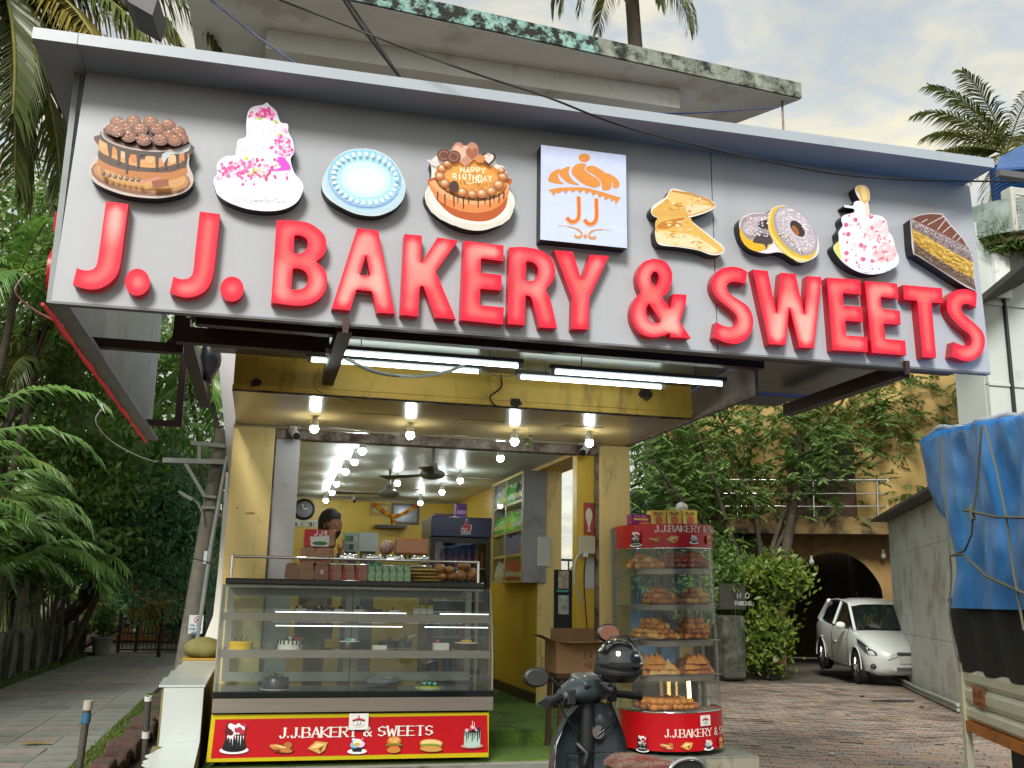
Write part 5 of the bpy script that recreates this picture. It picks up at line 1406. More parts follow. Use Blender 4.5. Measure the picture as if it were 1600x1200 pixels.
# glass: leaning front, side panes
prof = [(Y0-.02, .813), (Y0-.01, 1.05), (Y0+.02, 1.25), (Y0+.07, 1.42), (Y0+.13, 1.558)]
def prow(z):
    for (a, b), (c_, d) in zip(prof, prof[1:]):
        if b <= z <= d: return a+(c_-a)*(z-b)/(d-b)
    return prof[-1][0]
fine = [(prow(z), z) for z in np.linspace(.813, 1.558, 14)]
g = MB()
for i in range(len(fine)-1):
    (a, b), (c_, d) = fine[i], fine[i+1]
    g.add([(X0+.006, a, b), (X1+.006, a, b), (X1+.006-.06*(d > 1.5)*0, c_, d), (X0+.006, c_, d)], [(0, 1, 2, 3)])
g.build('front_glass', m_glass, cs, smooth=60)
for x in (X0+.004, X1+.004):
    MB().add([(x, a, b) for a, b in fine]+[(x, Y1-.02, 1.558), (x, Y1-.02, .813)], [tuple(range(len(fine)+2))]).build('side_glass', m_glass, cs)
    for y in (Y1-.05,): MB().box((x-.012, y, .813), (x+.012, y+.03, 1.56)).build('post', m_alu, cs)
    MB().tube([(x, a-.003, b) for a, b in fine], .006, 6).build('edge_trim', m_alu, cs)
MB().box((X0+.02, Y0+.11, 1.56), (X1-.045, Y1, 1.604)).build('top_slab', m_blackst, cs, bevel=.008)
MB().box((X0+.02, Y0+.14, 1.54), (X1-.045, Y0+.17, 1.559)).build('top_rail', m_alu, cs)
# shelves with printed steel fronts and glowing strips standing in for tube light reflections
m_tuberefl = lamp_mat('tube_reflection_glow', (.93, 1, .97), 1.3)
for z in (1.30, 1.04):
    yf = prow(z)+.045
    s_ = MB().box((X0+.02, yf, z+.04), (X1-.012, Y1-.06, z+.05)).build('glass_shelf', glass_mat('shelf_glass', (.8, .88, .86)), cs)
    MB().box((X0+.012, yf-.012, z), (X1-.006, yf-.001, z+.055)).build('shelf_front', m_strip, cs)
    if z == 1.30:
        for zz_, y0_, xr_ in ((1.362, yf+.01, ((430, 635), (688, 768))), (1.262, yf+.02, ((432, 630), (665, 768)))):
            for xa_, xb_ in xr_:
                MB().box((onY(xa_, 960, yf)[0], y0_, zz_), (min(X1-.01, onY(xb_, 960, yf)[0]), y0_+.008, zz_+.006)).build('tube_reflection', m_tuberefl, cs)
# sliding doors at the back
for i in range(2):
    x0_, x1_ = X0+.03+i*.98, X0+1.0+i*.98
    d = MB()
    for a, b in (((x0_, .83), (x0_+.05, 1.54)), ((x1_-.05, .83), (x1_, 1.54)), ((x0_+.05, .83), (x1_-.05, .9)), ((x0_+.05, 1.48), (x1_-.05, 1.54))):
        d.box((a[0], Y1-.035+.012*i, a[1]), (b[0], Y1-.022+.012*i, b[1]))
    dd = d.build('sliding_door', m_alu, cs)
    MB().box((x0_+.05, Y1-.03+.012*i, .9), (x1_-.05, Y1-.027+.012*i, 1.48)).build('pane', m_glass, dd)
# rail on top
zr_ = onY(560, 874, 7.76)[2]
a, b = onY(363, 868, 7.76), onY(748, 879, 7.76)
MB().tube([(a[0], 7.76, zr_), (b[0], 7.76, zr_)], .011, 8).build('top_rail', m_chrome, cs, smooth=50)
for x in (a[0]+.002, b[0]-.002): MB().tube([(x, 7.76, 1.604), (x, 7.76, zr_+.005)], .011, 8).build('rail_post', m_chrome, cs, smooth=50)
a, b = onY(515, 878, 7.95), onY(675, 882, 7.95)
MB().tube([(a[0], 7.97, 1.73), (b[0], 7.97, 1.73), (b[0], 7.97, 1.604)], .008, 8).build('inner_rail', m_chrome, cs, smooth=50)

# ---- goods on the counter top
m_bread = mat('bread_in_film', '#7c4626', .3, var=.25, scale=14, coat=.6, bump=.3, bscale=30); m_bread2 = mat('bread_crumb_film', '#855030', .25, var=.3, scale=20, coat=.7, bump=.3, bscale=25)
def loaf(px0, px1, z, h, Y, label, mtl=m_bread, red=False, dep=.2):
    a, b = onY(px0, 890, Y)[0], onY(px1, 890, Y)[0]
    t = thing('bread_loaf', label, 'bread', ((a+b)/2, Y, z), group='wrapped bread on the counter')
    xs = np.linspace(a+.003, b-.003, 7); w = b-a
    pl = [(a+.004, z), (b-.004, z), (b-.003, z+h*.72), (b-.004-w*.06, z+h*.93), (a+w*.5, z+h), (a+.004+w*.06, z+h*.93), (a+.003, z+h*.72)]
    MB().solid([spl(pl, 3)], lambda x, y, t: (x, Y+t, y), dep).build('loaf', mtl, t, smooth=50)
    if red:
        MB().solid([spl([(a+.002, z+.004, 1), (a+w*.28, z+.004, 1), (a+w*.22, z+h*.5), (a+w*.3, z+h*.9, 1), (a+.006, z+h*.82, 1)], 4)], lambda x, y, t: (x, Y-.003, y), 0).build('red_label', pmat('#b01420', 0), t)
    return t
ZT_ = 1.605
# z from pixel rows at Y = 7.85
loaf(446, 467.5, ZT_, .125, 7.86, 'wrapped brown loaf at the left end of the counter top')
loaf(468.5, 490.5, ZT_, .122, 7.86, 'wrapped brown loaf beside the left end loaf, under the stack', m_bread2)
t = loaf(491.5, 513, ZT_, .12, 7.86, 'wrapped brown loaf with a small white and pink sticker')
p = onY(503, 893, 7.855); MB().box((p[0]-.012, 7.853, p[2]-.02), (p[0]+.012, 7.857, p[2]+.015)).build('sticker', pmat('#e0b8b8', 0), t)
for i, l in enumerate(('next to the stickered loaf', 'between two other red label loaves', 'next to the green packets')):
    loaf(515+i*20.5, 534+i*20.5, ZT_, .118, 7.86, 'wrapped loaf with red label '+l, m_bread2, True)
loaf(468, 491, ZT_+.127, .125, 7.98, 'wrapped loaf of the second tier behind the rail, nearest the pillar', m_bread2)
loaf(492, 516, ZT_+.127, .125, 7.98, 'wrapped loaf of the second tier behind the rail, under the JJ pack', m_bread2)
for px0, px1, l_ in ((469, 490, 'nearest the pillar'), (492, 515, 'below the JJ pack')): loaf(px0, px1, ZT_, .126, 8.07, 'bottom loaf half hidden behind the front row, '+l_, m_bread2, dep=.12)
# JJ pack
a, b = onY(475, 845, 7.99)[0], onY(525, 845, 7.99)[0]; z = ZT_+.254
t = thing('bread_loaf', 'large red and white JJ printed bread pack on top of the stack', 'bread', ((a+b)/2, 7.99, z), group='wrapped bread on the counter')
MB().box((a, 7.99, z), (b, 8.17, z+.14)).build('loaf', m_bread2, t, bevel=.015)
pj = lambda x, y, l: (x, 7.9895-l, y)
q = Print(pj, t); w = b-a
q.put([[(a+.002, z+.004), (a+w*.78, z+.004), (a+w*.78, z+.136), (a+.002, z+.136)]], '#b3121f', 'red_print')
q.put([spl([(a+w*.22, z+.006, 1), (a+w*.77, z+.006, 1), (a+w*.77, z+.09), (a+w*.5, z+.085), (a+w*.18, z+.08, 1)], 4)], '#c9ccc8', 'white_print')
q.put([ell(a+w*.5, z+.03, w*.24, .016)], '#2c6a3c', 'green_print')
q.put([stroke([(a+x, z+.128-y) for x, y in st], .008) for st in words('JJ8', w*.3, 0, .028, .034, .35)], '#e6e2e0', 'lettering')
# green packets
m_gp = mat('green_packet', '#8fb88c', .35, var=.35, scale=45, dirt='#2c6a48', dscale=28, dpos=(.5, .6), coat=.5)
for i in range(6):
    a, b = onY(576+i*11.2, 890, 7.86)[0], onY(586+i*11.2, 890, 7.86)[0]
    h = [.135, .138, .115, .118, .13, .13][i]
    t = thing('snack_packet', ['pale green snack packet touching the last red label loaf', 'tall pale green snack packet with darker top, second of the row', 'short pale green snack packet, third of the row', 'short pale green snack packet, fourth of the row', 'tall pale green snack packet, fifth of the row', 'pale green snack packet beside the flat breads'][i], 'packet', ((a+b)/2, 7.86, ZT_), group='green packets on the counter')
    MB().solid([spl([(a+.002, ZT_, 1), (b-.002, ZT_, 1), (b+.002, ZT_+h*.5), (b-.003, ZT_+h, 1), (a+.003, ZT_+h, 1), (a-.002, ZT_+h*.5)], 4)], lambda x, y, t: (x, 7.86+t, y), .16).build('packet', m_gp, t, smooth=50)
    if i < 2: MB().box((a+.003, 7.858, ZT_+h-.02), (b-.003, 7.9, ZT_+h+.004)).build('green_top', pmat('#2f8a66', 0), t)
# flat breads and buns
m_flat = mat('flat_bread', '#a58a4a', .6, var=.25, scale=15); m_bun = mat('bun_crust', '#9a6a38', .45, var=.3, scale=10, dirt='#c9a878', dscale=5, coat=.3)
for i in range(4):
    p = onY(664+random.uniform(-4, 8), 900-i*7.5, 7.93)
    o = MB().lathe([(0, 0), (.13, .0), (.145, .011), (.13, .022), (0, .026)], (p[0], 7.93, ZT_+i*.027), 18, sy=.7).build('flat_bread', m_flat, smooth=50)
    tag(o, ['flat bread at the bottom of the pile on the counter', 'flat bread second from the bottom of the pile', 'flat bread second from the top of the pile', 'flat bread on top of the pile on the counter'][i], 'bread', 'flat breads on the counter')
bl = ['bun with its wrapper at the left of the bun group', 'bun in the middle bottom of the bun group', 'bun lying on the left buns', 'bun lying on the middle buns', 'round bun with green wrapper, second from the rail post', 'round bun against the rail post', 'large cracked bun on top of the end buns']
for i, (x, y, w, h) in enumerate(((691, 901, 16, 12), (706, 901, 16, 12), (688, 891, 17, 14), (702, 893, 15, 12), (720, 899, 18, 17), (738, 899, 18, 18), (725, 887, 20, 13))):
    p = onY(x, y, 7.88); s_ = 7.95/F
    rz = h*s_*.55
    zc = max(p[2], ZT_+rz*.8) if y > 895 else p[2]+.01
    o = MB().ball((p[0], 7.88, zc), (w*s_*.56, .05, rz), 16, 10).build('bun', m_bun, smooth=180)
    tag(o, bl[i], 'bun', 'buns on the counter')
# jars with steel lids and a loaf on them
m_jar = glass_mat('jar_glass', (.82, .86, .84)); m_jarfill = mat('biscuits', '#8a6a40', .7, var=.4, scale=40)
for i, x in enumerate((541, 583, 617, 654)):
    p = onY(x, 880, 8.08)
    t = thing('glass_jar', 'glass jar with steel lid behind the rail, '+['beside the tiered loaves', 'second from the tiered loaves', 'under the left end of the lying loaf', 'under the right end of the lying loaf'][i], 'jar', (p[0], 8.08, ZT_), group='jars on the counter')
    MB().lathe([(.0, 0), (.085, 0), (.09, .02), (.09, .16), (.08, .18)], (p[0], 8.08, ZT_), 20).build('jar', m_jar, t, smooth=50)
    MB().lathe([(0, .005), (.08, .005), (.082, .13), (0, .14)], (p[0], 8.08, ZT_), 16).build('biscuits', m_jarfill, t)
    MB().lathe([(.0, .212), (.085, .21), (.092, .2), (.092, .181), (0, .181)][::-1], (p[0], 8.08, ZT_), 20).build('lid', m_chrome, t, smooth=40)
a, b = onY(617, 850, 8.08)[0], onY(669, 850, 8.08)[0]
t = thing('bread_loaf', 'long wrapped loaf lying across the jar lids', 'bread', ((a+b)/2, 8.02, ZT_+.213), group='wrapped bread on the counter')
MB().box((a, 8.02, ZT_+.213), (b, 8.16, ZT_+.213+.135)).build('loaf', mat('bread_side', '#a56a40', .3, var=.15, scale=10, coat=.6), t, bevel=.02)
p = onY(608, 853, 8.08)
o = MB().ball((p[0]-.02, 8.1, ZT_+.27), (.06, .05, .058), 10, 8).build('plastic_bag', mat('film_bag', '#a88a84', .2, var=.4, scale=12, coat=.8)); tag(o, 'crumpled clear bag with dark pink print beside the lying loaf', 'bag')

# ---- cakes inside
def cake(x, y, Y, r, h, side, top, label, deco=None, drip=None, board='#b9b9b4', sq=False):
    z = {2: 1.091, 1: 1.351, 0: .813}[Y]
    p = onZ(x, y, z); yy = min(max(p[1], 7.72), 8.02); p = onY(x, y, yy)
    t = thing('cake', label, 'cake', (p[0], yy, z), group='cakes in the counter')
    if sq:
        MB().box((p[0]-r, yy-r*.7, z+.004), (p[0]+r, yy+r*.7, z+h)).build('sponge', side, t, bevel=.004)
    else:
        MB().lathe([(0, .004), (r, .004), (r, h*.95), (r*.97, h), (0, h)], (p[0], yy, z), 28).build('sponge', side, t, smooth=40)
        MB().lathe([(0, h+.0005), (r*.98, h+.0005), (r*.97, h+.004), (0, h+.006)], (p[0], yy, z), 28).build('icing', top, t, smooth=40)
    MB().lathe([(0, 0), (r*1.15, 0), (r*1.15, .0035), (0, .0035)], (p[0], yy, z), 24).build('board', mat('cake_board'+board[1:], board, .3, metal=.3), t)
    if drip:
        for i in range(18):
            a = i*2*pi/18; l = h*random.uniform(.3, .7)
            MB().tube([(p[0]+(r+.002)*cos(a), yy+(r+.002)*sin(a), z+h), (p[0]+(r+.003)*cos(a), yy+(r+.003)*sin(a), z+h-l)], .006, 6).build('drip', drip, t)
    if deco:
        for i in range(deco[1]):
            a = random.uniform(0, 2*pi); d_ = r*random.uniform(0, .75)
            c_ = (p[0]+d_*cos(a), yy+d_*sin(a)*.7, z+h+.012)
            if deco[2] == 'shard': MB().bar((c_[0], c_[1], z+h), (c_[0]+random.uniform(-.03, .03), c_[1], z+h+random.uniform(.02, .05)), .02, .004).build('decoration', random.choice(deco[0]), t)
            else: MB().ball(c_, (.014, .014, .013), 8, 6).build('decoration', random.choice(deco[0]), t, smooth=180)
choc = mat('dark_chocolate', '#20140f', .3); white = mat('white_cream', '#d8d6cc', .45); yel = mat('yellow_glaze', '#d8b008', .2); pinkm = mat('pink_icing', '#d8406a', .35); grn = mat('mint_icing', '#5ab8a0', .35); red_ = mat('cherry', '#9a1626', .2); bluec = mat('blue_black_icing', '#1a222c', .3); straw = mat('orange_fruit', '#d88a1c', .3)
cake(375, 1021, 2, .088, .055, yel, yel, 'yellow glazed cake with dark chocolate curls', ([choc], 6, 'shard'))
cake(452, 1021, 2, .088, .068, white, choc, 'white cake with black drips and cherry cream topping', ([red_, white, choc], 12, 'ball'), choc)
cake(545, 1021, 2, .08, .06, choc, white, 'chocolate cake with white cream and mint topping', ([grn, grn, white], 7, 'ball'))
cake(592, 1021, 2, .055, .035, white, white, 'plain low white square cake beside the mint topped cake', sq=True)
cake(688, 1021, 2, .06, .055, white, white, 'white cake with a pink ball and dark drips', ([pinkm], 1, 'ball'), None, sq=True)
cake(728, 1021, 2, .095, .055, choc, white, 'wide chocolate cake with orange fruit and cream on top', ([straw, white, yel], 12, 'ball'))
cake(430, 1078, 0, .095, .075, bluec, bluec, 'blue black cake with upright chocolate shards on the counter floor', ([bluec, choc], 14, 'shard'))
cake(670, 1078, 0, .09, .02, mat('lime_glaze', '#8a9a2c', .3), choc, 'low dish of green and black sweets on the counter floor', ([choc, grn], 18, 'ball'))
for i, x in enumerate((650, 660.5, 671)):
    cake(x, 956, 1, .026, .05, white, white, ['white pastry slice with yellow top, left of the three', 'white pastry slice with yellow top, middle of the three', 'white pastry slice with yellow top, right of the three'][i], ([mat('lemon_cream', '#d8cc6a', .4)], 5, 'ball'), sq=True)
for i, x in enumerate((470, 500, 530, 560, 590, 615)):
    cake(x, 956, 1, .04, .035, [white, choc, white, white, choc, white][i], white, f'small {"white" if i in (0, 2, 3, 5) else "chocolate"} pastry on the upper shelf, '+['nearest the left glass', 'second from the left glass', 'third from the left glass', 'fourth from the left glass', 'fifth from the left glass', 'beside the yellow topped slices'][i], ([white, choc], 3, 'ball'), sq=True)
for i, x in enumerate((605, 630)):
    cake(x, 1005, 2, .07, .05, choc, choc, ['dark shard cake behind the plain white square cake', 'dark shard cake behind the white cake with a pink ball'][i], ([choc, mat('tan_shard', '#7a5a3c', .4)], 8, 'shard'))
p = onZ(598, 1070, .82)
o = MB().ball((p[0], 7.95, .845), (.13, .07, .032), 16, 8).build('plastic_bag', mat('clear_bag', '#8c97a4', .25, var=.3, scale=15, coat=.5), smooth=180); tag(o, 'pale crumpled plastic bag lying on the counter floor', 'bag')

# ================================================================ round hot snack cabinet
RC = np.array([3.39, 7.98]); RR = .425
tilt = .022
rc = thing('snack_cabinet', 'round glass snack cabinet with red printed bands beside the right pillar', 'cabinet', (RC[0], RC[1], FL), rot=(0, -tilt, 0))
# local coordinates from here: origin at the foot
A0, A1 = pi*.93, pi*2.07
def arc(mb, r0, z0, r1, z1, n=36): return mb.lathe([(r0, z0), (r1, z1)], (0, 0, 0), n, A0, A1)
def band(name, z0, z1, r, mtl):
    mb = MB(); mb.lathe([(r-.012, z0), (r, z0), (r, z1), (r-.012, z1), (r-.012, z0)], (0, 0, 0), 40, A0, A1)
    return mb.build(name, mtl, rc, smooth=40)
yb = .12
def dshape(r, n=24): return [(r*cos(A0+(A1-A0)*i/n), r*sin(A0+(A1-A0)*i/n)) for i in range(n+1)]+[(r*cos(A1), yb+.08), (r*cos(A0), yb+.08)]
def slab(name, z0, z1, r, mtl): return MB().solid([dshape(r)], lambda x, y, t: (x, y, z0+t), z1-z0).build(name, mtl, rc, smooth=40)
slab('base', .03, .06, RR-.03, m_black)
b1 = band('lower_band', .04, .325, RR, m_red)
slab('deck', .31, .318, RR-.013, m_steel)
slab('top', 1.80, 1.815, RR-.02, m_red)
b2 = band('upper_band', 1.625, 1.815, RR-.012, m_red)
MB().box((-.38, yb+.07, .05), (.38, yb+.08, 1.8)).build('back_glass', m_glass, rc)
for x in (-.4, .4): MB().box((x-.015, yb+.05, .05), (x+.015, yb+.08, 1.8)).build('back_post', m_alu, rc)
MB().box((-.015, yb+.05, .33), (.015, yb+.078, 1.6)).build('back_mullion', m_alu, rc)
g = MB(); arc(g, RR-.004, .327, RR-.02, 1.622); g.build('curved_glass', glass_mat('curved_glass', (.93, .96, .95), dens=.03), rc, smooth=60)
for r_, z in ((RR-.002, .33), (RR-.018, 1.618)):
    pts = [(r_*cos(a), r_*sin(a), z) for a in np.linspace(A0, A1, 30)]
    MB().tube(pts, .006, 6).build('glass_trim', m_chrome, rc, smooth=60)
ZS = (.60, .87, 1.155, 1.445)
for z in ZS:
    slab('shelf', z-.012, z, RR-.05, mat('shelf_tray', '#5d6462', .35, metal=.4))
    pts = [((RR-.05)*cos(a), (RR-.05)*sin(a)) for a in np.linspace(A0, A1, 30)]
    mb = MB(); mb.lathe([(RR-.048, z-.035), (RR-.046, z+.004)], (0, 0, 0), 36, A0, A1); mb.build('shelf_front', m_strip, rc, smooth=60)
def cyl(r): return lambda x, y, l: ((r+l)*sin(x/r), -(r+l)*cos(x/r), y)
def ring_print(band_, r, z0, z1, txt, ph, xs, zt, ic, zi, zpix=None):
    q = Print(cyl(r), band_)
    lo, w_ = serif(txt, 0, 0, ph[0], ph[1])
    q.put([[(xs+p_[0], zt-p_[1]) for p_ in l] for l in lo], '#e0d6d0', 'lettering', sub=.03)
    for k_, x_, s_ in ic:
        mb = MB(); ms = []; nn = []
        for l, col in icon(k_, 0, 0, s_):
            m = pmat(col, 0)
            if m.name not in nn: nn.append(m.name); ms.append(m)
            q.k += 1; lf = .0008+.00012*q.k
            f_ = cyl(r)
            zz_ = zi if k_ != 'logo' else (z1-.055)
            mb.m(nn.index(m.name)).solid([l], lambda X, Y, t: f_(x_+X, zz_-Y, lf), 0)
        mb.build('logo' if k_ == 'logo' else 'food_picture', ms, band_)
# angle 0 faces -Y; camera sees roughly -60..+45 degrees
ring_print(b1, RR, .04, .325, 'J.J.BAKERY & SWEETS', (.040, .056), -.215, .205, [('rolls', -.2, .055), ('puff', -.05, .05), ('cupcake', .145, .055), ('burger', .31, .05), ('logo', .12, .05), ('blackcake', -.40, .06), ('sandwich', .45, .05)], .085)
ring_print(b2, RR-.012, 1.625, 1.815, 'J.J.BAKERY & SWEETS', (.040, .05), -.235, 1.80, [('rolls', -.235, .05), ('puff', -.095, .05), ('cupcake', .09, .05), ('burger', .27, .045), ('blackcake', -.40, .06)], 1.69)
# warm lamp at the foot
lm = lamp_mat('warm_lamp', (1, .55, .16), 12)
MB().tube([(.17, -.02, .37), (.17, -.02, .58)], .014, 10).build('heating_lamp', lm, rc, smooth=60)
MB().box((.21, .04, .33), (.28, .07, .58)).build('lamp_reflector', m_chrome, rc)
MB().tube([(-.1, -.25, 1.615), (0, -.28, 1.59), (.08, -.28, 1.57), (.15, -.22, 1.61)], .006, 6).build('lamp_wire', m_whitew, rc)
# trays of snacks
m_fry = [mat('fried_gold', '#cc8236', .55, var=.3, scale=20, bump=.4), mat('fried_brown', '#9c5a2a', .55, var=.3, scale=20, bump=.4), mat('fried_pale', '#d2a260', .6, var=.3, scale=20, bump=.4), mat('fried_red', '#c85a26', .5, var=.3, scale=20, bump=.4)]
def snack(mb, c, kind, a, s):
    u = np.array([cos(a), sin(a), 0])
    if kind == 'roll': mb.tube([np.array(c)-u*.05*s, np.array(c)-u*.03*s+(0, 0, .004), np.array(c)+u*.03*s+(0, 0, .004), np.array(c)+u*.05*s], [.012*s, .02*s, .02*s, .012*s], 7)
    elif kind == 'samosa': mb.add([np.array(c)+np.array(v)*s for v in ((-.04, -.03, -.02), (.04, -.03, -.02), (0, .04, -.02), (0, 0, .045))], [(0, 2, 1), (0, 1, 3), (1, 2, 3), (2, 0, 3)])
    else: mb.ball(c, (.032*s, .03*s, .024*s), 8, 6)
def pile(z, kind, cols, x0, x1, n, layers, label):
    t = thing('snack_tray', label, 'tray', (RC[0]+(x0+x1)/2, RC[1], FL+z), rot=(0, -tilt, 0), group='snack trays in the round cabinet')
    t.location = (RC[0]+tilt*-z, RC[1], FL+z)
    MB().box((x0, -.26, .001), (x1, .1, .008)).build('tray', m_steel, t)
    for ly in range(layers):
        for i in range(n-ly*2):
            for j in range(3-(ly > 1)):
                x = x0+.03+(x1-x0-.06)*(i+.5+ly*.4)/max(1, n)+random.uniform(-.01, .01)
                y = -.23+j*.11+random.uniform(-.015, .015)
                if math.hypot(x, y) > RR-.085: continue
                mb = MB(); snack(mb, (x, y, .034+ly*.04+random.uniform(0, .006)), kind, random.uniform(1.1, 2.0) if kind == 'roll' else 0, random.uniform(1.1, 1.4))
                mb.build('snack', random.choice(cols), t, smooth=60)
pile(1.446, 'ball', [m_fry[2], m_fry[0]], -.37, -.09, 6, 3, 'tray of pale fried snacks on the top shelf')
pile(1.446, 'roll', [m_fry[3], m_fry[1]], -.08, .36, 11, 3, 'tray of red brown fried rolls on the top shelf')
pile(1.156, 'ball', [m_fry[1], m_fry[0]], -.24, .06, 6, 4, 'heaped tray of round brown snacks on the second shelf')
pile(1.156, 'ball', [m_fry[2], m_fry[1]], .07, .36, 6, 4, 'heaped tray of paler round snacks on the second shelf')
pile(.871, 'roll', [m_fry[2], m_fry[0]], -.34, .03, 11, 4, 'heaped tray of golden rolls on the third shelf')
pile(.871, 'roll', [m_fry[0], m_fry[1]], .04, .36, 10, 4, 'heaped tray of browner rolls on the third shelf')
pile(.601, 'samosa', [m_fry[0], m_fry[2]], -.34, .0, 8, 3, 'tray of golden puffs on the lowest shelf')
pile(.601, 'samosa', [m_fry[1], m_fry[0]], .02, .36, 8, 3, 'tray of brown puffs on the lowest shelf')
pile(.319, 'ball', [m_fry[0], m_fry[1]], -.34, .2, 10, 2, 'tray of snacks on the cabinet floor lit by the warm lamp')
# boxes on top
zt = FL+1.818
def topbox(px0, px1, y0, Y, col, label, dark=None, dep=.12):
    a, b = onY(px0, 815, Y)[0], onY(px1, 815, Y)[0]; h = onY(px0, y0, Y)[2]-zt
    t = thing('snack_box', label, 'box', ((a+b)/2, Y, zt), group='boxes on the round cabinet')
    MB().box((a+.001, Y, zt), (b-.001, Y+dep, zt+h)).build('box', mat('box_'+col[1:], col, .4, var=.12, scale=14), t, bevel=.003)
    q = Print(lambda x, y, l: (x, Y-l, y), t); w = b-a
    return t, q, a, w, h
t, q, a, w, h = topbox(987, 1016, 803, 7.86, '#8a1c6a', 'purple and orange printed box on the round cabinet')
q.put([[(a+w*.1, zt+h*.42), (a+w*.9, zt+h*.42), (a+w*.9, zt+h*.62), (a+w*.1, zt+h*.62)]], '#e0c060', 'label'); q.put([spl([(a+w*.35, zt+.005, 1), (a+w*.98, zt+.005, 1), (a+w*.95, zt+h*.25), (a+w*.6, zt+h*.3)], 4)], '#d87a3a', 'picture'); q.put([stroke([(a+w*.15+x, zt+h*.9-y) for x, y in st], .004) for st in words('JIM JAM', 0, 0, w*.07, h*.18, .35)], '#d8a0b8', 'lettering')
for i, l in enumerate(('yellow printed carton beside the purple box', 'yellow printed carton in the middle of the three', 'yellow printed carton at the outer end, beyond the plastic bag')):
    t, q, a, w, h = topbox(1018+i*24.5, 1041+i*24.5, 797, 7.84, '#c8b44a', l)
    q.put([ell(a+w*.5, zt+h*.35, w*.25, h*.3)], '#b86a4a', 'picture'); q.put([stroke([(a+w*.2+x, zt+h*.88-y) for x, y in st], .006) for st in words('OAO', 0, 0, w*.15, h*.2, .35)], '#6a2418', 'lettering'); q.put([[(a+w*.05, zt+.004), (a+w*.3, zt+.004), (a+w*.2, zt+h*.5), (a+w*.05, zt+h*.7)]], '#d8cc88', 'highlight')
p = onY(1065, 797, 7.92)
o = MB().ball((p[0], 7.92, zt+.165), (.055, .05, .045), 12, 8)
o.v = [tuple(np.array(v)+rng.normal(0, .006, 3)) for v in o.v]
o = o.build('plastic_bag', mat('thin_white_bag', '#b9bdb8', .3, var=.1, coat=.4), smooth=180); tag(o, 'crumpled white plastic bag on the yellow cartons', 'bag')

# ================================================================ carton on a stool
p0 = onY(866, 1058, 8.02)
st = thing('wooden_stool', 'dark wooden stool beside the round cabinet', 'stool', (2.93, 8.07, FL))
m_wood = mat('dark_wood', '#3a2418', .55, var=.3, scale=6, stretch=(1, 1, .2))
sx0, sx1 = onY(868, 1050, 7.97)[0], onY(960, 1050, 7.97)[0]; sz = float(onY(880, 1052, 7.97)[2])
MB().box((sx0, 7.92, sz-.04), (sx1, 8.32, sz)).build('seat', m_wood, st, bevel=.006)
for x in (sx0+.03, sx1-.06):
    for y in (7.94, 8.27):
        MB().hexa([(x-.02, y, FL), (x+.02, y, FL), (x+.02, y+.035, FL), (x-.02, y+.035, FL), (x, y, sz-.041), (x+.035, y, sz-.041), (x+.035, y+.035, sz-.041), (x, y+.035, sz-.041)]).build('leg', m_wood, st)
MB().box((sx0+.03, 7.95, FL+.15), (sx1-.03, 7.97, FL+.18)).build('stretcher', m_wood, st)
cb = thing('cardboard_carton', 'open brown cardboard carton standing on the wooden stool', 'carton', (3.0, 8.07, sz))
m_card = mat('cardboard', '#8a6a48', .8, var=.1, scale=6, dirt='#6a4c30', dscale=3)
cx0, cx1 = onY(868, 1030, 7.97)[0], onY(948, 1030, 7.97)[0]; ch = float(onY(880, 1003, 7.97)[2]-sz)
for n_, a, b in (('side', (cx0, 7.95, sz), (cx1, 7.955, sz+ch)), ('side', (cx0, 8.285, sz), (cx1, 8.29, sz+ch)), ('side', (cx0, 7.956, sz), (cx0+.005, 8.284, sz+ch)), ('side', (cx1-.005, 7.956, sz), (cx1, 8.284, sz+ch))):
    MB().box(a, b).build('side_panel', m_card, cb)
MB().hexa([(cx0, 7.945, sz+ch), (cx1, 7.945, sz+ch), (cx1, 7.95, sz+ch), (cx0, 7.95, sz+ch), (cx0+.1, 7.81, sz+ch-.0), (cx1, 7.81, sz+ch+.01), (cx1, 7.815, sz+ch+.015), (cx0+.1, 7.815, sz+ch+.005)]).build('flap', m_card, cb)
MB().hexa([(cx0, 7.96, sz+ch), (cx0, 8.27, sz+ch), (cx0+.005, 8.27, sz+ch), (cx0+.005, 7.96, sz+ch), (cx0-.12, 7.96, sz+ch+.05), (cx0-.12, 8.27, sz+ch+.05), (cx0-.12, 8.27, sz+ch+.055), (cx0-.12, 7.96, sz+ch+.055)]).build('flap', m_card, cb)
MB().box((cx0+.05, 8.291, sz+ch-.02), (cx1, 8.296, sz+ch+.1)).build('flap', m_card, cb)
q = Print(lambda x, y, l: (x, 7.95-l, y), cb)
q.put([stroke([(cx0+.24+x, sz+ch*.75-y) for x, y in s2], .006) for s2 in words('E8', 0, 0, .03, .07, .3)+words('H8', 0, .1, .03, .05, .3)], '#6a2c28', 'lettering')
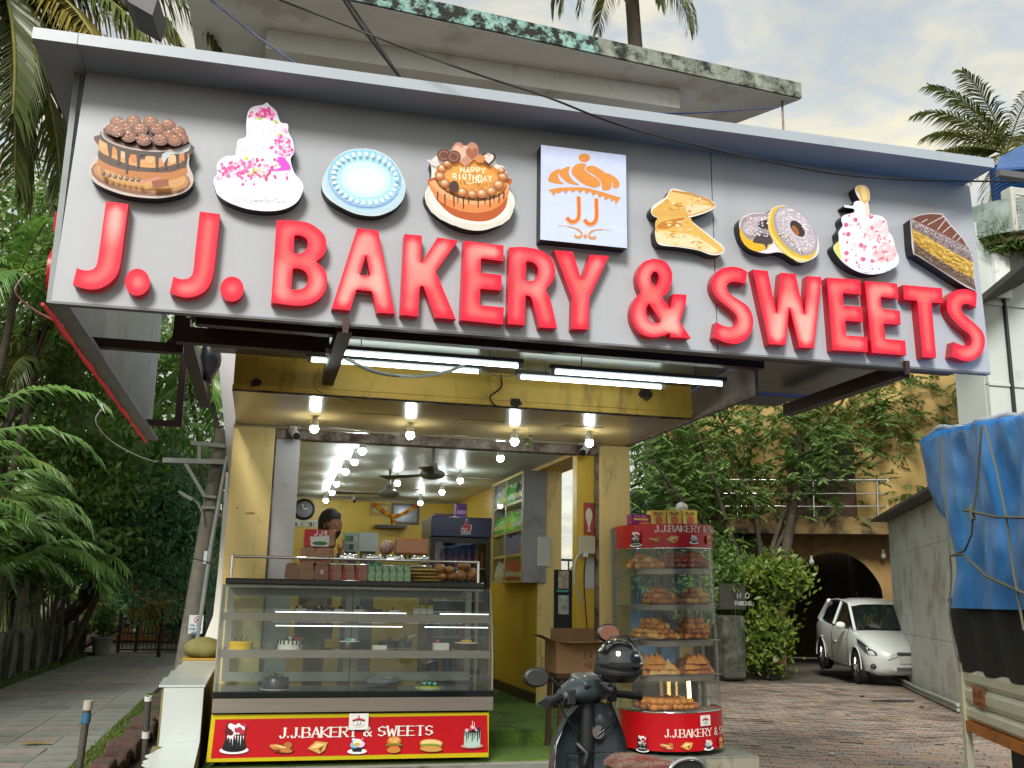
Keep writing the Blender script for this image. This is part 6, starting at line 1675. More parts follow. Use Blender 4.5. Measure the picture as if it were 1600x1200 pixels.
# stop here: furniture
# ================================================================ ground, lane, forecourt
m_asph = mat('ground_earth', '#4c463e', .95, var=.3, scale=1.5, dirt='#2e2c28', dscale=.8, bump=.6, bscale=20)
def gnd(name, x0, y0, x1, y1, z, m):
    return MB().add([(x0, y0, z), (x1, y0, z), (x1, y1, z), (x0, y1, z)], [(0, 1, 2, 3)]).build(name, m, None, kind='structure')
gnd('ground', -400, -300, 400, 800, -.045, m_asph)
m_bed = mat('joint_sand', '#262420', .95, var=.3, scale=8)
m_pav = [mat(f'paver_{i}', c_, .6, var=.22, scale=7, dirt='#33302c', dscale=1.6, dpos=(.46, .72), bump=.35, bscale=50) for i, c_ in enumerate(('#948a80', '#988274', '#867e78', '#9c887a'))]
m_tile = [mat(f'lane_tile_{i}', c_, .5, var=.2, scale=4, dirt='#2f342f', dscale=2, dpos=(.5, .75), bump=.3, bscale=40) for i, c_ in enumerate(('#7e807c', '#85837e', '#747571', '#88807a'))]
lane = gnd('lane', -3.98, 2, -1.43, 26.8, -.02, m_bed)
tm = MB().box((-.206, -.206, -.03), (.206, .206, 0)).build('tile_shape', m_tile[0])
tmes = []
for k in range(4):
    me = tm.data.copy(); me.materials.clear(); me.materials.append(m_tile[k]); tmes.append(me)
bpy.data.objects.remove(tm)
for j in range(47):
    for i in range(6):
        o = bpy.data.objects.new('tile', tmes[(0 if random.random() < .55 else random.randrange(4))]); COL.objects.link(o); o.parent = lane
        x = -3.76+.42*i+(.21 if j % 2 else 0)*.0
        o.location = (x+.0, 7.2+j*.42, random.uniform(-.004, .004)); o.rotation_euler = (random.gauss(0, .004), random.gauss(0, .004), random.gauss(0, .006))
# forecourt of zigzag pavers, laid parallel to the white shed
HU, HV = np.array([cos(radians(23)), -sin(radians(23)), 0]), np.array([sin(radians(23)), cos(radians(23)), 0])
fc = MB().add([(3.96, 4.0, -.02), (9.5, 1.0, -.02), (13.5, 17.2, -.02), (5.5, 17.8, -.02), (4.2, 13, -.02)], [(0, 1, 2, 3, 4)]).build('forecourt', m_bed, None, kind='structure')
pw, pd = .225, .1125
zig = [(-.1125, -.056), (-.075, -.046), (-.03, -.066), (.03, -.046), (.075, -.066), (.1125, -.056), (.1125, .056), (.075, .046), (.03, .066), (-.03, .046), (-.075, .066), (-.1125, .056)]
zig = [(x*.965, y*.93) for x, y in zig]
def zigmesh(m):
    o = MB().solid([zig], lambda x, y, t: (x, y, -t), .03, back=False).build('p', m); me = o.data; bpy.data.objects.remove(o); return me
zm = [zigmesh(m) for m in m_pav]
cand = []
p0 = np.array([5.0, 8.5, 0])
for j in range(-10, 95):
    for i in range(-14, 34):
        p = p0+HU*(i*pw+(pw/2 if j % 2 else 0))+HV*(j*pd)
        x, y = p[0], p[1]
        if x < 4.0 or y < 7.0 or y > 17.4 or x > 4.2+y*.62: continue
        if y > 13 and x < 5.5+(y-13)*.2: continue
        d = p-CAM; q = np.array([np.dot(d, _r2), np.dot(d, _u2), np.dot(d, _fw)])
        if q[2] <= 0: continue
        X, Y = 800+F*q[0]/q[2], 600-F*q[1]/q[2]
        if X < 1090 or X > 1640 or Y > 1215: continue
        cand.append((q[2], p))
cand.sort(key=lambda c_: c_[0])
rot = -radians(23)
for d, p in cand[:300]:
    o = bpy.data.objects.new('paver', zm[random.randrange(4)]); COL.objects.link(o); o.parent = fc
    o.location = (p[0], p[1], random.uniform(-.009, .006)); o.rotation_euler = (random.gauss(0, .022), random.gauss(0, .022), rot+random.gauss(0, .012))
mb = MB()
for d, p in cand[300:]:
    z = random.uniform(-.003, .003); mb.m(random.randrange(4))
    mb.solid([zig], lambda x, y, t: p+HU*x+HV*y+np.array([0, 0, z]), 0)
mb.build('far_pavers', m_pav, fc, kind='stuff')
# weeds, stains and bits on the forecourt
for (x, y, r, lab) in ((1395, 1095, .16, 'damp dark patch of dirt on the pavers before the car'), ):
    p = onZ(x, y, .006)
    pl = [(p[0]+2.6*r*random.uniform(.7, 1.2)*cos(a), p[1]+r*random.uniform(.6, 1.3)*sin(a)) for a in np.linspace(0, 2*pi, 18)[:-1]]
    o = MB().solid([pl], lambda x_, y_, t: (x_, y_, .007), 0).build('dirt_patch', mat('wet_dirt', '#26221e', .9, var=.4, scale=20)); tag(o, lab, 'dirt')
for i, (x, y) in enumerate(((1347, 1088), (1325, 1118), (1300, 1178), (1475, 1098), (1440, 1105))):
    p = onZ(x, y, .01)
    o = MB().ball((p[0], p[1], .012), (random.uniform(.03, .06), .03, .015), 8, 5).build('litter', mat(f'litter_{i}', ['#3a2c20', '#6a5a44', '#9aa0a4', '#7d848a', '#4a3a28'][i], .8, var=.4, scale=30)); tag(o, ['dark dead leaf on the pavers nearest the car wheel', 'brown dead leaf on the pavers below the damp patch', 'pale scrap on the pavers near the tiled plinth', 'grey crumpled scrap by the foot of the shed wall', 'brown scrap on the pavers near the shed pipes'][i], 'litter', 'bits on the pavers')

# ---- verge between lane and shop: moss strip, laterite stones, ditch
vg = gnd('verge', -1.43, 2, -.6, 16, -.03, mat('dark_soil', '#2a241c', .95, var=.4, scale=6, bump=.8))
rng2 = np.random.default_rng(5)
m_lat = mat('laterite_stone', '#4a3430', .95, var=.35, scale=9, dirt='#2c3a1c', dscale=5, dpos=(.5, .62), bump=1.0, bscale=40)
y = 6.5
while y < 15.5:
    l = rng2.uniform(.28, .5)
    mb = MB().box((-1.22+rng2.normal(0, .02), y, -.03), (-.98+rng2.normal(0, .03), y+l-.02, rng2.uniform(.09, .17)))
    o = mb.build('kerb_stone', m_lat, vg, bevel=.03); y += l
# moss and grass tufts, two patches
def tufts(name, label, fx, n, h, mt):
    V = []; Fc = []
    for i in range(n):
        p = fx(); a = rng2.uniform(0, 2*pi); hh = h*rng2.uniform(.5, 1.3); w = .006+.006*rng2.random()
        dx_, dy_ = cos(a)*w, sin(a)*w; bx_, by_ = rng2.normal(0, hh*.4, 2)
        b = len(V)
        V += [(p[0]-dx_, p[1]-dy_, p[2]), (p[0]+dx_, p[1]+dy_, p[2]), (p[0]+bx_, p[1]+by_, p[2]+hh)]
        Fc.append((b, b+1, b+2))
    o = npmesh(name, np.array(V), np.array(Fc), mt); o['kind'] = 'stuff'; o['label'] = label; o['category'] = 'grass'; return o
m_grass = leaf_mat('grass_blades', (.035, .07, .012), (.12, .16, .03), trans=.2)
tufts('verge_grass', 'short mossy grass along the lane edge', lambda: (rng2.uniform(-1.46, -1.18), rng2.uniform(6.5, 16), 0.0), 16000, .035, m_grass)
tufts('wall_grass', 'short grass at the foot of the left boundary wall', lambda: (rng2.uniform(-3.96, -3.7), rng2.uniform(14, 26), 0.0), 6000, .07, m_grass)
p = onZ(30, 1163, .01)
for i in range(4):
    o = MB().add([(p[0]+.06*i, p[1]+rng2.normal(0, .04), .012), (p[0]+.09+.06*i, p[1]-.03, .02), (p[0]+.13+.06*i, p[1]+.03, .012), (p[0]+.05+.06*i, p[1]+.06, .018)], [(0, 1, 2, 3)]).build('fallen_leaf', mat('dry_leaf', '#8a6a24', .8, var=.2)); tag(o, 'dry yellow leaf lying in a small heap on the lane tiles', 'leaf', 'fallen leaves on the lane')

# ---- metal posts on the verge
def post(top, base, r, label, wrap):
    t = thing('metal_post', label, 'post', base)
    top = np.array(top); base = np.array(base)
    MB().tube([base, base+(top-base)*.5, top], r, 10).build('pipe', mat('weathered_pipe', '#3f3f3a', .6, var=.3, scale=20, dirt='#5a3a28', dscale=12), t, smooth=50)
    for a, b, c_, nm in wrap:
        MB().tube([base+(top-base)*a, base+(top-base)*(a+b)/2, base+(top-base)*b], r*1.25, 10).build(nm, c_, t, smooth=50)
post(onY(138, 1098, 9.2), onZ(122, 1212, 0), .03, 'rusty pipe post with blue tape and a pale cap beside the lane', [(.9, 1.03, mat('pale_cap', '#9a948a', .7), 'cap'), (.72, .86, mat('blue_tape', '#2c5a7a', .5), 'tape')])
post(onY(232, 1088, 9.8), onZ(225, 1190, 0), .028, 'short post with white tags standing in the ditch beside the tiled pier', [(.93, 1.0, mat('white_tag', '#b9bcbc', .6), 'tag'), (.36, .46, mat('white_tag', '#b9bcbc', .6), 'tag')])

# ---- white tiled side wall of the steps
pr_ = thing('tiled_side_wall', 'white tiled stepped side wall beside the display counter', 'wall', (-.46, 8.5, 0))
m_wt = mat('white_glazed_tile', '#b4bcba', .22, var=.05, scale=3, dirt='#8d8c80', dscale=6, dpos=(.6, .8)); m_core = mat('yellowed_mortar', '#6f6540', .85, var=.25, scale=5, dirt='#3c3a28', dscale=4, bump=.4)
MB().box((-.615, 7.62, 0), (-.325, 10.45, .835)).build('core', m_core, pr_)
MB().hexa([(-.64, 5.9, 0), (-.325, 5.9, 0), (-.325, 7.6, 0), (-.64, 7.6, 0), (-.64, 5.9, .20), (-.325, 5.9, .20), (-.325, 7.6, .445), (-.64, 7.6, .445)]).build('ramp_core', m_core, pr_)
MB().box((-.60, 7.606, .455), (-.33, 7.618, .833)).build('tile', m_wt, pr_)
MB().box((-.60, 7.606, .02), (-.33, 7.618, .448)).build('tile', m_wt, pr_)
ys = [7.6, 8.3, 9.0, 9.7, 10.4]
for a, b in zip(ys, ys[1:]):
    MB().hexa([(-.635, a+.004, .837), (-.322, a+.004, .837), (-.322, b-.004, .837), (-.66, b-.004, .837), (-.635, a+.004, .852), (-.322, a+.004, .852), (-.322, b-.004, .852), (-.66, b-.004, .852)]).build('tile', m_wt, pr_)
for i in range(4):
    y0, y1 = 7.6-.42*i, 7.6-.42*(i+1); z0_, z1_ = .45-.245*(7.6-y0)/1.7, .45-.245*(7.6-y1)/1.7
    pl = [(-.33, y0-.003), (-.60, y0-.003)]
    for j in range(7): pl.append((-.60-.06*(i > 0 or j > 2)+.045*((j % 2)), y0+(y1-y0)*(j+.5)/7))
    pl += [(-.62, y1+.003), (-.33, y1+.003)]
    MB().solid([pl], lambda x, y, t: (x, y, .452-.245*(7.6-y)/1.7+t), .012).build('tile', m_wt, pr_)
c_ = onZ(316, 1028, .852)
sk = MB().ball((c_[0]+.02, c_[1]-.25, .955), (.19, .16, .105), 18, 12)
sk.v = [(x+.012*mnoise.noise(Vector((x*9, y*9, z*9))), y, max(.853, z+.02*mnoise.noise(Vector((x*7, y*7, z*7+3))))) for x, y, z in sk.v]
o = thing('sack', 'lumpy olive sack on the white tiled side wall', 'sack', (c_[0], c_[1]-.25, .853))
sk.build('body', mat('olive_sack', '#6d6a3c', .8, var=.2, scale=8, bump=.5, bscale=90), o, smooth=180)
MB().box((c_[0]-.17, c_[1]-.40, .853), (c_[0]+.2, c_[1]-.12, .872)).build('mat', mat('ochre_cloth', '#9a7a24', .8, var=.2), o, bevel=.006)
# dark hanging bag above the side gap
p = onY(328, 562, 7.9)
hb_ = MB().ball((p[0], 7.9, p[2]), (.085, .07, .2), 14, 12)
hb_.v = [(x+.03*mnoise.noise(Vector((x*14, y*14, z*10))), y+.03*mnoise.noise(Vector((x*12, y*12, z*10+5))), z) for x, y, z in hb_.v]
o = hb_.build('hanging_bag', mat('dark_plastic_bag', '#20222c', .3, var=.4, scale=20, coat=.4), smooth=60); tag(o, 'dark crumpled plastic bag hanging from the canopy frame near the left pillar', 'bag')

# ---- boundary wall with stakes on the far side of the lane
bw = thing('boundary_wall', 'low stained concrete wall along the far side of the lane', 'wall', (-4.1, 20, 0))
MB().box((-4.15, 10, -.04), (-3.98, 26.4, .78)).build('wall', mat('stained_concrete', '#5c5e54', .9, var=.35, scale=3, dirt='#23261f', dscale=2, dpos=(.42, .65), bump=.6), bw)
fn = thing('stake_fence', 'row of grey stakes with wire above the low boundary wall', 'fence', (-3.95, 20, 0))
m_stk = mat('grey_stake', '#4f5148', .85, var=.3, scale=6, dirt='#2a3324', dscale=4)
for i in range(13):
    y = 13.0+i*1.05; h = 1.65+.15*sin(i*2.1); lx = .08*sin(i*1.7)
    MB().hexa([(-3.96, y, 0), (-3.88, y, 0), (-3.88, y+.08, 0), (-3.96, y+.08, 0), (-3.96+lx, y+lx, h), (-3.89+lx, y+lx, h), (-3.89+lx, y+.07+lx, h), (-3.96+lx, y+.07+lx, h)]).build('stake', m_stk, fn)
for z in (.95, 1.25, 1.5): MB().tube([(-3.9, 13, z), (-3.9, 19, z-.03), (-3.9, 25.7, z)], .004, 4).build('wire', m_wire, fn)

# ---- gate at the end of the lane
gt = thing('iron_gate', 'black iron bar gate closing the end of the lane', 'gate', (-2.2, 26.6, 0))
for x in (-3.25, -2.3, -1.3): MB().box((x-.04, 26.55, 0), (x+.04, 26.63, .95)).build('gate_post', m_black, gt)
for x0_, x1_ in ((-3.2, -2.34), (-2.26, -1.34)):
    for z in (.06, .45, .82): MB().box((x0_, 26.58, z), (x1_, 26.61, z+.035)).build('rail', m_black, gt)
    n = 9
    for i in range(n): x = x0_+(x1_-x0_)*(i+.5)/n; MB().box((x-.01, 26.585, .0965), (x+.01, 26.605, .449)).build('bar', m_black, gt); MB().box((x-.01, 26.585, .486), (x+.01, 26.605, .819)).build('bar', m_black, gt)
gp = thing('gate_pillar', 'pale round topped gate pillar beside the iron gate', 'pillar', (-.9, 26.5, 0))
MB().box((-1.25, 26.3, 0), (-.6, 26.8, 1.35)).build('pillar', mat('pale_pillar', '#70787c', .8, dirt='#3a3e3c', dscale=3), gp)
MB().ball((-.92, 26.55, 1.53), .18, 14, 10).build('ball', mat('pale_ball', '#8a8f90', .6), gp, smooth=180)
gd = thing('flower_pot', 'pale planter at the foot of the lane wall by the gate', 'planter', (-3.5, 25.6, 0))
MB().lathe([(0, 0), (.17, 0), (.24, .36), (.27, .38), (.27, .42), (.2, .42), (.18, .36), (0, .36)], (-3.5, 25.6, 0), 16).build('pot', mat('pale_pot', '#7f8680', .7), gd, smooth=40)
MB().tube([(-3.5, 25.6, .36), (-3.48, 25.6, .7)], .02, 6).build('stem', mat('stem', '#3a3a20', .8), gd)
# ochre house beyond
fh = thing('far_house', 'small ochre house with brick pillar behind the iron gate', 'house', (-2.5, 33, 0))
MB().box((-5.2, 33, 0), (-.5, 37, 3.0)).build('wall', mat('ochre_house', '#8a5a20', .8, var=.15), fh)
MB().box((-2.75, 32.7, 0), (-2.2, 32.99, 2.2)).build('brick_pillar', mat('brick_red', '#6a3420', .85, var=.2, scale=12), fh)
MB().hexa([(-5.5, 32.6, 3.0), (-.2, 32.6, 3.0), (-.2, 37.4, 3.0), (-5.5, 37.4, 3.0), (-5.5, 34.9, 4.2), (-.2, 34.9, 4.2), (-.2, 35.1, 4.2), (-5.5, 35.1, 4.2)]).build('roof', mat('clay_roof', '#6a3a28', .85, var=.25, scale=8), fh)
for x in (-4.6, -1.6):
    w_ = MB().box((x, 32.96, 1.0), (x+.8, 32.995, 2.1)).build('window', m_dkgrey, fh); MB().box((x+.05, 32.94, 1.05), (x+.75, 32.955, 2.05)).build('pane', mat('dark_pane', '#1a2020', .15), w_)

# ---- electricity pole
PY = 13.0
up_ = thing('utility_pole', 'leaning grey concrete pole with steel crossarms and street lamp', 'pole', onY(285, 1040, PY)*np.array([1, 1, 0]))
m_pole = mat('pole_concrete', '#66635a', .9, var=.25, scale=5, dirt='#35342c', dscale=3, bump=.5); m_galv = mat('galvanised', '#7d817e', .5, metal=.5, var=.15)
b0 = onY(293, 1000, PY); t0 = onY(345, 690, PY); dd = (t0-b0)/(t0[2]-b0[2])
base = b0-dd*b0[2]; top = b0+dd*(t0[2]+.15-b0[2])
MB().tube([base, (base+top)/2, top], [.105, .095, .085], 12).build('shaft', m_pole, up_, smooth=50)
def ybar(a, b, w, nm): MB().bar(onY(*a, PY-.12), onY(*b, PY-.12), w, w).build(nm, m_galv, up_)
ybar((298, 692), (352, 697), .05, 'crossarm'); ybar((254, 719), (350, 722), .06, 'crossarm'); ybar((311, 695), (311, 720), .04, 'strut'); ybar((288, 721), (320, 776), .04, 'brace')
ybar((318, 775), (338, 777), .03, 'clamp'); ybar((312, 793), (336, 793), .03, 'clamp')
MB().tube([onY(355, 715, PY-.2), onY(330, 850, PY-.2), onY(308, 1000, PY-.2)], .028, 8).build('conduit', m_galv, up_, smooth=50)
MB().tube([onY(317, 816, PY-.16), onY(316, 800, PY-.16), onY(309, 786, PY-.16), onY(300, 780, PY-.16)], .016, 8).build('lamp_arm', m_galv, up_, smooth=50)
la, lb = onY(302, 781, PY-.2), onY(279, 768, PY-.2)
lh = MB().bar(la, lb, .07, .035).build('lamp_head', m_galv, up_, bevel=.01)
MB().bar(la*.9+lb*.1-(0, 0, .021), la*.15+lb*.85-(0, 0, .021), .05, .006).build('lamp_lens', mat('lamp_lens', '#a8b0b4', .2), lh)
MB().tube([onY(300, 872, PY-.25), onY(330, 880, PY-.24), onY(347, 860, PY-.2), onY(352, 800, PY-.3)], .008, 6).build('loose_cable', m_wire, up_)
ps = thing('no_parking_sign', 'small white no parking sign on the leaning pole', 'sign', onY(305, 990, PY-.2))
a, b = onY(296, 961, PY-.2), onY(316, 990, PY-.2)
MB().box((a[0], PY-.215, b[2]), (b[0], PY-.2, a[2])).build('board', mat('sign_white', '#b4bcc0', .5, var=.04), ps)
q = Print(lambda x, y, l: (x, PY-.2155-l, y), ps); cx_, w_ = (a[0]+b[0])/2, b[0]-a[0]
ring = ell(cx_+.02, a[2]-.055, .04, .04, n=20)
q.put([stroke(ring+[ring[0]], .009)], '#a03034', 'red_ring'); q.put([stroke([(cx_-.008, a[2]-.083), (cx_+.048, a[2]-.027)], .009)], '#a03034', 'red_bar'); q.put([stroke([(cx_+xx-.0, a[2]-.03-yy) for xx, yy in s2], .007) for s2 in words('P', .008, 0, .022, .048)], '#20242c', 'letter_p')
q.put([stroke([(a[0]+.016+xx, a[2]-.108-yy) for xx, yy in s2], .005) for s2 in words('YOU ARE', 0, 0, .014, .026, .4)+words('PARKING', 0, .042, .014, .026, .4)+words('HERE', .028, .084, .014, .026, .4)], '#3f5a78', 'lettering')
a, b = onY(319, 861, PY-.14), onY(325, 881, PY-.14)
o = MB().box((a[0], PY-.15, b[2]), (b[0], PY-.135, a[2])).build('pole_notice', mat('sign_white', '#b4bcc0')); tag(o, 'narrow white notice strapped to the pole above the parking sign', 'notice')

# ================================================================ right side: house, shed, pillar
HP = np.array([13.0, 20.5, 0])
def hpx(x, y, off=0): return onP(x, y, HP-HV*off, HV)
def hl(x, y): p = hpx(x, y); return (float(np.dot(p-HP, HU)), float(p[2]))
def hmp(off=0): return lambda x, y, t: HP+HU*x+np.array([0, 0, y])-HV*(off-t)
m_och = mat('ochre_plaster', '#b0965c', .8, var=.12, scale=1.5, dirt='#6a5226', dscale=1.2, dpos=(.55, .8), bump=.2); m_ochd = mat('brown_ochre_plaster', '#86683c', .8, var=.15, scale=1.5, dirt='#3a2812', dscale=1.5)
hs = thing('ochre_house', 'two storey ochre house with balcony and arched car porch behind the tree', 'house', HP)
L0, L1 = hl(1060, 900)[0], hl(1402, 900)[0]; zbal = hl(1300, 838)[1]; zbt = hl(1300, 812)[1]
arch = [hl(x, y) for x, y in ((1228, 1030), (1228, 920), (1250, 876), (1300, 858), (1345, 872), (1378, 910), (1386, 950), (1388, 1050))]
arch = [(arch[0][0], 0.001)]+spl(arch[1:-1], 5, False)+[(arch[-1][0], .001)]
outer = [(L0, 0), (arch[0][0], 0)]+arch+[(arch[-1][0], 0), (L1+.5, 0), (L1+.5, zbal), (L0, zbal)]
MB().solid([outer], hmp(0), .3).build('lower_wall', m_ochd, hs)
at_ = spl([hl(x, y) for x, y in ((1228, 920), (1250, 876), (1300, 858), (1345, 872), (1378, 910), (1386, 950))], 5, False)
MB().solid([stroke(at_, .14)], hmp(.04), .06).build('arch_trim', mat('arch_trim_paint', '#80683e', .8), hs)
# car porch behind the arch
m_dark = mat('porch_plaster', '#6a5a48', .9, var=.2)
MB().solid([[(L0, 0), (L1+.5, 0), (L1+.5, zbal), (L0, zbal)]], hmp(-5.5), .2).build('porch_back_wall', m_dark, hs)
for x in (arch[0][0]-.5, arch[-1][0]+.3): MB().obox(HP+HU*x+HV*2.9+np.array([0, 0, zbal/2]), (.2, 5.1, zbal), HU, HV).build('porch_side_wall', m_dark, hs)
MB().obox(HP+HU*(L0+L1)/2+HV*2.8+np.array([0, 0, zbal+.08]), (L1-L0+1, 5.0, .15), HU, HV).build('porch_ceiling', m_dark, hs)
b0x, b1x = hl(1118, 825)[0], hl(1396, 825)[0]
MB().obox(HP+HU*((b0x+b1x)/2)-HV*.35+np.array([0, 0, (zbal+zbt)/2]), (b1x-b0x, 1.1, zbt-zbal), HU, HV).build('balcony_slab', mat('balcony_concrete', '#6f5c38', .9, var=.25, scale=2, dirt='#23201a', dscale=2.5, dpos=(.46, .62), bump=.4), hs)
U0, U1 = hl(1040, 700)[0], hl(1560, 700)[0]; zt_ = hl(1500, 560)[1]+1.2
uw = HP-HV*(-.25)
MB().solid([[(U0, zbt+.002), (U1, zbt+.002), (U1, zt_), (U0, zt_)]], hmp(-.25), .3).build('upper_wall', m_och, hs)
p0_, p1_ = hl(1335, 700)[0], hl(1362, 700)[0]
MB().solid([[(p0_, zbt+.003), (p1_, zbt+.003), (p1_, zt_), (p0_, zt_)]], hmp(-.1), .148).build('pilaster', m_och, hs)
d0, d1 = hl(1238, 700)[0], hl(1336, 700)[0]; dz = hl(1290, 688)[1]
m_door = mat('teak_door', '#5c3f26', .5, var=.25, scale=4, stretch=(6, 6, 1)); m_frame = mat('red_brown_frame', '#54241a', .5)
MB().solid([[(d0-.12, zbt+.003), (d0, zbt+.003), (d0, dz), (d1, dz), (d1, zbt+.003), (d1+.1, zbt+.003), (d1+.1, dz+.12), (d0-.12, dz+.12)]], hmp(-.17), .078).build('door_frame', m_frame, hs)
nw = 4
for i in range(nw):
    x0_, x1_ = d0+(d1-d0)*i/nw+.01, d0+(d1-d0)*(i+1)/nw-.01
    zg = zbt+(dz-zbt)*.47
    dr = MB().solid([[(x0_, zbt+.01), (x1_, zbt+.01), (x1_, dz-.01), (x0_, dz-.01)], [(x0_+.06, zg), (x1_-.06, zg), (x1_-.06, dz-.1), (x0_+.06, dz-.1)]], hmp(-.2), .045).build('door_leaf', m_door, hs)
    MB().solid([[(x0_+.06, zg), (x1_-.06, zg), (x1_-.06, dz-.1), (x0_+.06, dz-.1)]], hmp(-.22), .006).build('pane', mat('dark_pane', '#1a2020', .12), dr)
    for k in range(2):
        za, zc = zbt+.12+k*.42, zbt+.46+k*.42
        if zc < zg-.05: MB().solid([[(x0_+.08, za), (x1_-.08, za), (x1_-.08, zc), (x0_+.08, zc)]], hmp(-.185), .014).build('raised_panel', m_door, dr)
# balcony railing
rp0, rp1 = hl(1130, 760), hl(1385, 760)
def rail(y, r): 
    a, b = hpx(1128, y, .85), hpx(1386, y, .85); MB().tube([a, b], r, 8).build('balcony_rail', m_chrome, hs, smooth=50); c_ = b+HV*1.0; MB().tube([b, c_], r, 8).build('balcony_rail', m_chrome, hs, smooth=50)
for y, r in ((750, .035), (771, .018), (791, .018)): rail(y, r)
for x in (1150, 1270, 1370):
    a, b = hpx(x, 750, .85), hpx(x+2, 808, .85); b[2] = zbt
    MB().tube([a, b], .025, 8).build('balcony_post', m_chrome, hs, smooth=50)
for (x, y0) in ((1268, 850), (1380, 840)):
    a = hpx(x, y0, .2); b = hpx(x, y0+28, .2)
    lb_ = thing('hanging_bulb', ['unlit white bulb hanging in the middle of the porch arch', 'unlit white bulb hanging beside the shed wall'][x > 1300], 'light bulb', b, group='unlit porch bulbs')
    MB().tube([a+np.array([0, 0, .5]), b+np.array([0, 0, .1])], .006, 5).build('wire', m_wire, lb_); MB().ball(b, (.06, .06, .08), 10, 8).build('globe', mat('unlit_bulb', '#b8bcb8', .3), lb_, smooth=180); MB().tube([b+np.array([0, 0, .07]), b+np.array([0, 0, .14])], .03, 8).build('cap', m_fix, lb_)
# wooden structure and blue sheets seen through the tree left of the house
o = thing('timber_shed', 'brown timber slat screen half hidden behind the tree', 'screen', onY(1100, 1000, 21)*np.array([1, 1, 0]))
for i in range(9):
    a = onY(1080+i*8, 780, 21); MB().box((a[0], 21, 0), (a[0]+.07, 21.05, 3.6+.05*(i % 2))).build('slat', m_door, o)
a, b = onY(985, 775, 23), onY(1062, 800, 23)
o = thing('blue_sheet_fence', 'pale blue metal sheet fence behind the tree foliage', 'fence', ((a[0]+b[0])/2, 23, 0))
for i in range(8):
    x0_ = a[0]-.3+i*.24; MB().box((x0_, 23+.02*(i % 2), 0), (x0_+.235, 23.03+.02*(i % 2), float(a[2])+.1)).build('sheet', mat('pale_blue_sheet', '#5a7a9a', .5, var=.1), o)

# ---- white shed with seams and pipes
A, Bp = onZ(1403, 1064, 0), onZ(1515, 1118, 0)
dv = (Bp-A)/np.linalg.norm(Bp-A); nrm = np.array([-dv[1], dv[0], 0]); nrm = nrm if np.dot(nrm, -A) > 0 else -nrm
Lw = 6.9; zs = 3.15
sh_ = thing('white_shed', 'white sheet walled shed hiding half of the white car', 'shed', A)
m_shed = mat('white_shed_sheet', '#c6cbc5', .6, var=.06, scale=1.5, dirt='#7d6a50', dscale=1.3, dpos=(.5, .74), bump=.2)
def sw(s0, s1, z0, z1, off0, off1, nm, m, parent=None): 
    return MB().hexa([A+dv*s+nrm*o_+np.array([0, 0, z]) for z in (z0, z1) for s, o_ in ((s0, off0), (s1, off0), (s1, off1), (s0, off1))]).build(nm, m, parent or sh_)
for k, (z0_, z1_) in enumerate(((0, .95), (.956, 2.45), (2.456, zs))):
    for j in range(3): sw(j*Lw/3+.003, (j+1)*Lw/3-.003, z0_, z1_, 0, -.06, 'wall_panel', m_shed)
sw(0, .06, 0, zs, -.061, -3.5, 'end_wall', m_shed)
sw(-.25, Lw+.2, zs+.01, zs+.06, .3, -3.8, 'roof_sheet', mat('dark_roof_sheet', '#4c4a44', .8, var=.3, scale=4))
for z, r in ((.12, .03), (.05, .025)): MB().tube([A+dv*.0+nrm*.1+np.array([0, 0, z]), A+dv*3+nrm*.13+np.array([0, 0, z*.8]), A+dv*6+nrm*.1+np.array([0, 0, z])], r, 8).build('pipe', mat('pvc_pipe', '#8f9488', .5), sh_, smooth=50)
# ---- tall white building at the right edge
RY = 15.5
def rp(x, y, Y=RY): return onY(x, y, Y)
rb = thing('white_building', 'tall white panelled building with dark eaves at the right edge', 'building', rp(1600, 900)*np.array([1, 1, 0]))
xa_ = float(rp(1546, 620)[0]); zt2 = float(rp(1560, 425)[2])
m_rb = mat('white_panel_wall', '#b4bcba', .6, var=.04, scale=1, dirt='#8a8f8a', dscale=1.5, dpos=(.6, .85))
xs_ = [xa_, float(rp(1574, 560)[0]), float(rp(1640, 560)[0]), float(rp(1760, 560)[0])]; zsv = [0, 3.0, float(rp(1550, 600)[2]), float(rp(1545, 478)[2])+.05, zt2+1.0]
for i in range(3):
    for j in range(4): MB().box((xs_[i]+.01, RY, zsv[j]+.01), (xs_[i+1]-.01, RY+.1, zsv[j+1]-.01)).build('wall_panel', m_rb, rb)
MB().box((xa_, RY+.101, 0), (xs_[3], RY+.9, zt2+1.0)).build('wall_core', m_rb, rb)
for j in (2, 3): MB().box((xa_, RY-.03, zsv[j]-.03), (xs_[3], RY-.001, zsv[j]+.03)).build('batten', m_rb, rb)
MB().tube([(xs_[1]+.02, RY-.04, 0), (xs_[1]+.02, RY-.04, zt2+.4)], .035, 8).build('downpipe', m_black, rb, smooth=50)
e0, e1 = rp(1525, 478, RY-.9), rp(1625, 395, RY-.9)
ev = MB().hexa([e0, e1, e1+(1.2, 1.3, .1), e0+(.5, 1.3, .1), e0+(0, 0, .12), e1+(0, 0, .12), e1+(1.2, 1.3, .22), e0+(.5, 1.3, .22)]).build('eaves', mat('dark_eaves', '#2c2e2a', .8, var=.3, scale=5), rb)
cb0, cb1 = rp(1519, 372), rp(1600, 325)
mb = MB(); cc_ = rp(1600, 350); rad = float(cc_[0]-cb0[0])
mb.lathe([(rad-.08, cb0[2]), (rad, cb0[2]), (rad, rp(1519, 322)[2]), (rad-.08, rp(1519, 322)[2])], (cc_[0]+.05, RY+.4, 0), 24, pi*.75, pi*1.9); mb.build('curved_balcony', mat('grey_render', '#7c8a88', .8, var=.2, scale=3, dirt='#565e58', dscale=2), rb, smooth=40)
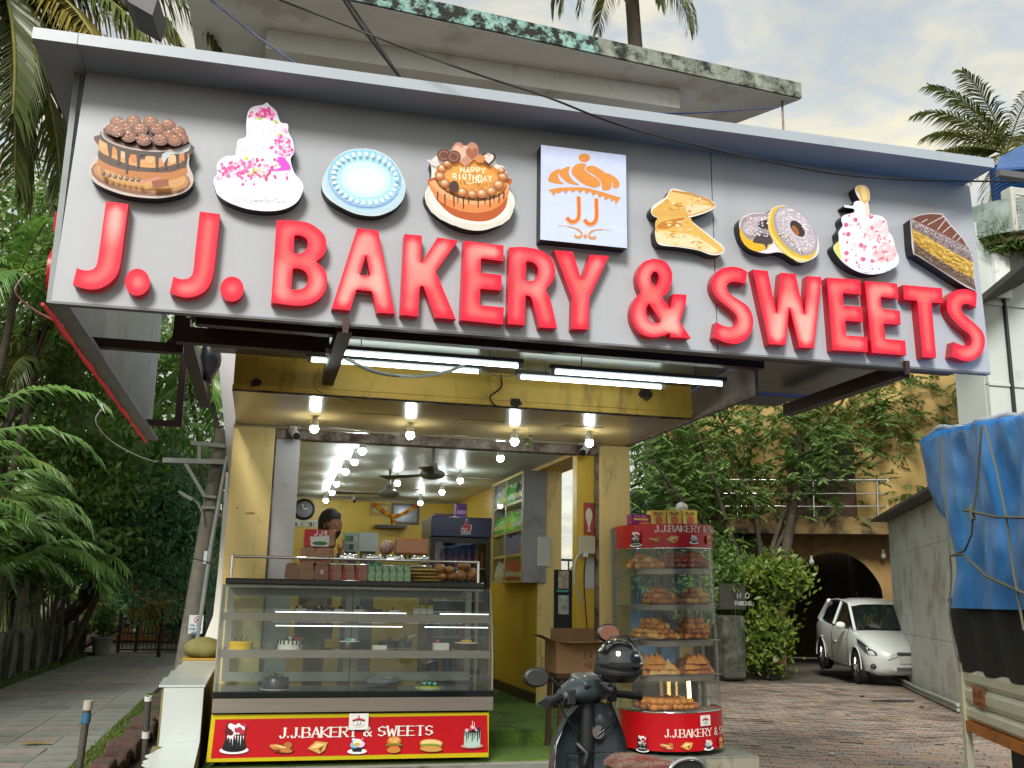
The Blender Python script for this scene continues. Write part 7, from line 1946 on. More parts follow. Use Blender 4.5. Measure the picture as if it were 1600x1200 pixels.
slabz = float(cb0[2]); MB().lathe([(0, slabz-.15), (rad-.1, slabz-.15), (rad-.1, slabz-.01), (0, slabz-.01)], (cc_[0]+.05, RY+.4, 0), 24).build('balcony_slab', mat('stained_slab', '#4a3a2c', .9, var=.3), rb)
ac0, ac1 = rp(1579, 290, RY-.6), rp(1640, 368, RY-.6)
ac = thing('air_conditioner', 'white outdoor air conditioner unit above the curved balcony', 'air conditioner', (ac0[0], RY-.6, ac1[2]))
MB().box((ac0[0], RY-.6, ac1[2]), (ac1[0], RY-.3, ac0[2])).build('case', mat('ivory_case', '#a8aca4', .5), ac, bevel=.04)
cx_ = ac0[0]+.42; cz_ = (ac0[2]+ac1[2])/2
MB().lathe([(0, -.001), (.34, -.001), (.34, -.012), (0, -.012)], (cx_, RY-.6, cz_), 24, ax='y').build('fan_grille', mat('grille_dark', '#4c5450', .6), ac)
for i in range(9): MB().box((cx_-.33, RY-.618, cz_-.3+i*.075), (cx_+.33, RY-.613, cz_-.285+i*.075)).build('grille_slat', m_fix, ac)
# blue water tank and blue roof sheet
tk = rp(1590, 322, RY+1.5)
wt = thing('water_tank', 'blue ribbed water tank on the white building', 'tank', (tk[0]+.2, RY+1.5, tk[2]))
prf = [(0, 0)]
for i in range(12): prf += [(.62, i*.09), (.66, i*.09+.03), (.62, i*.09+.07)]
prf += [(.4, 1.15), (0, 1.2)]
MB().lathe(prf, (tk[0]+.2, RY+1.5, tk[2]-.1), 24).build('body', mat('tank_blue', '#2f6ab0', .4, var=.1), wt, smooth=30)
MB().lathe([(0, 1.2), (.25, 1.2), (.25, 1.26), (0, 1.26)], (tk[0]+.2, RY+1.5, tk[2]-.1), 16).build('lid', m_black, wt)
q0 = [rp(1557, 267, RY-.2), rp(1563, 248, RY+1.0), rp(1580, 240, RY+1.0), rp(1620, 218, RY+1.2), rp(1625, 262, RY-.3)]
br_ = MB().add([*q0, *[p+np.array([0, 0, .05]) for p in q0]], [(4, 3, 2, 1, 0), (5, 6, 7, 8, 9)]+[(i, (i+1) % 5, 5+(i+1) % 5, 5+i) for i in range(5)]).build('blue_roof', mat('blue_roof_sheet', '#2a4f86', .5, var=.15, scale=3), rb)
MB().box((q0[0][0]-.05, RY-.35, q0[0][2]-.16), (q0[4][0]+1, RY-.22, q0[0][2]-.03)).build('roof_fascia', m_dkgrey, rb)
MB().box((xs_[0]+.3, RY-.1, slabz-1.2), (xs_[0]+.65, RY-.005, slabz-.3)).build('white_niche', m_white, rb)

# ---- gate pillar with NO PARKING lettering by the bush
gp2 = onZ(1148, 1062, 0)
np_ = thing('stone_pillar', 'grey stained gate pillar with dark NO PARKING board beside the bush', 'pillar', gp2)
x0_, x1_ = onY(1132, 1000, gp2[1])[0], onY(1166, 1000, gp2[1])[0]
MB().box((x0_, gp2[1], 0), (x1_, gp2[1]+.5, float(onY(1150, 962, gp2[1])[2]))).build('pillar', mat('mossy_stone', '#4c4c44', .95, var=.4, scale=5, dirt='#20261a', dscale=3, dpos=(.42, .6), bump=1, bscale=15), np_, bevel=.06)
zt_ = float(onY(1150, 962, gp2[1])[2])
MB().box((x1_-.45, gp2[1]+.2, zt_+.12), (x1_+.12, gp2[1]+.24, zt_+.62)).build('board', mat('dark_board', '#26241f', .8, var=.2), np_)
q = Print(lambda x, y, l: (x, gp2[1]+.2-l, y), np_)
MB().tube([(x1_-.1, gp2[1]+.22, zt_-.3), (x1_-.1, gp2[1]+.22, zt_+.12)], .02, 6).build('board_post', m_black, np_)
lx, lz = onY(1152, 930, gp2[1]+.2)[0], onY(1156, 926, gp2[1]+.2)[2]
q.put([stroke([(lx+xx, lz-yy) for xx, yy in s2], .018) for s2 in words('N.O', 0, 0, .08, .11, .4)+words('PARKING', -.05, .17, .04, .08, .3)], '#8f928c', 'lettering')
# lamp head reaching in over the upper left of the sign
q = [onY(x, y, 6.0) for x, y in ((192, -6), (247, -6), (238, 24), (203, 4))]
t = thing('street_lamp_head', 'dark grey lamp head hanging in above the left end of the sign', 'lamp', q[2])
MB().hexa([q[0], q[3], q[2], q[1]]+[p+np.array([0, .5, .1]) for p in (q[0], q[3], q[2], q[1])]).build('housing', m_dkgrey, t)
MB().tube([(q[0]+q[1])/2+np.array([0, .3, .05]), (q[0]+q[1])/2+np.array([-.5, .5, .5]), (q[0]+q[1])/2+np.array([-2.2, 1.2, .6])], .03, 8).build('arm', m_galv, t, smooth=60)
# ================================================================ vehicles
# ---- white car
ca = onZ(1346, 1069, 0)
CH = radians(16)   # heading of the car's long axis, clockwise from +Y
fwd = np.array([sin(CH), cos(CH), 0]); sid = np.array([cos(CH), -sin(CH), 0])
# front right wheel (towards the lane side) touches ground at ca; local: x to the right, y to the rear
org = ca-fwd*.70+sid*.76
car = thing('parked_car', 'white hatchback car parked half under the porch arch', 'car', (org[0], org[1], 0), rot=(radians(2.2), 0, -CH))
m_cw = mat('white_car_paint', '#c4cac8', .25, var=.03, coat=.8); m_cg = mat('car_glass', '#10161a', .04, var=.1, spec=.8); m_tyre = mat('tyre_rubber', '#141414', .8); m_rim = mat('wheel_rim', '#8a8e90', .3, metal=.7)
stn = [(0, .46, .60, .30), (.05, .62, .66, .24), (.16, .74, .71, .20), (.4, .80, .80, .19), (.75, .83, .88, .19), (1.1, .84, .95, .19), (1.5, .845, .97, .19), (2.3, .85, .985, .19), (3.0, .845, 1.0, .19), (3.5, .82, 1.03, .2), (3.78, .75, 1.0, .24), (3.88, .62, .9, .32)]
V = []; n = 14
for y, w, zt_, zb_ in stn:
    half = [(0, zb_), (w*.8, zb_), (w*.95, zb_+.06), (w*.985, zb_+.2), (w, (zb_+zt_)/2+.04), (w*.985, zt_-.12), (w*.93, zt_-.03), (w*.78, zt_+.005)]
    ring = [(x, z) for x, z in half]+[(w*.4, zt_+.025)]+[(0, zt_+.03)]
    V.append([(x, y, z) for x, z in ring])
k = len(V[0]); vs = []; fs = []
for sgn in (1, -1):
    b0 = len(vs)
    for r in V: vs += [(sgn*x, y, z) for x, y, z in r]
    for i in range(len(V)-1):
        for j in range(k-1):
            f_ = (b0+i*k+j, b0+i*k+j+1, b0+(i+1)*k+j+1, b0+(i+1)*k+j); fs.append(f_ if sgn < 0 else f_[::-1])
    for i in (0, len(V)-1): fs.append(tuple(b0+i*k+j for j in range(k)))
bd = MB().add(vs, fs).build('body', m_cw, car, smooth=38)
# greenhouse
gs = [(1.0, .72, .95), (1.72, .60, 1.40), (1.95, .60, 1.47), (2.5, .61, 1.50), (3.0, .59, 1.46), (3.3, .58, 1.38), (3.72, .66, 1.03)]
rf = MB(); rv_ = []
for y, w, z in gs[1:6]: rv_ += [(-w, y, z-.03), (-w*.6, y, z+.012), (0, y, z+.022), (w*.6, y, z+.012), (w, y, z-.03)]
rf.add(rv_, [(i*5+j, i*5+j+1, (i+1)*5+j+1, (i+1)*5+j) for i in range(4) for j in range(4)])
rf.build('roof', m_cw, car, smooth=60)
MB().add([(-.70, 1.02, .965), (.70, 1.02, .965), (.585, 1.71, 1.375), (0, 1.70, 1.41), (-.585, 1.71, 1.375), (0, .93, .985)], [(0, 5, 3, 4), (5, 1, 2, 3)]).build('windscreen', m_cg, car, smooth=60)
MB().add([(-.62, 3.70, 1.05), (.62, 3.70, 1.05), (.56, 3.31, 1.36), (-.56, 3.31, 1.36)], [(0, 1, 2, 3)]).build('rear_window', m_cg, car)
for s_ in (-1, 1):
    def sp_(y, z, w): return (s_*w, y, z)
    for (p1, p2, p3, p4) in (((1.22, .985, .775), (2.22, 1.0, .785), (2.2, 1.44, .615), (1.86, 1.40, .625)), ((2.3, 1.0, .785), (3.2, 1.03, .765), (3.18, 1.37, .605), (2.28, 1.445, .615))):
        MB().add([sp_(*p) for p in (p1, p2, p3, p4)], [(0, 1, 2, 3)]).build('side_window', m_cg, car)
    for a_, b_, r in (((1.04, .96, .74), (1.80, 1.42, .60), .032), ((2.26, .99, .79), (2.24, 1.45, .61), .035), ((3.68, 1.03, .68), (3.2, 1.42, .595), .06)):
        MB().tube([sp_(*a_), sp_(*b_)], r, 8).build('pillar', m_cw, car, smooth=60)
    MB().tube([sp_(1.78, 1.405, .605), sp_(2.0, 1.455, .61), sp_(2.5, 1.48, .615), sp_(3.0, 1.445, .6), sp_(3.25, 1.39, .595)], .022, 8).build('roof_rail', m_cw, car, smooth=60)
    # doors lines and handles
    MB().box((s_*.848, 1.98, .66), (s_*.868, 2.14, .69)).build('door_handle', m_cw, car); MB().box((s_*.848, 2.95, .68), (s_*.868, 3.1, .71)).build('door_handle', m_cw, car)
    for y in (1.2, 2.26): MB().tube([(s_*.836, y, .28), (s_*.857, y, .55), (s_*.848, y, .82), (s_*.80, y, .96)], .004, 4).build('door_gap', m_black, car)
    # mirror
    mm_ = MB().ball((s_*.93, 1.32, 1.02), (.10, .06, .07), 12, 8).build('wing_mirror', m_cw, car, smooth=180)
    # lamp
    hl_ = MB().solid([spl([(.06, .56, 1), (.10, .64), (.22, .70), (.42, .775), (.66, .825, 1), (.62, .74), (.45, .66), (.22, .57)], 5)], lambda y, z, t: (s_*(float(np.interp(y, [v[0] for v in stn], [v[1] for v in stn]))*(1.0-.35*max(0, z-.66)*0)+.006), y, z), 0).build('headlight', mat('headlamp', '#7c848a', .1, metal=.6, var=.5, scale=25, coat=1), car)
    MB().ball((s_*.775, .27, .665), (.035, .07, .04), 10, 8).build('headlight_lens', m_chrome, car, smooth=180)
    MB().ball((s_*.70, .13, .36), (.06, .05, .05), 10, 8).build('fog_lamp', mat('dark_lamp', '#30343a', .15), car, smooth=180)
    for y in (.72, 3.08):
        wh = MB().lathe([(.13, -.09), (.28, -.09), (.295, -.06), (.295, .06), (.28, .09), (.13, .09)], (s_*.755, y, .295), 28, ax='x').build('wheel', m_tyre, car, smooth=40)
        x_ = s_*.755+s_*.075
        MB().lathe([(0, s_*.0), (.19, s_*.0), (.195, s_*.012), (.0, s_*.03)], (x_, y, .295), 24, ax='x').build('hubcap', m_rim, wh, smooth=40)
        for q_ in range(5):
            a_ = q_*2*pi/5; MB().bar((x_+s_*.028, y+.04*cos(a_), .295+.04*sin(a_)), (x_+s_*.02, y+.18*cos(a_), .295+.18*sin(a_)), .05, .012, (1, 0, 0)).build('spoke', m_chrome, wh)
        MB().lathe([(.0, 0), (.335, 0)], (s_*.8445, y, .315), 28, ax='x').build('wheel_arch', m_black, car)
        MB().lathe([(.325, s_*.84), (.35, s_*.86), (.365, s_*.845)], (0, y, .315), 28, -.1, pi+.1, ax='x').build('arch_lip', m_cw, car, smooth=60)
MB().box((-.30, -.012, .575), (.30, .02, .63)).build('grille', m_black, car); MB().box((-.31, -.018, .60), (.31, -.011, .612)).build('grille_bar', m_chrome, car)
MB().box((-.32, -.012, .30), (.32, .03, .36)).build('lower_grille', m_dkgrey, car); MB().box((-.26, -.022, .43), (.26, -.008, .52)).build('number_plate', mat('white_plate', '#b9b9b0', .5), car)
for s_ in (): MB().tube([(s_*.45, .0, .44), (s_*.70, .12, .45), (s_*.80, .36, .47)], .012, 6).build('bumper_crease', m_dkgrey, car)
MB().tube([(0, 3.1, 1.47), (.0, 3.25, 1.62)], .005, 5).build('aerial', m_black, car); MB().tube([(-.1, 1.0, .985), (.45, 1.08, 1.02)], .008, 5).build('wiper', m_black, car)

# ---- goods truck with blue tarpaulin
TC = np.array([4.35, 5.54, 0]); TC[2] = 0
trk = thing('goods_truck', 'small cream goods truck with orange rail, loaded under a blue tarpaulin', 'truck', TC, rot=-radians(23))
def tl(x, y, off=0):
    p = onP(x, y, TC+HU*off, HU)-TC; return float(np.dot(p, HV)), float(p[2])   # local y, z on the plane local x = off
m_cr = mat('cream_truck_paint', '#cbcab0', .45, var=.08, scale=4, dirt='#5a4a30', dscale=3, dpos=(.55, .75)); m_or = mat('orange_rail', '#b0681a', .5, var=.15, dirt='#4a3018', dscale=5)
zz_ = [1.12, 1.015, .93, .845, .785, .72]
m_under = mat('dark_chassis', '#2a2220', .8, var=.3)
zt_, z1, z2, z3 = tl(1508, 1043)[1], tl(1511, 1070)[1], tl(1514, 1100)[1], tl(1516, 1125)[1]; z4 = tl(1517, 1141)[1]
LT = -2.6
for a_, b_ in ((zt_, z1), (z1, z2), (z2, z3)):
    h_ = a_-b_
    sp2 = MB(); 
    for y0_, y1_ in ((LT, -.001),):
        sp2.add([(0, y0_, b_+.004), (-.022, y0_, b_+h_*.3), (-.022, y0_, b_+h_*.75), (0, y0_, a_-.004), (0, y1_, b_+.004), (-.022, y1_, b_+h_*.3), (-.022, y1_, b_+h_*.75), (0, y1_, a_-.004), (.03, y0_, b_+.004), (.03, y0_, a_-.004), (.03, y1_, b_+.004), (.03, y1_, a_-.004)], [(0, 4, 5, 1), (1, 5, 6, 2), (2, 6, 7, 3), (3, 7, 11, 9), (8, 10, 4, 0), (0, 1, 2, 3, 9, 8), (4, 10, 11, 7, 6, 5)])
    sp2.build('side_board', m_cr, trk)
MB().box((-.03, LT, z4), (.03, 0, z3-.002)).build('orange_rail', m_or, trk)
MB().box((.031, LT, z4+.02), (1.47, -.02, z4+.08)).build('bed', m_under, trk)
for x0_, x1_ in ((.031, 1.47),): MB().box((x0_, -.03, z4+.081), (x1_, 0, zt_)).build('end_board', m_cr, trk)
MB().box((1.471, LT, z4), (1.5, 0, zt_)).build('side_board', m_cr, trk)
MB().box((-.035, -.03, .25), (.005, .035, zt_+.03)).build('corner_post', m_cr, trk)
MB().box((-.03, -.02, zt_+.031), (.01, .025, tl(1495, 950)[1]+.1)).build('stanchion', m_rust, trk)
MB().box((.2, -2.5, .45), (1.3, -.1, z4+.019)).build('chassis', m_under, trk)
for x_ in (.12, 1.38):
    w_ = MB().lathe([(.12, -.08), (.26, -.08), (.275, -.05), (.275, .05), (.26, .08), (.12, .08)], (x_, -1.0, .275), 24, ax='x').build('wheel', m_tyre, trk, smooth=40); MB().lathe([(0, -.03), (.15, -.03), (.15, .03), (0, .03)], (x_, -1.0, .275), 20, ax='x').build('rim', m_rim, w_)
# registration block
y0_, za = tl(1519, 1073, -.024); y1_, zb_ = tl(1540, 1107, -.024)
MB().box((-.0255, y1_, zb_), (-.0235, y0_, za+.01)).build('number_block', mat('orange_block', '#b06a34', .6, var=.1), trk)
q = Print(lambda x, y, l: (-.0258-l, x, y), trk)
W_ = y0_-y1_
q.put([stroke([(y0_-W_*.08-xx, za-.012-yy) for xx, yy in s2], .008) for s2 in words('GA.07', 0, 0, W_*.13, .045, .3)+words('T.0323', 0, .066, W_*.12, .045, .25)], '#5a3420', 'lettering')
# dark net and tarpaulin
m_net = mat('dark_shade_net', '#23241f', .9, var=.3, scale=12, bump=.6, bscale=150)
m_tarp = mat('blue_tarpaulin', '#2c80cc', .4, var=.22, scale=3.5, dirt='#5ca6dc', dscale=4, dpos=(.55, .75), bump=.9, bscale=9, stretch=(1, 1, .5))
zn = tl(1500, 945)[1]
mb = MB(); nn_ = 40
for i in range(nn_+1):
    y = .02-(2.6)*i/nn_
    for j in range(9):
        t = j/8; z = zt_-.02+(zn+.06-zt_)*t
        mb.v.append((-.012-.018*sin(i*.9+t*2)-.025*t, y+.05*t*(i == 0), z))
mb.f = [(i*9+j, i*9+j+1, (i+1)*9+j+1, (i+1)*9+j) for i in range(nn_) for j in range(8)]; mb.mi = [0]*len(mb.f)
mb.build('net', m_net, trk, smooth=180)
tarp_px = [(1470, 948), (1477, 900), (1475, 870), (1462, 835), (1450, 800), (1443, 760), (1437, 720), (1433, 695)]
ye = [tl(x, y, -.14) for x, y in tarp_px]
zs_ = [p[1] for p in ye]; yend = [p[0] for p in ye]
def yE(z): return float(np.interp(z, zs_, yend))
ztop = zs_[-1]
_a, _b, _c = tl(1433, 695, -.14), tl(1455, 668, -.14), tl(1600, 636, -.14)
def zT(y): return float(np.interp(-y, [-_a[0], -_b[0], -_c[0], 3], [_a[1], _b[1]-.03, _c[1]-.03, _c[1]-.1]))
mb = MB(); na, nb = 70, 34
def tarp_pt(u, v):
    """u: 0..1 along the near side towards the camera, then -0.6..0 round the far end; v: 0..1 up the side, 1..1.6 over the top"""
    z = zn-.02+(ztop-zn+.02)*min(v, 1)
    e_ = yE(z)
    if u > 1: y = -2.7-.08*sin(min(1, (u-1)*5)*pi/2); x = -.14+(u-1)*2.6; z = zn-.02+(zT(-2.7)-zn+.02)*min(v, 1)
    elif u >= 0: y = e_-(e_+2.7)*u; z = zn-.02+(zT(y)-zn+.02)*min(v, 1); x = -.14+.05*(1-min(v, 1))*.6
    else: x = -.14-u*2.6; y = e_+.10*sin(min(1, -u*5)*pi/2)
    cor = math.exp(-abs(u)*14)*.05
    x += cor
    nz = mnoise.noise(Vector((y*2.2, z*1.3, 1.0)))*.06+mnoise.noise(Vector((y*6, z*2.6, 4.0)))*.035+mnoise.noise(Vector((y*13, z*7, 9.0)))*.014
    fold = .03*sin(y*9+z*1.5)*(.3+.7*max(0, 1-v))
    if u > 1: y += nz
    elif u >= 0: x += nz+fold
    else: y += nz
    if v > 1:
        t = (v-1)/.6
        z = zT(y)+.05*math.sin(min(1, t*3)*pi/2)+.06*t
        x += (1.6*t) if 0 <= u <= 1 else 0
        y -= (.2*t)*(1 if u < 0 else math.exp(-u*8))
        z += mnoise.noise(Vector((x*3, y*3, 2)))*.04
    return (x, y, z)
us = list(np.linspace(-.6, 0, 18)[:-1])+list(np.linspace(0, 1, 60))+list(np.linspace(1.02, 1.62, 16)); vs_ = list(np.linspace(0, 1, 30))+list(np.linspace(1.05, 1.6, 10))
mb.v = [tarp_pt(u, v) for u in us for v in vs_]
mb.f = [(i*len(vs_)+j, i*len(vs_)+j+1, (i+1)*len(vs_)+j+1, (i+1)*len(vs_)+j) for i in range(len(us)-1) for j in range(len(vs_)-1)]; mb.mi = [0]*len(mb.f)
tp = mb.build('tarpaulin', m_tarp, trk, smooth=180)
# frayed pale hem along the top edge
hem = [np.array(tarp_pt(u, 1.02))+np.array([-.012, 0, .0]) for u in np.linspace(0, 1, 40)]
MB().tube(hem, [.014+.008*abs(math.sin(i*1.7)) for i in range(40)], 6).build('hem', mat('pale_hem', '#a3b4be', .6, var=.3, scale=30), tp, smooth=60)
m_rope = mat('grey_rope', '#57584c', .8)
def rope(pts, r=.006):
    P = [(-.20+mnoise.noise(Vector((tl(x, y, -.2)[0]*2, 1, 1)))*.02, *tl(x, y, -.2)) for x, y in pts]
    MB().tube([(p[0], p[1], p[2]) for p in P], r, 6).build('rope', m_rope, tp, smooth=60)
rope([(1472, 685), (1476, 760), (1482, 830), (1487, 900), (1483, 960), (1500, 1050)]); rope([(1533, 665), (1526, 760), (1520, 800), (1518, 835), (1508, 860), (1487, 868)]); rope([(1538, 665), (1556, 730), (1572, 805), (1585, 900), (1600, 985)]); rope([(1505, 797), (1520, 800), (1560, 808), (1602, 809)], .008); rope([(1487, 868), (1505, 866), (1540, 900), (1602, 928)], .008); rope([(1517, 790), (1520, 812)], .014)

# ---- scooter with helmet
SC = atD(925, 1100, 5.25); SC[2] = 0
scd = thing('scooter', 'dark grey scooter parked facing the shop, helmet hung on it', 'scooter', SC, rot=radians(4))
m_sg = mat('dark_grey_scooter', '#2c3439', .35, var=.15, scale=6, coat=.4, dirt='#4a5052', dscale=5, dpos=(.55, .8)); m_sb = mat('scooter_black', '#15181a', .5, var=.15)
HZ = .99
# leg shield: lofted plates, local +y forward
ls = [(.24, .20, .02), (.38, .235, .06), (.58, .235, .10), (.76, .21, .12), (.88, .15, .10), (.95, .10, .06)]
mb = MB()
for z, w, y in ls:
    for j in range(9):
        t = -1+j/4; mb.v.append((w*t, y+.07*(1-t*t)-.06*abs(t)**3, z))
for z, w, y in ls:
    for j in range(9):
        t = -1+j/4; mb.v.append((w*.96*t, y-.05+.03*(1-t*t)-.06*abs(t)**3, z))
o_ = len(ls)*9
for i in range(len(ls)-1):
    for j in range(8):
        mb.f.append((i*9+j, i*9+j+1, (i+1)*9+j+1, (i+1)*9+j)); mb.f.append((o_+i*9+j, o_+(i+1)*9+j, o_+(i+1)*9+j+1, o_+i*9+j+1))
    for j in (0, 8): mb.f.append((i*9+j, (i+1)*9+j, o_+(i+1)*9+j, o_+i*9+j))
mb.mi = [0]*len(mb.f); shl = mb.build('leg_shield', m_sg, scd, smooth=60)
MB().lathe([(0, -.03), (.035, -.03), (.04, -.01), (.03, 0), (0, 0)], (.055, .07, .80), 16, ax='y').build('ignition_lock', m_chrome, shl, smooth=40)
MB().tube([(-.06, .06, .74), (-.02, .02, .70), (-.03, .03, .64)], .018, 8).build('bag_hook', m_sb, shl, smooth=60)
# headset turned left
ha = radians(24)
hu = np.array([cos(ha), sin(ha), 0]); hv = np.array([-sin(ha), cos(ha), 0])
def hp_(x, y, z): return hu*x+hv*y+np.array([0, .08, z])
mb = MB(); secs = [(-.20, .03, .0, .03), (-.13, .06, .02, .05), (-.05, .085, .03, .075), (.05, .085, .03, .075), (.13, .06, .02, .05), (.20, .03, 0, .03)]
for x, ry, dz, rz in secs:
    for j in range(12):
        a_ = 2*pi*j/12; mb.v.append(tuple(hp_(x, ry*1.3*cos(a_), HZ+dz+rz*sin(a_))))
mb.f = [(i*12+j, i*12+(j+1) % 12, (i+1)*12+(j+1) % 12, (i+1)*12+j) for i in range(5) for j in range(12)]+[tuple(range(12))[::-1], tuple(60+j for j in range(12))]; mb.mi = [0]*len(mb.f)
hs_ = mb.build('headset', m_sg, scd, smooth=60)
MB().tube([hp_(0, 0, HZ-.02), (0, .08, .8), (0, .10, .3)], .045, 10).build('steering_stem', m_sb, scd, smooth=60)
sp3 = MB().add([tuple(hp_(x, y, z)) for x, y, z in ((-.085, -.075, HZ+.07), (.085, -.075, HZ+.07), (.075, .03, HZ+.115), (-.075, .03, HZ+.115), (-.09, -.085, HZ+.05), (.09, -.085, HZ+.05), (.08, .04, HZ+.1), (-.08, .04, HZ+.1))], [(0, 1, 2, 3), (4, 5, 1, 0), (5, 6, 2, 1), (6, 7, 3, 2), (7, 4, 0, 3)]).build('speedometer', mat('dial_glass', '#59605a', .08, var=.4, scale=12, coat=1), hs_)
MB().tube([tuple(hp_(x, -.0875-.001, z)) for x, z in ((-.1, HZ+.05), (.1, HZ+.05))], .009, 6).build('dial_rim', m_sb, hs_)
for s_ in (-1, 1):
    a_, b_ = hp_(s_*.18, 0, HZ), hp_(s_*.36, -.06, HZ-.02)
    gr = MB().tube([a_, (a_+b_)/2, b_], [.02, .021, .021], 10).build('grip', m_sb, hs_, smooth=60); MB().tube([b_, b_+(b_-a_)*.08], .026, 10).build('grip_end', m_sb, gr)
    MB().tube([hp_(s_*.17, .05, HZ), hp_(s_*.25, .06, HZ-.01), hp_(s_*.37, .0, HZ-.03)], .008, 6).build('brake_lever', m_chrome, hs_, smooth=60)
    MB().box(tuple(hp_(s_*.16, -.04, HZ-.02)-np.array([.025, .02, .02])), tuple(hp_(s_*.16, -.04, HZ+.02)+np.array([.025, .02, .02]))).build('switch_block', m_sb, hs_, bevel=.008)
    me_ = hp_(s_*.33, .05, HZ+.1) if s_ < 0 else hp_(.24, .06, HZ+.32)
    m0 = hp_(s_*.15, .03, HZ+.03)
    MB().tube([m0, (m0+me_)/2+np.array([0, 0, .03]), me_], .007, 6).build('mirror_stalk', m_sb, hs_, smooth=60)
    mr = MB(); mr.ball(me_, (.075, .022, .052), 18, 10); mo = mr.build('mirror', m_sb, hs_, smooth=180)
    MB().lathe([(0, -.022), (.06, -.022), (.062, -.0215)], (me_[0], me_[1], me_[2]), 20, ax='y', sy=.68).build('mirror_glass', mat('mirror_glass', '#8a9094', .03, metal=1, var=.02) if s_ < 0 else mat('mirror_glass_pink', '#d8a090', .06, metal=.9), mo)
for s_, pts in ((-1, [(-.2, .02, HZ-.01), (-.14, .0, HZ-.12), (-.05, .05, HZ-.2)]), (1, [(.2, .02, HZ-.01), (.13, -.01, HZ-.13), (.04, .05, HZ-.22)])):
    MB().tube([hp_(*pts[0]), pts[1], pts[2]], .006, 6).build('control_cable', m_sb, hs_, smooth=60)
MB().tube([(-.13, .035, .70), (-.14, .01, .45), (.14, .01, .45), (.13, .035, .70), (-.13, .035, .70)], .004, 4).build('glovebox_seam', m_sb, shl)
for s_ in (-1, 1): MB().tube([(s_*.20, -.02, .3), (s_*.225, .0, .5), (s_*.20, .02, .74), (s_*.14, .03, .87)], .009, 6).build('shield_trim', m_chrome if s_ < 0 else m_sb, shl, smooth=60)
# floor, body, seat, wheels
MB().box((-.17, -.42, .27), (.17, .02, .32)).build('floorboard', m_sb, scd, bevel=.01)
mb = MB(); secs = [(-.40, .13, .30, .66), (-.6, .19, .32, .74), (-1.0, .2, .36, .76), (-1.3, .13, .46, .74)]
for y, w, z0_, z1_ in secs:
    for j in range(12):
        a_ = 2*pi*j/12; mb.v.append((w*cos(a_), y, (z0_+z1_)/2+(z1_-z0_)/2*sin(a_)))
mb.f = [(i*12+j, i*12+(j+1) % 12, (i+1)*12+(j+1) % 12, (i+1)*12+j) for i in range(3) for j in range(12)]+[tuple(range(12)), tuple(36+j for j in range(12))[::-1]]; mb.mi = [0]*len(mb.f)
mb.build('rear_body', m_sg, scd, smooth=60)
mb = MB(); secs = [(-.36, .08, .68, .74), (-.46, .13, .68, .765), (-.7, .15, .69, .77), (-1.0, .15, .71, .79), (-1.22, .10, .72, .78)]
for y, w, z0_, z1_ in secs:
    for j in range(14):
        a_ = 2*pi*j/14; mb.v.append((w*cos(a_), y, (z0_+z1_)/2+(z1_-z0_)/2*sin(a_)))
mb.f = [(i*14+j, i*14+(j+1) % 14, (i+1)*14+(j+1) % 14, (i+1)*14+j) for i in range(4) for j in range(14)]+[tuple(range(14)), tuple(56+j for j in range(14))[::-1]]; mb.mi = [0]*len(mb.f)
seat = mb.build('seat', mat('red_seat_cover', '#5a2420', .95, var=.4, scale=14, dirt='#6a6052', dscale=6, dpos=(.45, .6)), scd, smooth=60)
Vf = []; Ff = []
for i in range(5000):
    y = rng2.uniform(-1.2, -.37); w = float(np.interp(-y, [.36, .46, .7, 1.0, 1.22], [.08, .13, .15, .15, .10])); a_ = rng2.uniform(.0, pi)
    zc_ = float(np.interp(-y, [.36, .7, 1.22], [.71, .73, .75])); zr__ = .042
    p = np.array([w*cos(a_), y, zc_+zr__*sin(a_)]); d_ = np.array([cos(a_), rng2.normal(0, .4), sin(a_)])*rng2.uniform(.006, .014)
    b_ = len(Vf); Vf += [p+(.0015, 0, 0), p-(.0015, 0, 0), p+d_]; Ff.append((b_, b_+1, b_+2))
npmesh('seat_fur', np.array(Vf), np.array(Ff), mat('red_seat_fur', '#7a4038', .95, var=.5, scale=14, dirt='#8a8070', dscale=6, dpos=(.45, .6)), seat, kind='stuff')
for y, z in ((.28, .22), (-1.0, .22)):
    w_ = MB().lathe([(.10, -.04), (.2, -.045), (.22, -.02), (.22, .02), (.2, .045), (.10, .04)], (0, y, z), 24, ax='x').build('wheel', m_tyre, scd, smooth=40); MB().lathe([(0, -.03), (.11, -.03), (.11, .03), (0, .03)], (0, y, z), 18, ax='x').build('rim', m_rim, w_)
mb = MB(); mb.lathe([(.25, -.07), (.27, 0), (.25, .07)], (0, .28, .24), 18, -.1, pi+.2, ax='x'); mb.build('mudguard', m_sg, scd, smooth=60)
MB().tube([(-.1, -.45, .3), (-.28, -.5, .01)], .012, 6).build('side_stand', m_sb, scd)
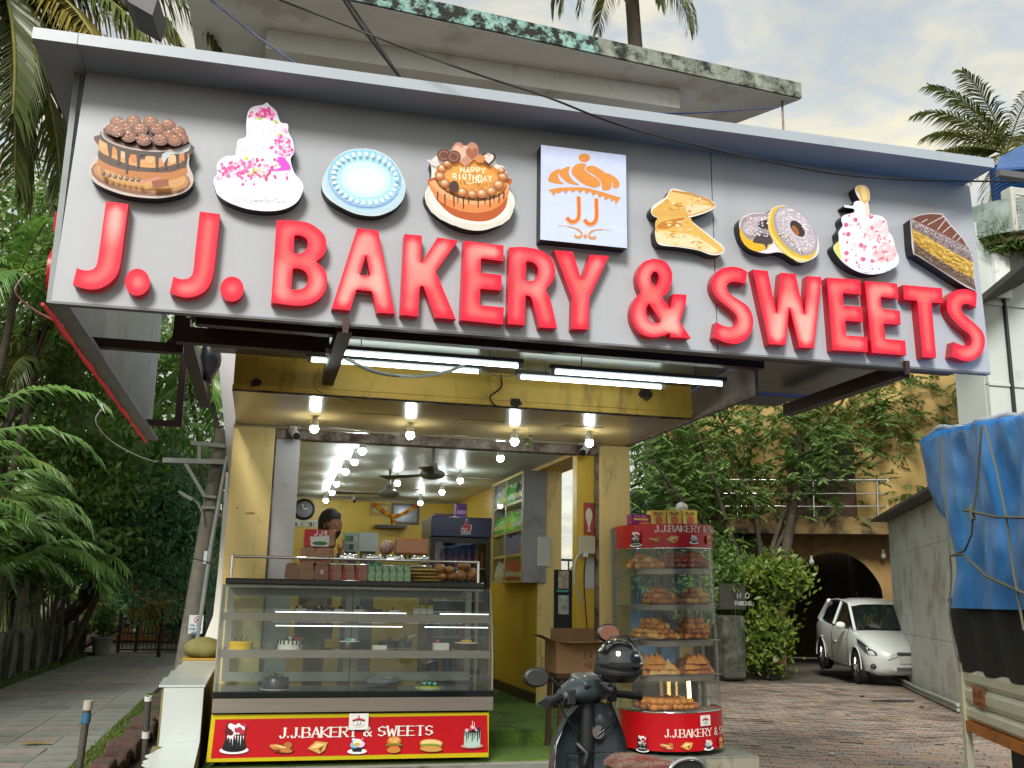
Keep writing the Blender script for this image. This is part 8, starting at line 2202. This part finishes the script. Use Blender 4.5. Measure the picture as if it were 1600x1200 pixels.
# helmet
hc_ = atD(966, 1037, 5.2)
hm = thing('helmet', 'glossy black open face helmet hung over the scooter handle', 'helmet', hc_)
m_hel = mat('black_helmet', '#0f1214', .2, var=.1, coat=.8)
mb = MB(); mb.ball(hc_, (.125, .135, .128), 28, 20)
mb.f = [f for f in mb.f if np.mean([mb.v[i][2] for i in f]) > hc_[2]-.095]; mb.mi = [0]*len(mb.f)
mb.build('shell', m_hel, hm, smooth=180)
MB().lathe([(.126, -.018), (.131, 0), (.126, .018)], (hc_[0], hc_[1], hc_[2]-.035), 28).build('rim_band', m_sb, hm, smooth=60)
vs3 = [(hc_[0]+.133*cos(t)*cos(p_), hc_[1]-.143*sin(t)*cos(p_), hc_[2]+.01+.136*sin(p_)) for p_ in np.linspace(-.15, .45, 6) for t in np.linspace(.35, 2.3, 14)]
MB().add(vs3, [(i*14+j, i*14+j+1, (i+1)*14+j+1, (i+1)*14+j) for i in range(5) for j in range(13)]).build('visor', mat('visor_dark', '#1a2024', .06, coat=1, var=.2), hm, smooth=180)
def hpt(t, p_, r=.147): return np.array((hc_[0]+.1375*cos(t)*cos(p_), hc_[1]-r*sin(t)*cos(p_), hc_[2]+.01+.14*sin(p_)))
mb = MB()
for st in words('ISI', 1.25, .25, -.06, .07, .3)+words('MRX', .95, -.02, -.08, .045, .3):
    P = [hpt(x, y_ if y_ < .2 else y_) for x, y_ in [(p[0], p[1]) for p in st]]
    mb.tube(P, .003, 4)
mb.build('lettering', pmat('#9aa0a4', 0), hm)
MB().tube([hc_+(-.1, .02, .06), hc_+(-.05, -.03, .14), hc_+(.04, -.03, .145), hc_+(.11, .02, .08)], .006, 6).build('chin_strap', m_sb, hm, smooth=60)

# ---- motorcycle whose mirror shows at the lower edge
MP = atD(1072, 1204, 3.6)
mc = thing('motorcycle', 'motorcycle whose chrome mirror shows before the red scooter seat', 'motorcycle', (MP[0], MP[1], 0), rot=radians(10))
z = MP[2]
loop = [(-.085, 0, z-.03), (-.07, 0, z+.01), (-.03, 0, z+.035), (.03, 0, z+.04), (.075, 0, z+.02), (.085, 0, z-.02), (.06, 0, z-.05), (-.03, 0, z-.055), (-.085, 0, z-.03)]
MB().tube([(a_, b_, c2) for a_, b_, c2 in [(p[0], .0, p[1]) for p in spl([(q_[0], q_[2]) for q_ in loop[:-1]], 4)]]+[(loop[0][0], 0, loop[0][2])], .008, 8).build('mirror_rim', m_chrome, mc, smooth=60)
MB().solid([spl([(q_[0]*.93, z-.008+(q_[2]-z+.008)*.93) for q_ in loop[:-1]], 4)], lambda x, y, t: (x, .004+t, y), .02).build('mirror', m_sb, mc)
MB().tube([(.0, .02, z-.05), (.05, .1, z-.16), (.12, .2, z-.25)], .008, 6).build('mirror_stalk', m_sb, mc, smooth=60)
MB().tube([(-.15, .1, z-.2), (.12, .2, z-.25), (.45, .26, z-.24), (.75, .14, z-.2)], .012, 8).build('handlebar', m_chrome, mc, smooth=60)
MB().ball((.3, .36, z-.3), (.1, .09, .1), 14, 10).build('headlamp', m_chrome, mc, smooth=180)
MB().ball((.3, -.15, z-.33), (.14, .3, .11), 16, 10).build('tank', m_sg, mc, smooth=180)
MB().box((.18, -1.0, z-.42), (.42, -.4, z-.34)).build('saddle', m_sb, mc, bevel=.03)
for y in (.62, -.85):
    w_ = MB().lathe([(.2, -.04), (.28, -.045), (.3, -.02), (.3, .02), (.28, .045), (.2, .04)], (.3, y, .30), 28, ax='x').build('wheel', m_tyre, mc, smooth=40); MB().lathe([(0, -.03), (.06, -.03), (.06, .03), (0, .03)], (.3, y, .30), 12, ax='x').build('hub', m_rim, w_)
    for q_ in range(10): MB().tube([(.3, y, .3), (.3, y+.22*cos(q_*pi/5), .3+.22*sin(q_*pi/5))], .004, 4).build('spoke', m_rim, w_)
for x_ in (.22, .38): MB().tube([(x_, .3, z-.28), (x_, .62, .3)], .02, 8).build('fork', m_chrome, mc, smooth=60)
MB().tube([(.3, .3, z-.35), (.3, -.1, .38), (.3, -.5, .38), (.3, -.85, .30)], .03, 8).build('frame', m_sb, mc, smooth=60); MB().box((.2, -.35, .28), (.4, .1, .52)).build('engine', m_rim, mc, bevel=.03)
# ================================================================ vegetation
vr = np.random.default_rng(11)
def unit(a): return a/(np.linalg.norm(a, axis=-1, keepdims=True)+1e-9)
def leaf_quads(C, D, ln, wd, fold=.25):
    """diamond leaves: base C, direction D (unit), length and width arrays"""
    n = len(C); r = vr.normal(size=(n, 3)); X = unit(np.cross(D, r)); Nn = np.cross(X, D)
    ln = np.asarray(ln)[:, None]; wd = np.asarray(wd)[:, None]
    V = np.empty((n, 4, 3)); m = C+D*ln*.45
    V[:, 0] = C; V[:, 1] = m+X*wd*.5+Nn*wd*fold*.5; V[:, 2] = C+D*ln; V[:, 3] = m-X*wd*.5+Nn*wd*fold*.5
    return V.reshape(-1, 3), np.arange(n*4).reshape(n, 4)
def crown_pts(c, r, n, clumps, spread, hollow=.35):
    u = unit(vr.normal(size=(clumps, 3)))*(hollow+(1-hollow)*vr.random((clumps, 1))**.5)
    cc_ = np.array(c)+u*np.array(r)*(1+.18*vr.normal(size=(clumps, 1)))
    k = vr.integers(0, clumps, n)
    off = vr.normal(size=(n, 3))*np.array([1, 1, .75])*spread*(.6+.8*vr.random((clumps, 1)))[k]
    return cc_[k]+off, cc_
m_bark = mat('dark_bark', '#2c241c', .95, var=.35, scale=8, bump=.8, bscale=30)
m_bark2 = mat('grey_bark', '#3f382e', .95, var=.35, scale=8, bump=.8, bscale=30)
def trunk(t, base, top, r, targets, m=m_bark, k=9):
    base = np.array(base, float); top = np.array(top, float); d = top-base
    P = [base+d*s+np.array([sin(s*5)*.12, cos(s*4)*.1-.1, 0])*np.linalg.norm(d)*.12*s for s in np.linspace(0, 1, 7)]
    MB().tube(P, list(np.linspace(r, r*.5, 7)), 8).build('trunk', m, t, smooth=60)
    lm_ = MB()
    for q in targets[:k]:
        a = P[vr.integers(3, 7)]; mid = (a+q)/2+vr.normal(0, .12, 3)+np.array([0, 0, .15])
        MB().tube([a, mid, q], [r*.4, r*.25, r*.08], 6).build('limb', m, t, smooth=60)
def tree(name, label, px, py, Y, rx, ry, n, leaf, mt, base=None, clumps=60, spread=None, tr_=.16, limbs=9, droop=-.35, group=None, hollow=.35, bm=m_bark):
    c = onY(px, py, Y); s = np.linalg.norm(c-CAM)/F
    R = np.array([rx*s, rx*s*.8, ry*s])
    b = np.array([c[0], Y, 0.]) if base is None else np.array(base, float)
    t = thing(name, label, 'tree', b, group=group)
    P, cl = crown_pts(c, R, n, clumps, spread or R.mean()*.2, hollow)
    P = P[P[:, 2] > .15]
    D = unit(vr.normal(size=P.shape)+np.array([0, 0, droop])+unit(P-c)*.4)
    ln = leaf*vr.uniform(.6, 1.25, len(P))
    V, Fc = leaf_quads(P, D, ln, ln*.42)
    npmesh('crown', V, Fc, mt, t)
    trunk(t, b, c-np.array([0, 0, R[2]*.25]), tr_, cl, bm, limbs)
    return t
lm_dark = leaf_mat('dark_leaves', (.04, .10, .028), (.17, .26, .06), .6, trans=.4); lm_mid = leaf_mat('mid_leaves', (.036, .09, .026), (.15, .235, .06), .7)
lm_ivy = leaf_mat('blue_green_ivy', (.035, .105, .055), (.13, .28, .13), .8, trans=.35); lm_fresh = leaf_mat('fresh_leaves', (.03, .075, .016), (.12, .2, .035), .8, trans=.3)
lm_palm = leaf_mat('palm_green', (.04, .12, .025), (.15, .28, .06), .8, trans=.3, rough=.35); lm_coco = leaf_mat('coconut_green', (.03, .055, .014), (.13, .15, .04), .8, trans=.25, rough=.35); lm_yel = leaf_mat('yellowing_frond', (.12, .10, .02), (.30, .24, .05), .8, trans=.3)
lm_crot = leaf_mat('croton_leaves', (.03, .08, .012), (.17, .22, .03), 1.5, trans=.25)
G1 = 'trees beyond the lane'
tree('broadleaf_tree', 'tall dense dark green tree filling the space left of the signboard', 30, 470, 19, 150, 210, 15000, .17, lm_dark, clumps=90, tr_=.2, group=G1)
tree('broadleaf_tree', 'dark leafy tree with sky gaps below the left end of the signboard', 175, 600, 24, 130, 115, 7500, .2, lm_dark, base=(-5.3, 24, 0), clumps=70, tr_=.2, group=G1)
tree('broadleaf_tree', 'fresh green tree beside the left edge of the signboard', 150, 340, 17, 62, 110, 7000, .15, lm_mid, base=(-5.2, 17, 0), tr_=.06, clumps=40, group=G1)
tree('creeper_tree', 'tree smothered in blue green creepers behind the leaning pole', 235, 835, 23, 95, 90, 15000, .15, lm_ivy, base=(-5.0, 23.5, 0), clumps=80, hollow=.6, tr_=.2, group=G1)
tree('creeper_tree', 'low creeper mass hanging over the iron gate', 265, 925, 28, 75, 50, 8000, .17, lm_ivy, base=(-4.6, 28.6, 0), clumps=50, hollow=.5, group=G1)
tree('broadleaf_tree', 'mid green tree between the creepers and the signboard bracket', 215, 745, 28, 110, 75, 6000, .22, lm_mid, base=(-5.6, 28, 0), clumps=60, group=G1)
tree('broadleaf_tree', 'shaded tree behind the areca palms at the lane wall', 45, 770, 21, 130, 140, 11000, .2, lm_dark, clumps=70, tr_=.2, group=G1)
tree('broadleaf_tree', 'distant tree closing the end of the lane behind the gate', 120, 880, 31, 160, 80, 9000, .25, lm_dark, clumps=60, group=G1)
tree('broadleaf_tree', 'tall sparse tree seen through the gap under the sign bracket', 300, 690, 32, 70, 90, 2800, .24, lm_mid, clumps=40, group=G1)
# ---- palms
def frond(L_, az, el0, droop, nl, ll, lw, hang=.5, seed=0):
    """arrays of one feather frond starting at the origin"""
    n = 22; pts = [np.zeros(3)]; e = el0
    for i in range(n):
        pts.append(pts[-1]+np.array([cos(az)*cos(e), sin(az)*cos(e), sin(e)])*L_/n); e -= droop/n*(.4+1.2*i/n)
    pts = np.array(pts)
    V = []; Fc = []
    side0 = np.array([-sin(az), cos(az), 0])
    tt = np.linspace(.10, .99, nl)
    for t in tt:
        f = t*n; i = min(int(f), n-1); p = pts[i]+(pts[i+1]-pts[i])*(f-i); d = unit((pts[i+1]-pts[i])[None])[0]
        l = ll*(.45+.55*math.sin(pi*min(1, .12+t*.85)))*vr.uniform(.85, 1.1)
        for s_ in (-1, 1):
            dr = unit((side0*s_*(1-.35*t)+d*(.45+.5*t)+np.array([0, 0, .12-hang*.5])+vr.normal(0, .08, 3))[None])[0]
            dr2 = unit((dr+np.array([0, 0, -hang*1.4]))[None])[0]
            wv = np.cross(dr, d); wv = wv/(np.linalg.norm(wv)+1e-9); wv = unit((d*.8+wv*.5)[None])[0]
            b = len(V); m = p+dr*l*.5; e_ = m+dr2*l*.55
            V += [p-wv*lw*.3, p+wv*lw*.3, m+wv*lw*.5, m-wv*lw*.5, e_]
            Fc += [(b, b+1, b+2, b+3), (b+3, b+2, b+4, b+4)]
    return pts, np.array(V), Fc
def palm(name, label, base, crown, specs, L_, ll, lw, mt, tr_=.14, nl=46, hang=.6, group=None, alt=None, tm=m_bark2, cat='palm'):
    base = np.array(base, float); crown = np.array(crown, float)
    t = thing(name, label, cat, base, group=group)
    if tr_:
        n = 10; P = [base+(crown-base)*s+np.array([.25*sin(s*pi), 0, 0]) for s in np.linspace(0, 1, n)]
        MB().tube(P, [tr_*(1.25-.45*i/n+.05*(i % 2)) for i in range(n)], 10).build('trunk', tm, t, smooth=60)
    for k, (az, el, dp, f) in enumerate(specs):
        pts, V, Fc = frond(L_*f, radians(az), radians(el), radians(dp), nl, ll, lw, hang)
        mb = MB()
        o0 = crown
        mb.v = [tuple(v+o0) for v in V]; mb.f = [fc_ if fc_[2] != fc_[3] else fc_[:3] for fc_ in Fc]; mb.mi = [0]*len(mb.f); mb.cur = 1
        mb.tube([p+o0 for p in pts], [L_*.008*(1-.8*i/len(pts))+.004 for i in range(len(pts))], 5)
        mm_ = alt[0] if alt and k in alt[1] else mt
        mb.build('frond', [mm_, mat('palm_rachis', '#6a6a2c', .6)], t)
    return t
# coconut palm overhanging the upper left corner
cpos = onY(-15, -60, 9.8)
palm('coconut_palm', 'coconut palm with long drooping fronds behind the left corner of the sign', (-4.3, 8.6, 0), cpos, [(10, 25, 80, 1.0), (-5, 5, 85, .9), (-20, -10, 80, 1.0), (-35, -25, 65, 1.05), (25, -35, 50, 1.1), (-60, -40, 45, 1.0), (5, -50, 30, 1.1), (50, 0, 80, 1), (-90, -10, 90, 1), (-15, -68, 20, .95), (15, -62, 18, 1.15), (0, -28, 60, 1.1), (-12, 12, 95, 1.05), (20, 8, 88, 1.1), (-28, -55, 30, 1.05), (30, -50, 35, 1.2), (-45, -62, 22, 1.0)], 2.7, .66, .045, lm_coco, nl=74, hang=.75, alt=(lm_yel, (3, 6, 10, 13)))
# coconut palms on the skyline
c_ = onY(982, -75, 30)
palm('coconut_palm', 'tall coconut palm with curved trunk rising behind the roof slab', onY(1022, 700, 30)*np.array([1, 1, 0]), c_, [(180, -20, 75, 1), (200, -35, 55, 1), (160, -5, 95, 1), (0, -20, 75, 1), (-20, -35, 55, 1), (20, 0, 95, 1), (90, 10, 80, 1), (-90, -20, 70, .9), (-60, -50, 35, .8), (-120, -50, 35, .8)], 4.0, 1.0, .08, lm_coco, tr_=.28, hang=.8)
c_ = onY(1572, 240, 26)
palm('coconut_palm', 'coconut palm with arching fronds above the white building', (c_[0]+1, 26.5, 0), c_, [(180, 25, 60, 1.0), (185, 5, 50, 1.05), (175, 45, 70, 1.1), (170, 65, 60, 1.1), (195, -20, 50, 1), (205, -45, 35, 1.1), (100, 75, 60, 1.1), (20, 50, 70, 1), (0, 20, 70, 1), (-60, 20, 80, .9), (-90, 60, 60, 1), (215, -60, 25, 1.1), (-40, -30, 50, .9), (190, 75, 50, 1.0), (160, 15, 60, 1.0)], 3.3, .8, .06, lm_coco, tr_=.2, nl=50, hang=.5)
c_ = onY(1185, 262, 23)
palm('coconut_palm', 'palm whose frond tips show between the roof slab and the signboard', (c_[0], 23.2, 0), c_, [(185, 45, 80, 1), (165, 60, 80, 1), (5, 40, 80, .95), (-10, 15, 70, .8), (90, 80, 50, 1), (200, 15, 60, .9)], 1.5, .5, .05, lm_coco, tr_=.15, nl=36, hang=.5)
# palms seen through the gap by the pole
for i, (x, y, Y, l) in enumerate(((322, 590, 19, 'slim palm beside the grey side wall of the bakery'), (290, 560, 24, 'taller palm with hanging fronds seen below the sign bracket'))):
    c_ = onY(x, y, Y)
    palm('garden_palm', l, (c_[0]+.9, Y+.3, 0), c_, [(a, 30-25*(j % 3), 75+12*(j % 2), 1) for j, a in enumerate(range(0, 360, 40))], 1.7, .5, .045, lm_palm, tr_=.05, nl=34, hang=.7, group='palms behind the pole')
# areca palms along the lane wall
al = ['areca palm clump at the near end of the lane wall', 'areca palm clump second along the lane wall', 'broad areca palm clump in the middle of the lane wall', 'areca palm clump fourth along the lane wall', 'areca palm clump nearest the iron gate', 'tall areca palm arching above the other clumps']
for i, (x, y, Y, h) in enumerate(((-20, 800, 13.0, 1.5), (60, 790, 15.5, 1.7), (120, 790, 18, 1.9), (165, 830, 21, 1.8), (205, 860, 24, 1.6), (40, 690, 14.5, 2.6))):
    c_ = onY(x, y, Y); b = np.array([min(c_[0], -4.6), Y, 0.])
    t = thing('areca_palm', al[i], 'palm', b, group='areca palms along the lane wall')
    for k in range(12):
        a = vr.uniform(0, 360); st = b+np.array([vr.normal(0, .22), vr.normal(0, .22), 0]); hh = max(.5, c_[2]*vr.uniform(.4, 1.0)); tp_ = st+np.array([cos(radians(a))*.3, sin(radians(a))*.3, hh])
        MB().tube([st, (st+tp_)/2+(0, 0, .05), tp_], [.035, .03, .02], 6).build('stem', mat('areca_stem', '#5c6a34', .6, var=.3, scale=9), t)
        for q in range(2):
            pts, V, Fc = frond(vr.uniform(1.7, 2.6), radians(a+vr.normal(0, 50)), radians(vr.uniform(35, 75)), radians(vr.uniform(80, 125)), 34, .5, .04, .45)
            mb = MB(); mb.v = [tuple(v+tp_) for v in V]; mb.f = [f_ if f_[2] != f_[3] else f_[:3] for f_ in Fc]; mb.mi = [0]*len(mb.f); mb.cur = 1
            mb.tube([p+tp_ for p in pts], [.012*(1-.8*j/len(pts))+.003 for j in range(len(pts))], 5); mb.build('frond', [lm_palm if vr.random() < .85 else lm_fresh, mat('palm_rachis', '#6a6a2c')], t)
# ---- tree with feathery leaves before the ochre house
tb = onZ(1188, 1052, 0)
t = thing('feather_leaf_tree', 'many stemmed tree with drooping compound leaves before the ochre house', 'tree', tb)
Yt = tb[1]
limbs = [[(1200, 1010), (1225, 880), (1245, 760), (1250, 660), (1240, 600)], [(1192, 1010), (1190, 880), (1180, 790), (1150, 710), (1120, 640)], [(1190, 1000), (1165, 900), (1130, 800), (1100, 700), (1080, 660)], [(1198, 1000), (1215, 850), (1260, 780), (1330, 730), (1420, 690)], [(1195, 1000), (1205, 860), (1225, 800), (1290, 720), (1340, 650)], [(1185, 1000), (1150, 880), (1100, 830), (1050, 760), (1020, 720)], [(1200, 1005), (1235, 820), (1270, 690), (1320, 620)]]
tips = []
for k, l in enumerate(limbs):
    P = [onY(x, y, Yt+(.5*math.sin(k*2.3))*(j/4)*2.0-.0) for j, (x, y) in enumerate(l)]
    P[0] = np.array([tb[0]+.1*(k % 3-1), tb[1]+.05*k, 0.0])
    r0 = .15 if k == 0 else .07
    MB().tube(P, list(np.linspace(r0, .02, len(P))), 8).build('trunk', m_bark2, t, smooth=60)
    for a, b in zip(P[1:], P[2:]):
        for s_ in (.3, .7): tips.append(a+(b-a)*s_)
    tips.append(P[-1])
V = []; Fc = []
def compound(p, d, L_, npair, ll):
    global V, Fc
    d = np.array(d, float); pt = np.array(p, float)
    for i in range(npair):
        d = d+np.array([0, 0, -.07]); d /= np.linalg.norm(d); pt = pt+d*L_/npair
        sd = np.cross(d, (0, 0, 1)); sd /= np.linalg.norm(sd)+1e-9
        for s_ in (-1, 1):
            u = sd*s_*.8+d*.55+np.array([0, 0, -.35]); u /= np.linalg.norm(u); w = np.cross(u, np.array([0, 0, 1])+vr.normal(0, .4, 3)); w /= np.linalg.norm(w)+1e-9
            l = ll*vr.uniform(.75, 1.2); b = len(V)
            V += [pt, pt+u*l*.45+w*l*.15, pt+u*l, pt+u*l*.45-w*l*.15]; Fc.append((b, b+1, b+2, b+3))
cents = [onY(x, y, Yt+dy_) for x, y, dy_ in ((1090, 640, 0), (1040, 690, .3), (1150, 640, -.3), (1220, 650, .2), (1290, 650, 0), (1350, 640, .4), (1400, 620, .2), (1440, 615, .3), (1330, 700, -.2), (1250, 700, -.5), (1180, 700, .5), (1110, 720, -.5), (1030, 760, .4), (1060, 800, 0), (1120, 780, .3), (1390, 680, .4), (1280, 740, -.4), (1010, 720, .2), (1440, 680, .6), (1200, 620, .6), (1420, 760, .6), (1000, 800, .8), (1045, 870, .9), (1110, 870, .8), (1140, 900, 1.0), (1020, 640, .4), (1070, 600, .5), (1270, 610, .3), (1340, 600, .5), (1500, 610, .8), (1470, 650, .7), (1380, 650, .5), (1310, 680, .1), (1420, 700, .7), (1240, 760, .2), (1160, 760, .3))]
for c_ in cents:
    for k in range(50):
        p = c_+vr.normal(0, 1, 3)*np.array([.55, .5, .36]); a = vr.uniform(0, 2*pi)
        compound(p, (cos(a), sin(a), vr.uniform(-.3, .4)), vr.uniform(.32, .6), 9, .15)
    j = np.argmin([np.linalg.norm(q-c_) for q in tips]); MB().tube([tips[j], (tips[j]+c_)/2+(0, 0, .08), c_], [.022, .014, .006], 5).build('twig', m_bark2, t)
npmesh('crown', np.array(V), np.array(Fc), lm_mid, t)
# darker growth behind the tree
tree('broadleaf_tree', 'shaded dark tree behind the feathery tree and the round cabinet', 1085, 800, 22, 95, 150, 8000, .2, lm_dark, clumps=60, tr_=.15, group='trees before the ochre house')
tree('broadleaf_tree', 'low dark bushy tree behind the stone pillar', 1120, 920, 19.5, 55, 80, 4000, .15, lm_dark, clumps=30, tr_=.08, group='trees before the ochre house')
# ---- croton bush
bb = onZ(1205, 1060, 0)
t = thing('croton_bush', 'bright green leafy bush at the mouth of the car porch', 'bush', bb)
P1, cl1 = crown_pts(onY(1212, 905, bb[1]), np.array([.55, .5, .55]), 2600, 40, .14, .3); P2, cl2 = crown_pts(onY(1195, 1000, bb[1]), np.array([.42, .45, .55]), 1900, 30, .14, .3)
P = np.vstack([P1, P2]); P = P[P[:, 2] > .05]; D = unit(vr.normal(size=P.shape)*.8+np.array([0, 0, .35])); ln = vr.uniform(.10, .19, len(P)); Vq, Fq = leaf_quads(P, D, ln, ln*.4)
npmesh('foliage', Vq, Fq, lm_crot, t)
for q in list(cl1[:6])+list(cl2[:6]): MB().tube([bb+vr.normal(0, .04, 3)*(1, 1, 0), (bb+q)/2+vr.normal(0, .05, 3), q], [.02, .015, .006], 6).build('stem', m_bark2, t)
# ---- grass tuft on the white building and weeds at the left
p = rp(1575, 385, RY-.25)
t = thing('balcony_plant', 'bushy grass tuft growing below the curved balcony', 'plant', p)
P, cl = crown_pts(p+(0, 0, .1), np.array([.42, .25, .3]), 900, 20, .12, .2); D = unit(vr.normal(size=P.shape)*.6+np.array([0, 0, .9])); ln = vr.uniform(.18, .38, len(P)); Vq, Fq = leaf_quads(P, D, ln, ln*.07); npmesh('foliage', Vq, Fq, lm_fresh, t)
MB().tube([p-(0, 0, .2), p+(0, 0, .2)], .03, 6).build('stem', m_bark2, t)
P, cl = crown_pts((-3.5, 25.6, .75), np.array([.3, .3, .3]), 500, 20, .1, .2); D = unit(vr.normal(size=P.shape)+np.array([0, 0, .5])); ln = vr.uniform(.1, .2, len(P)); Vq, Fq = leaf_quads(P, D, ln, ln*.4); npmesh('foliage', Vq, Fq, lm_mid, gd)
for i, (x, y, Y, c1) in enumerate(((222, 905, 27, '#c8a020'), (255, 945, 25, '#b88a18'))):
    c_ = onY(x, y, Y); t = thing('flowering_shrub', ['shrub with orange yellow leaves under the creepers', 'golden leaved shrub beside the gate pillar'][i], 'shrub', (c_[0], Y, 0), group='yellow shrubs by the gate')
    P, cl = crown_pts(c_, np.array([.5, .4, .35]), 500, 18, .14, .2); D = unit(vr.normal(size=P.shape)); ln = vr.uniform(.1, .18, len(P)); Vq, Fq = leaf_quads(P, D, ln, ln*.5); npmesh('foliage', Vq, Fq, lm_yel, t); MB().tube([(c_[0], Y, 0), c_], [.05, .02], 6).build('stem', m_bark, t)
# feathery palm fronds mixed into the dark trees at the left
for i, (x, y, Y, l) in enumerate(((60, 560, 17.5, 'feathery palm rising out of the dark trees below the sign corner'), (30, 430, 16, 'feathery palm crown among the trees at the left of the sign'), (225, 690, 22, 'feathery palm beside the hanging sign bracket'))):
    c_ = onY(x, y, Y)
    palm('feather_palm', l, (c_[0]-1.2, Y+.3, 0), c_, [(a, 40-22*(j % 3), 85+14*(j % 2), .85+.3*(j % 2)) for j, a in enumerate(range(0, 360, 33))], 2.0, .55, .045, lm_palm if i else lm_coco, tr_=.06, nl=38, hang=.6, group='feathery palms among the trees')
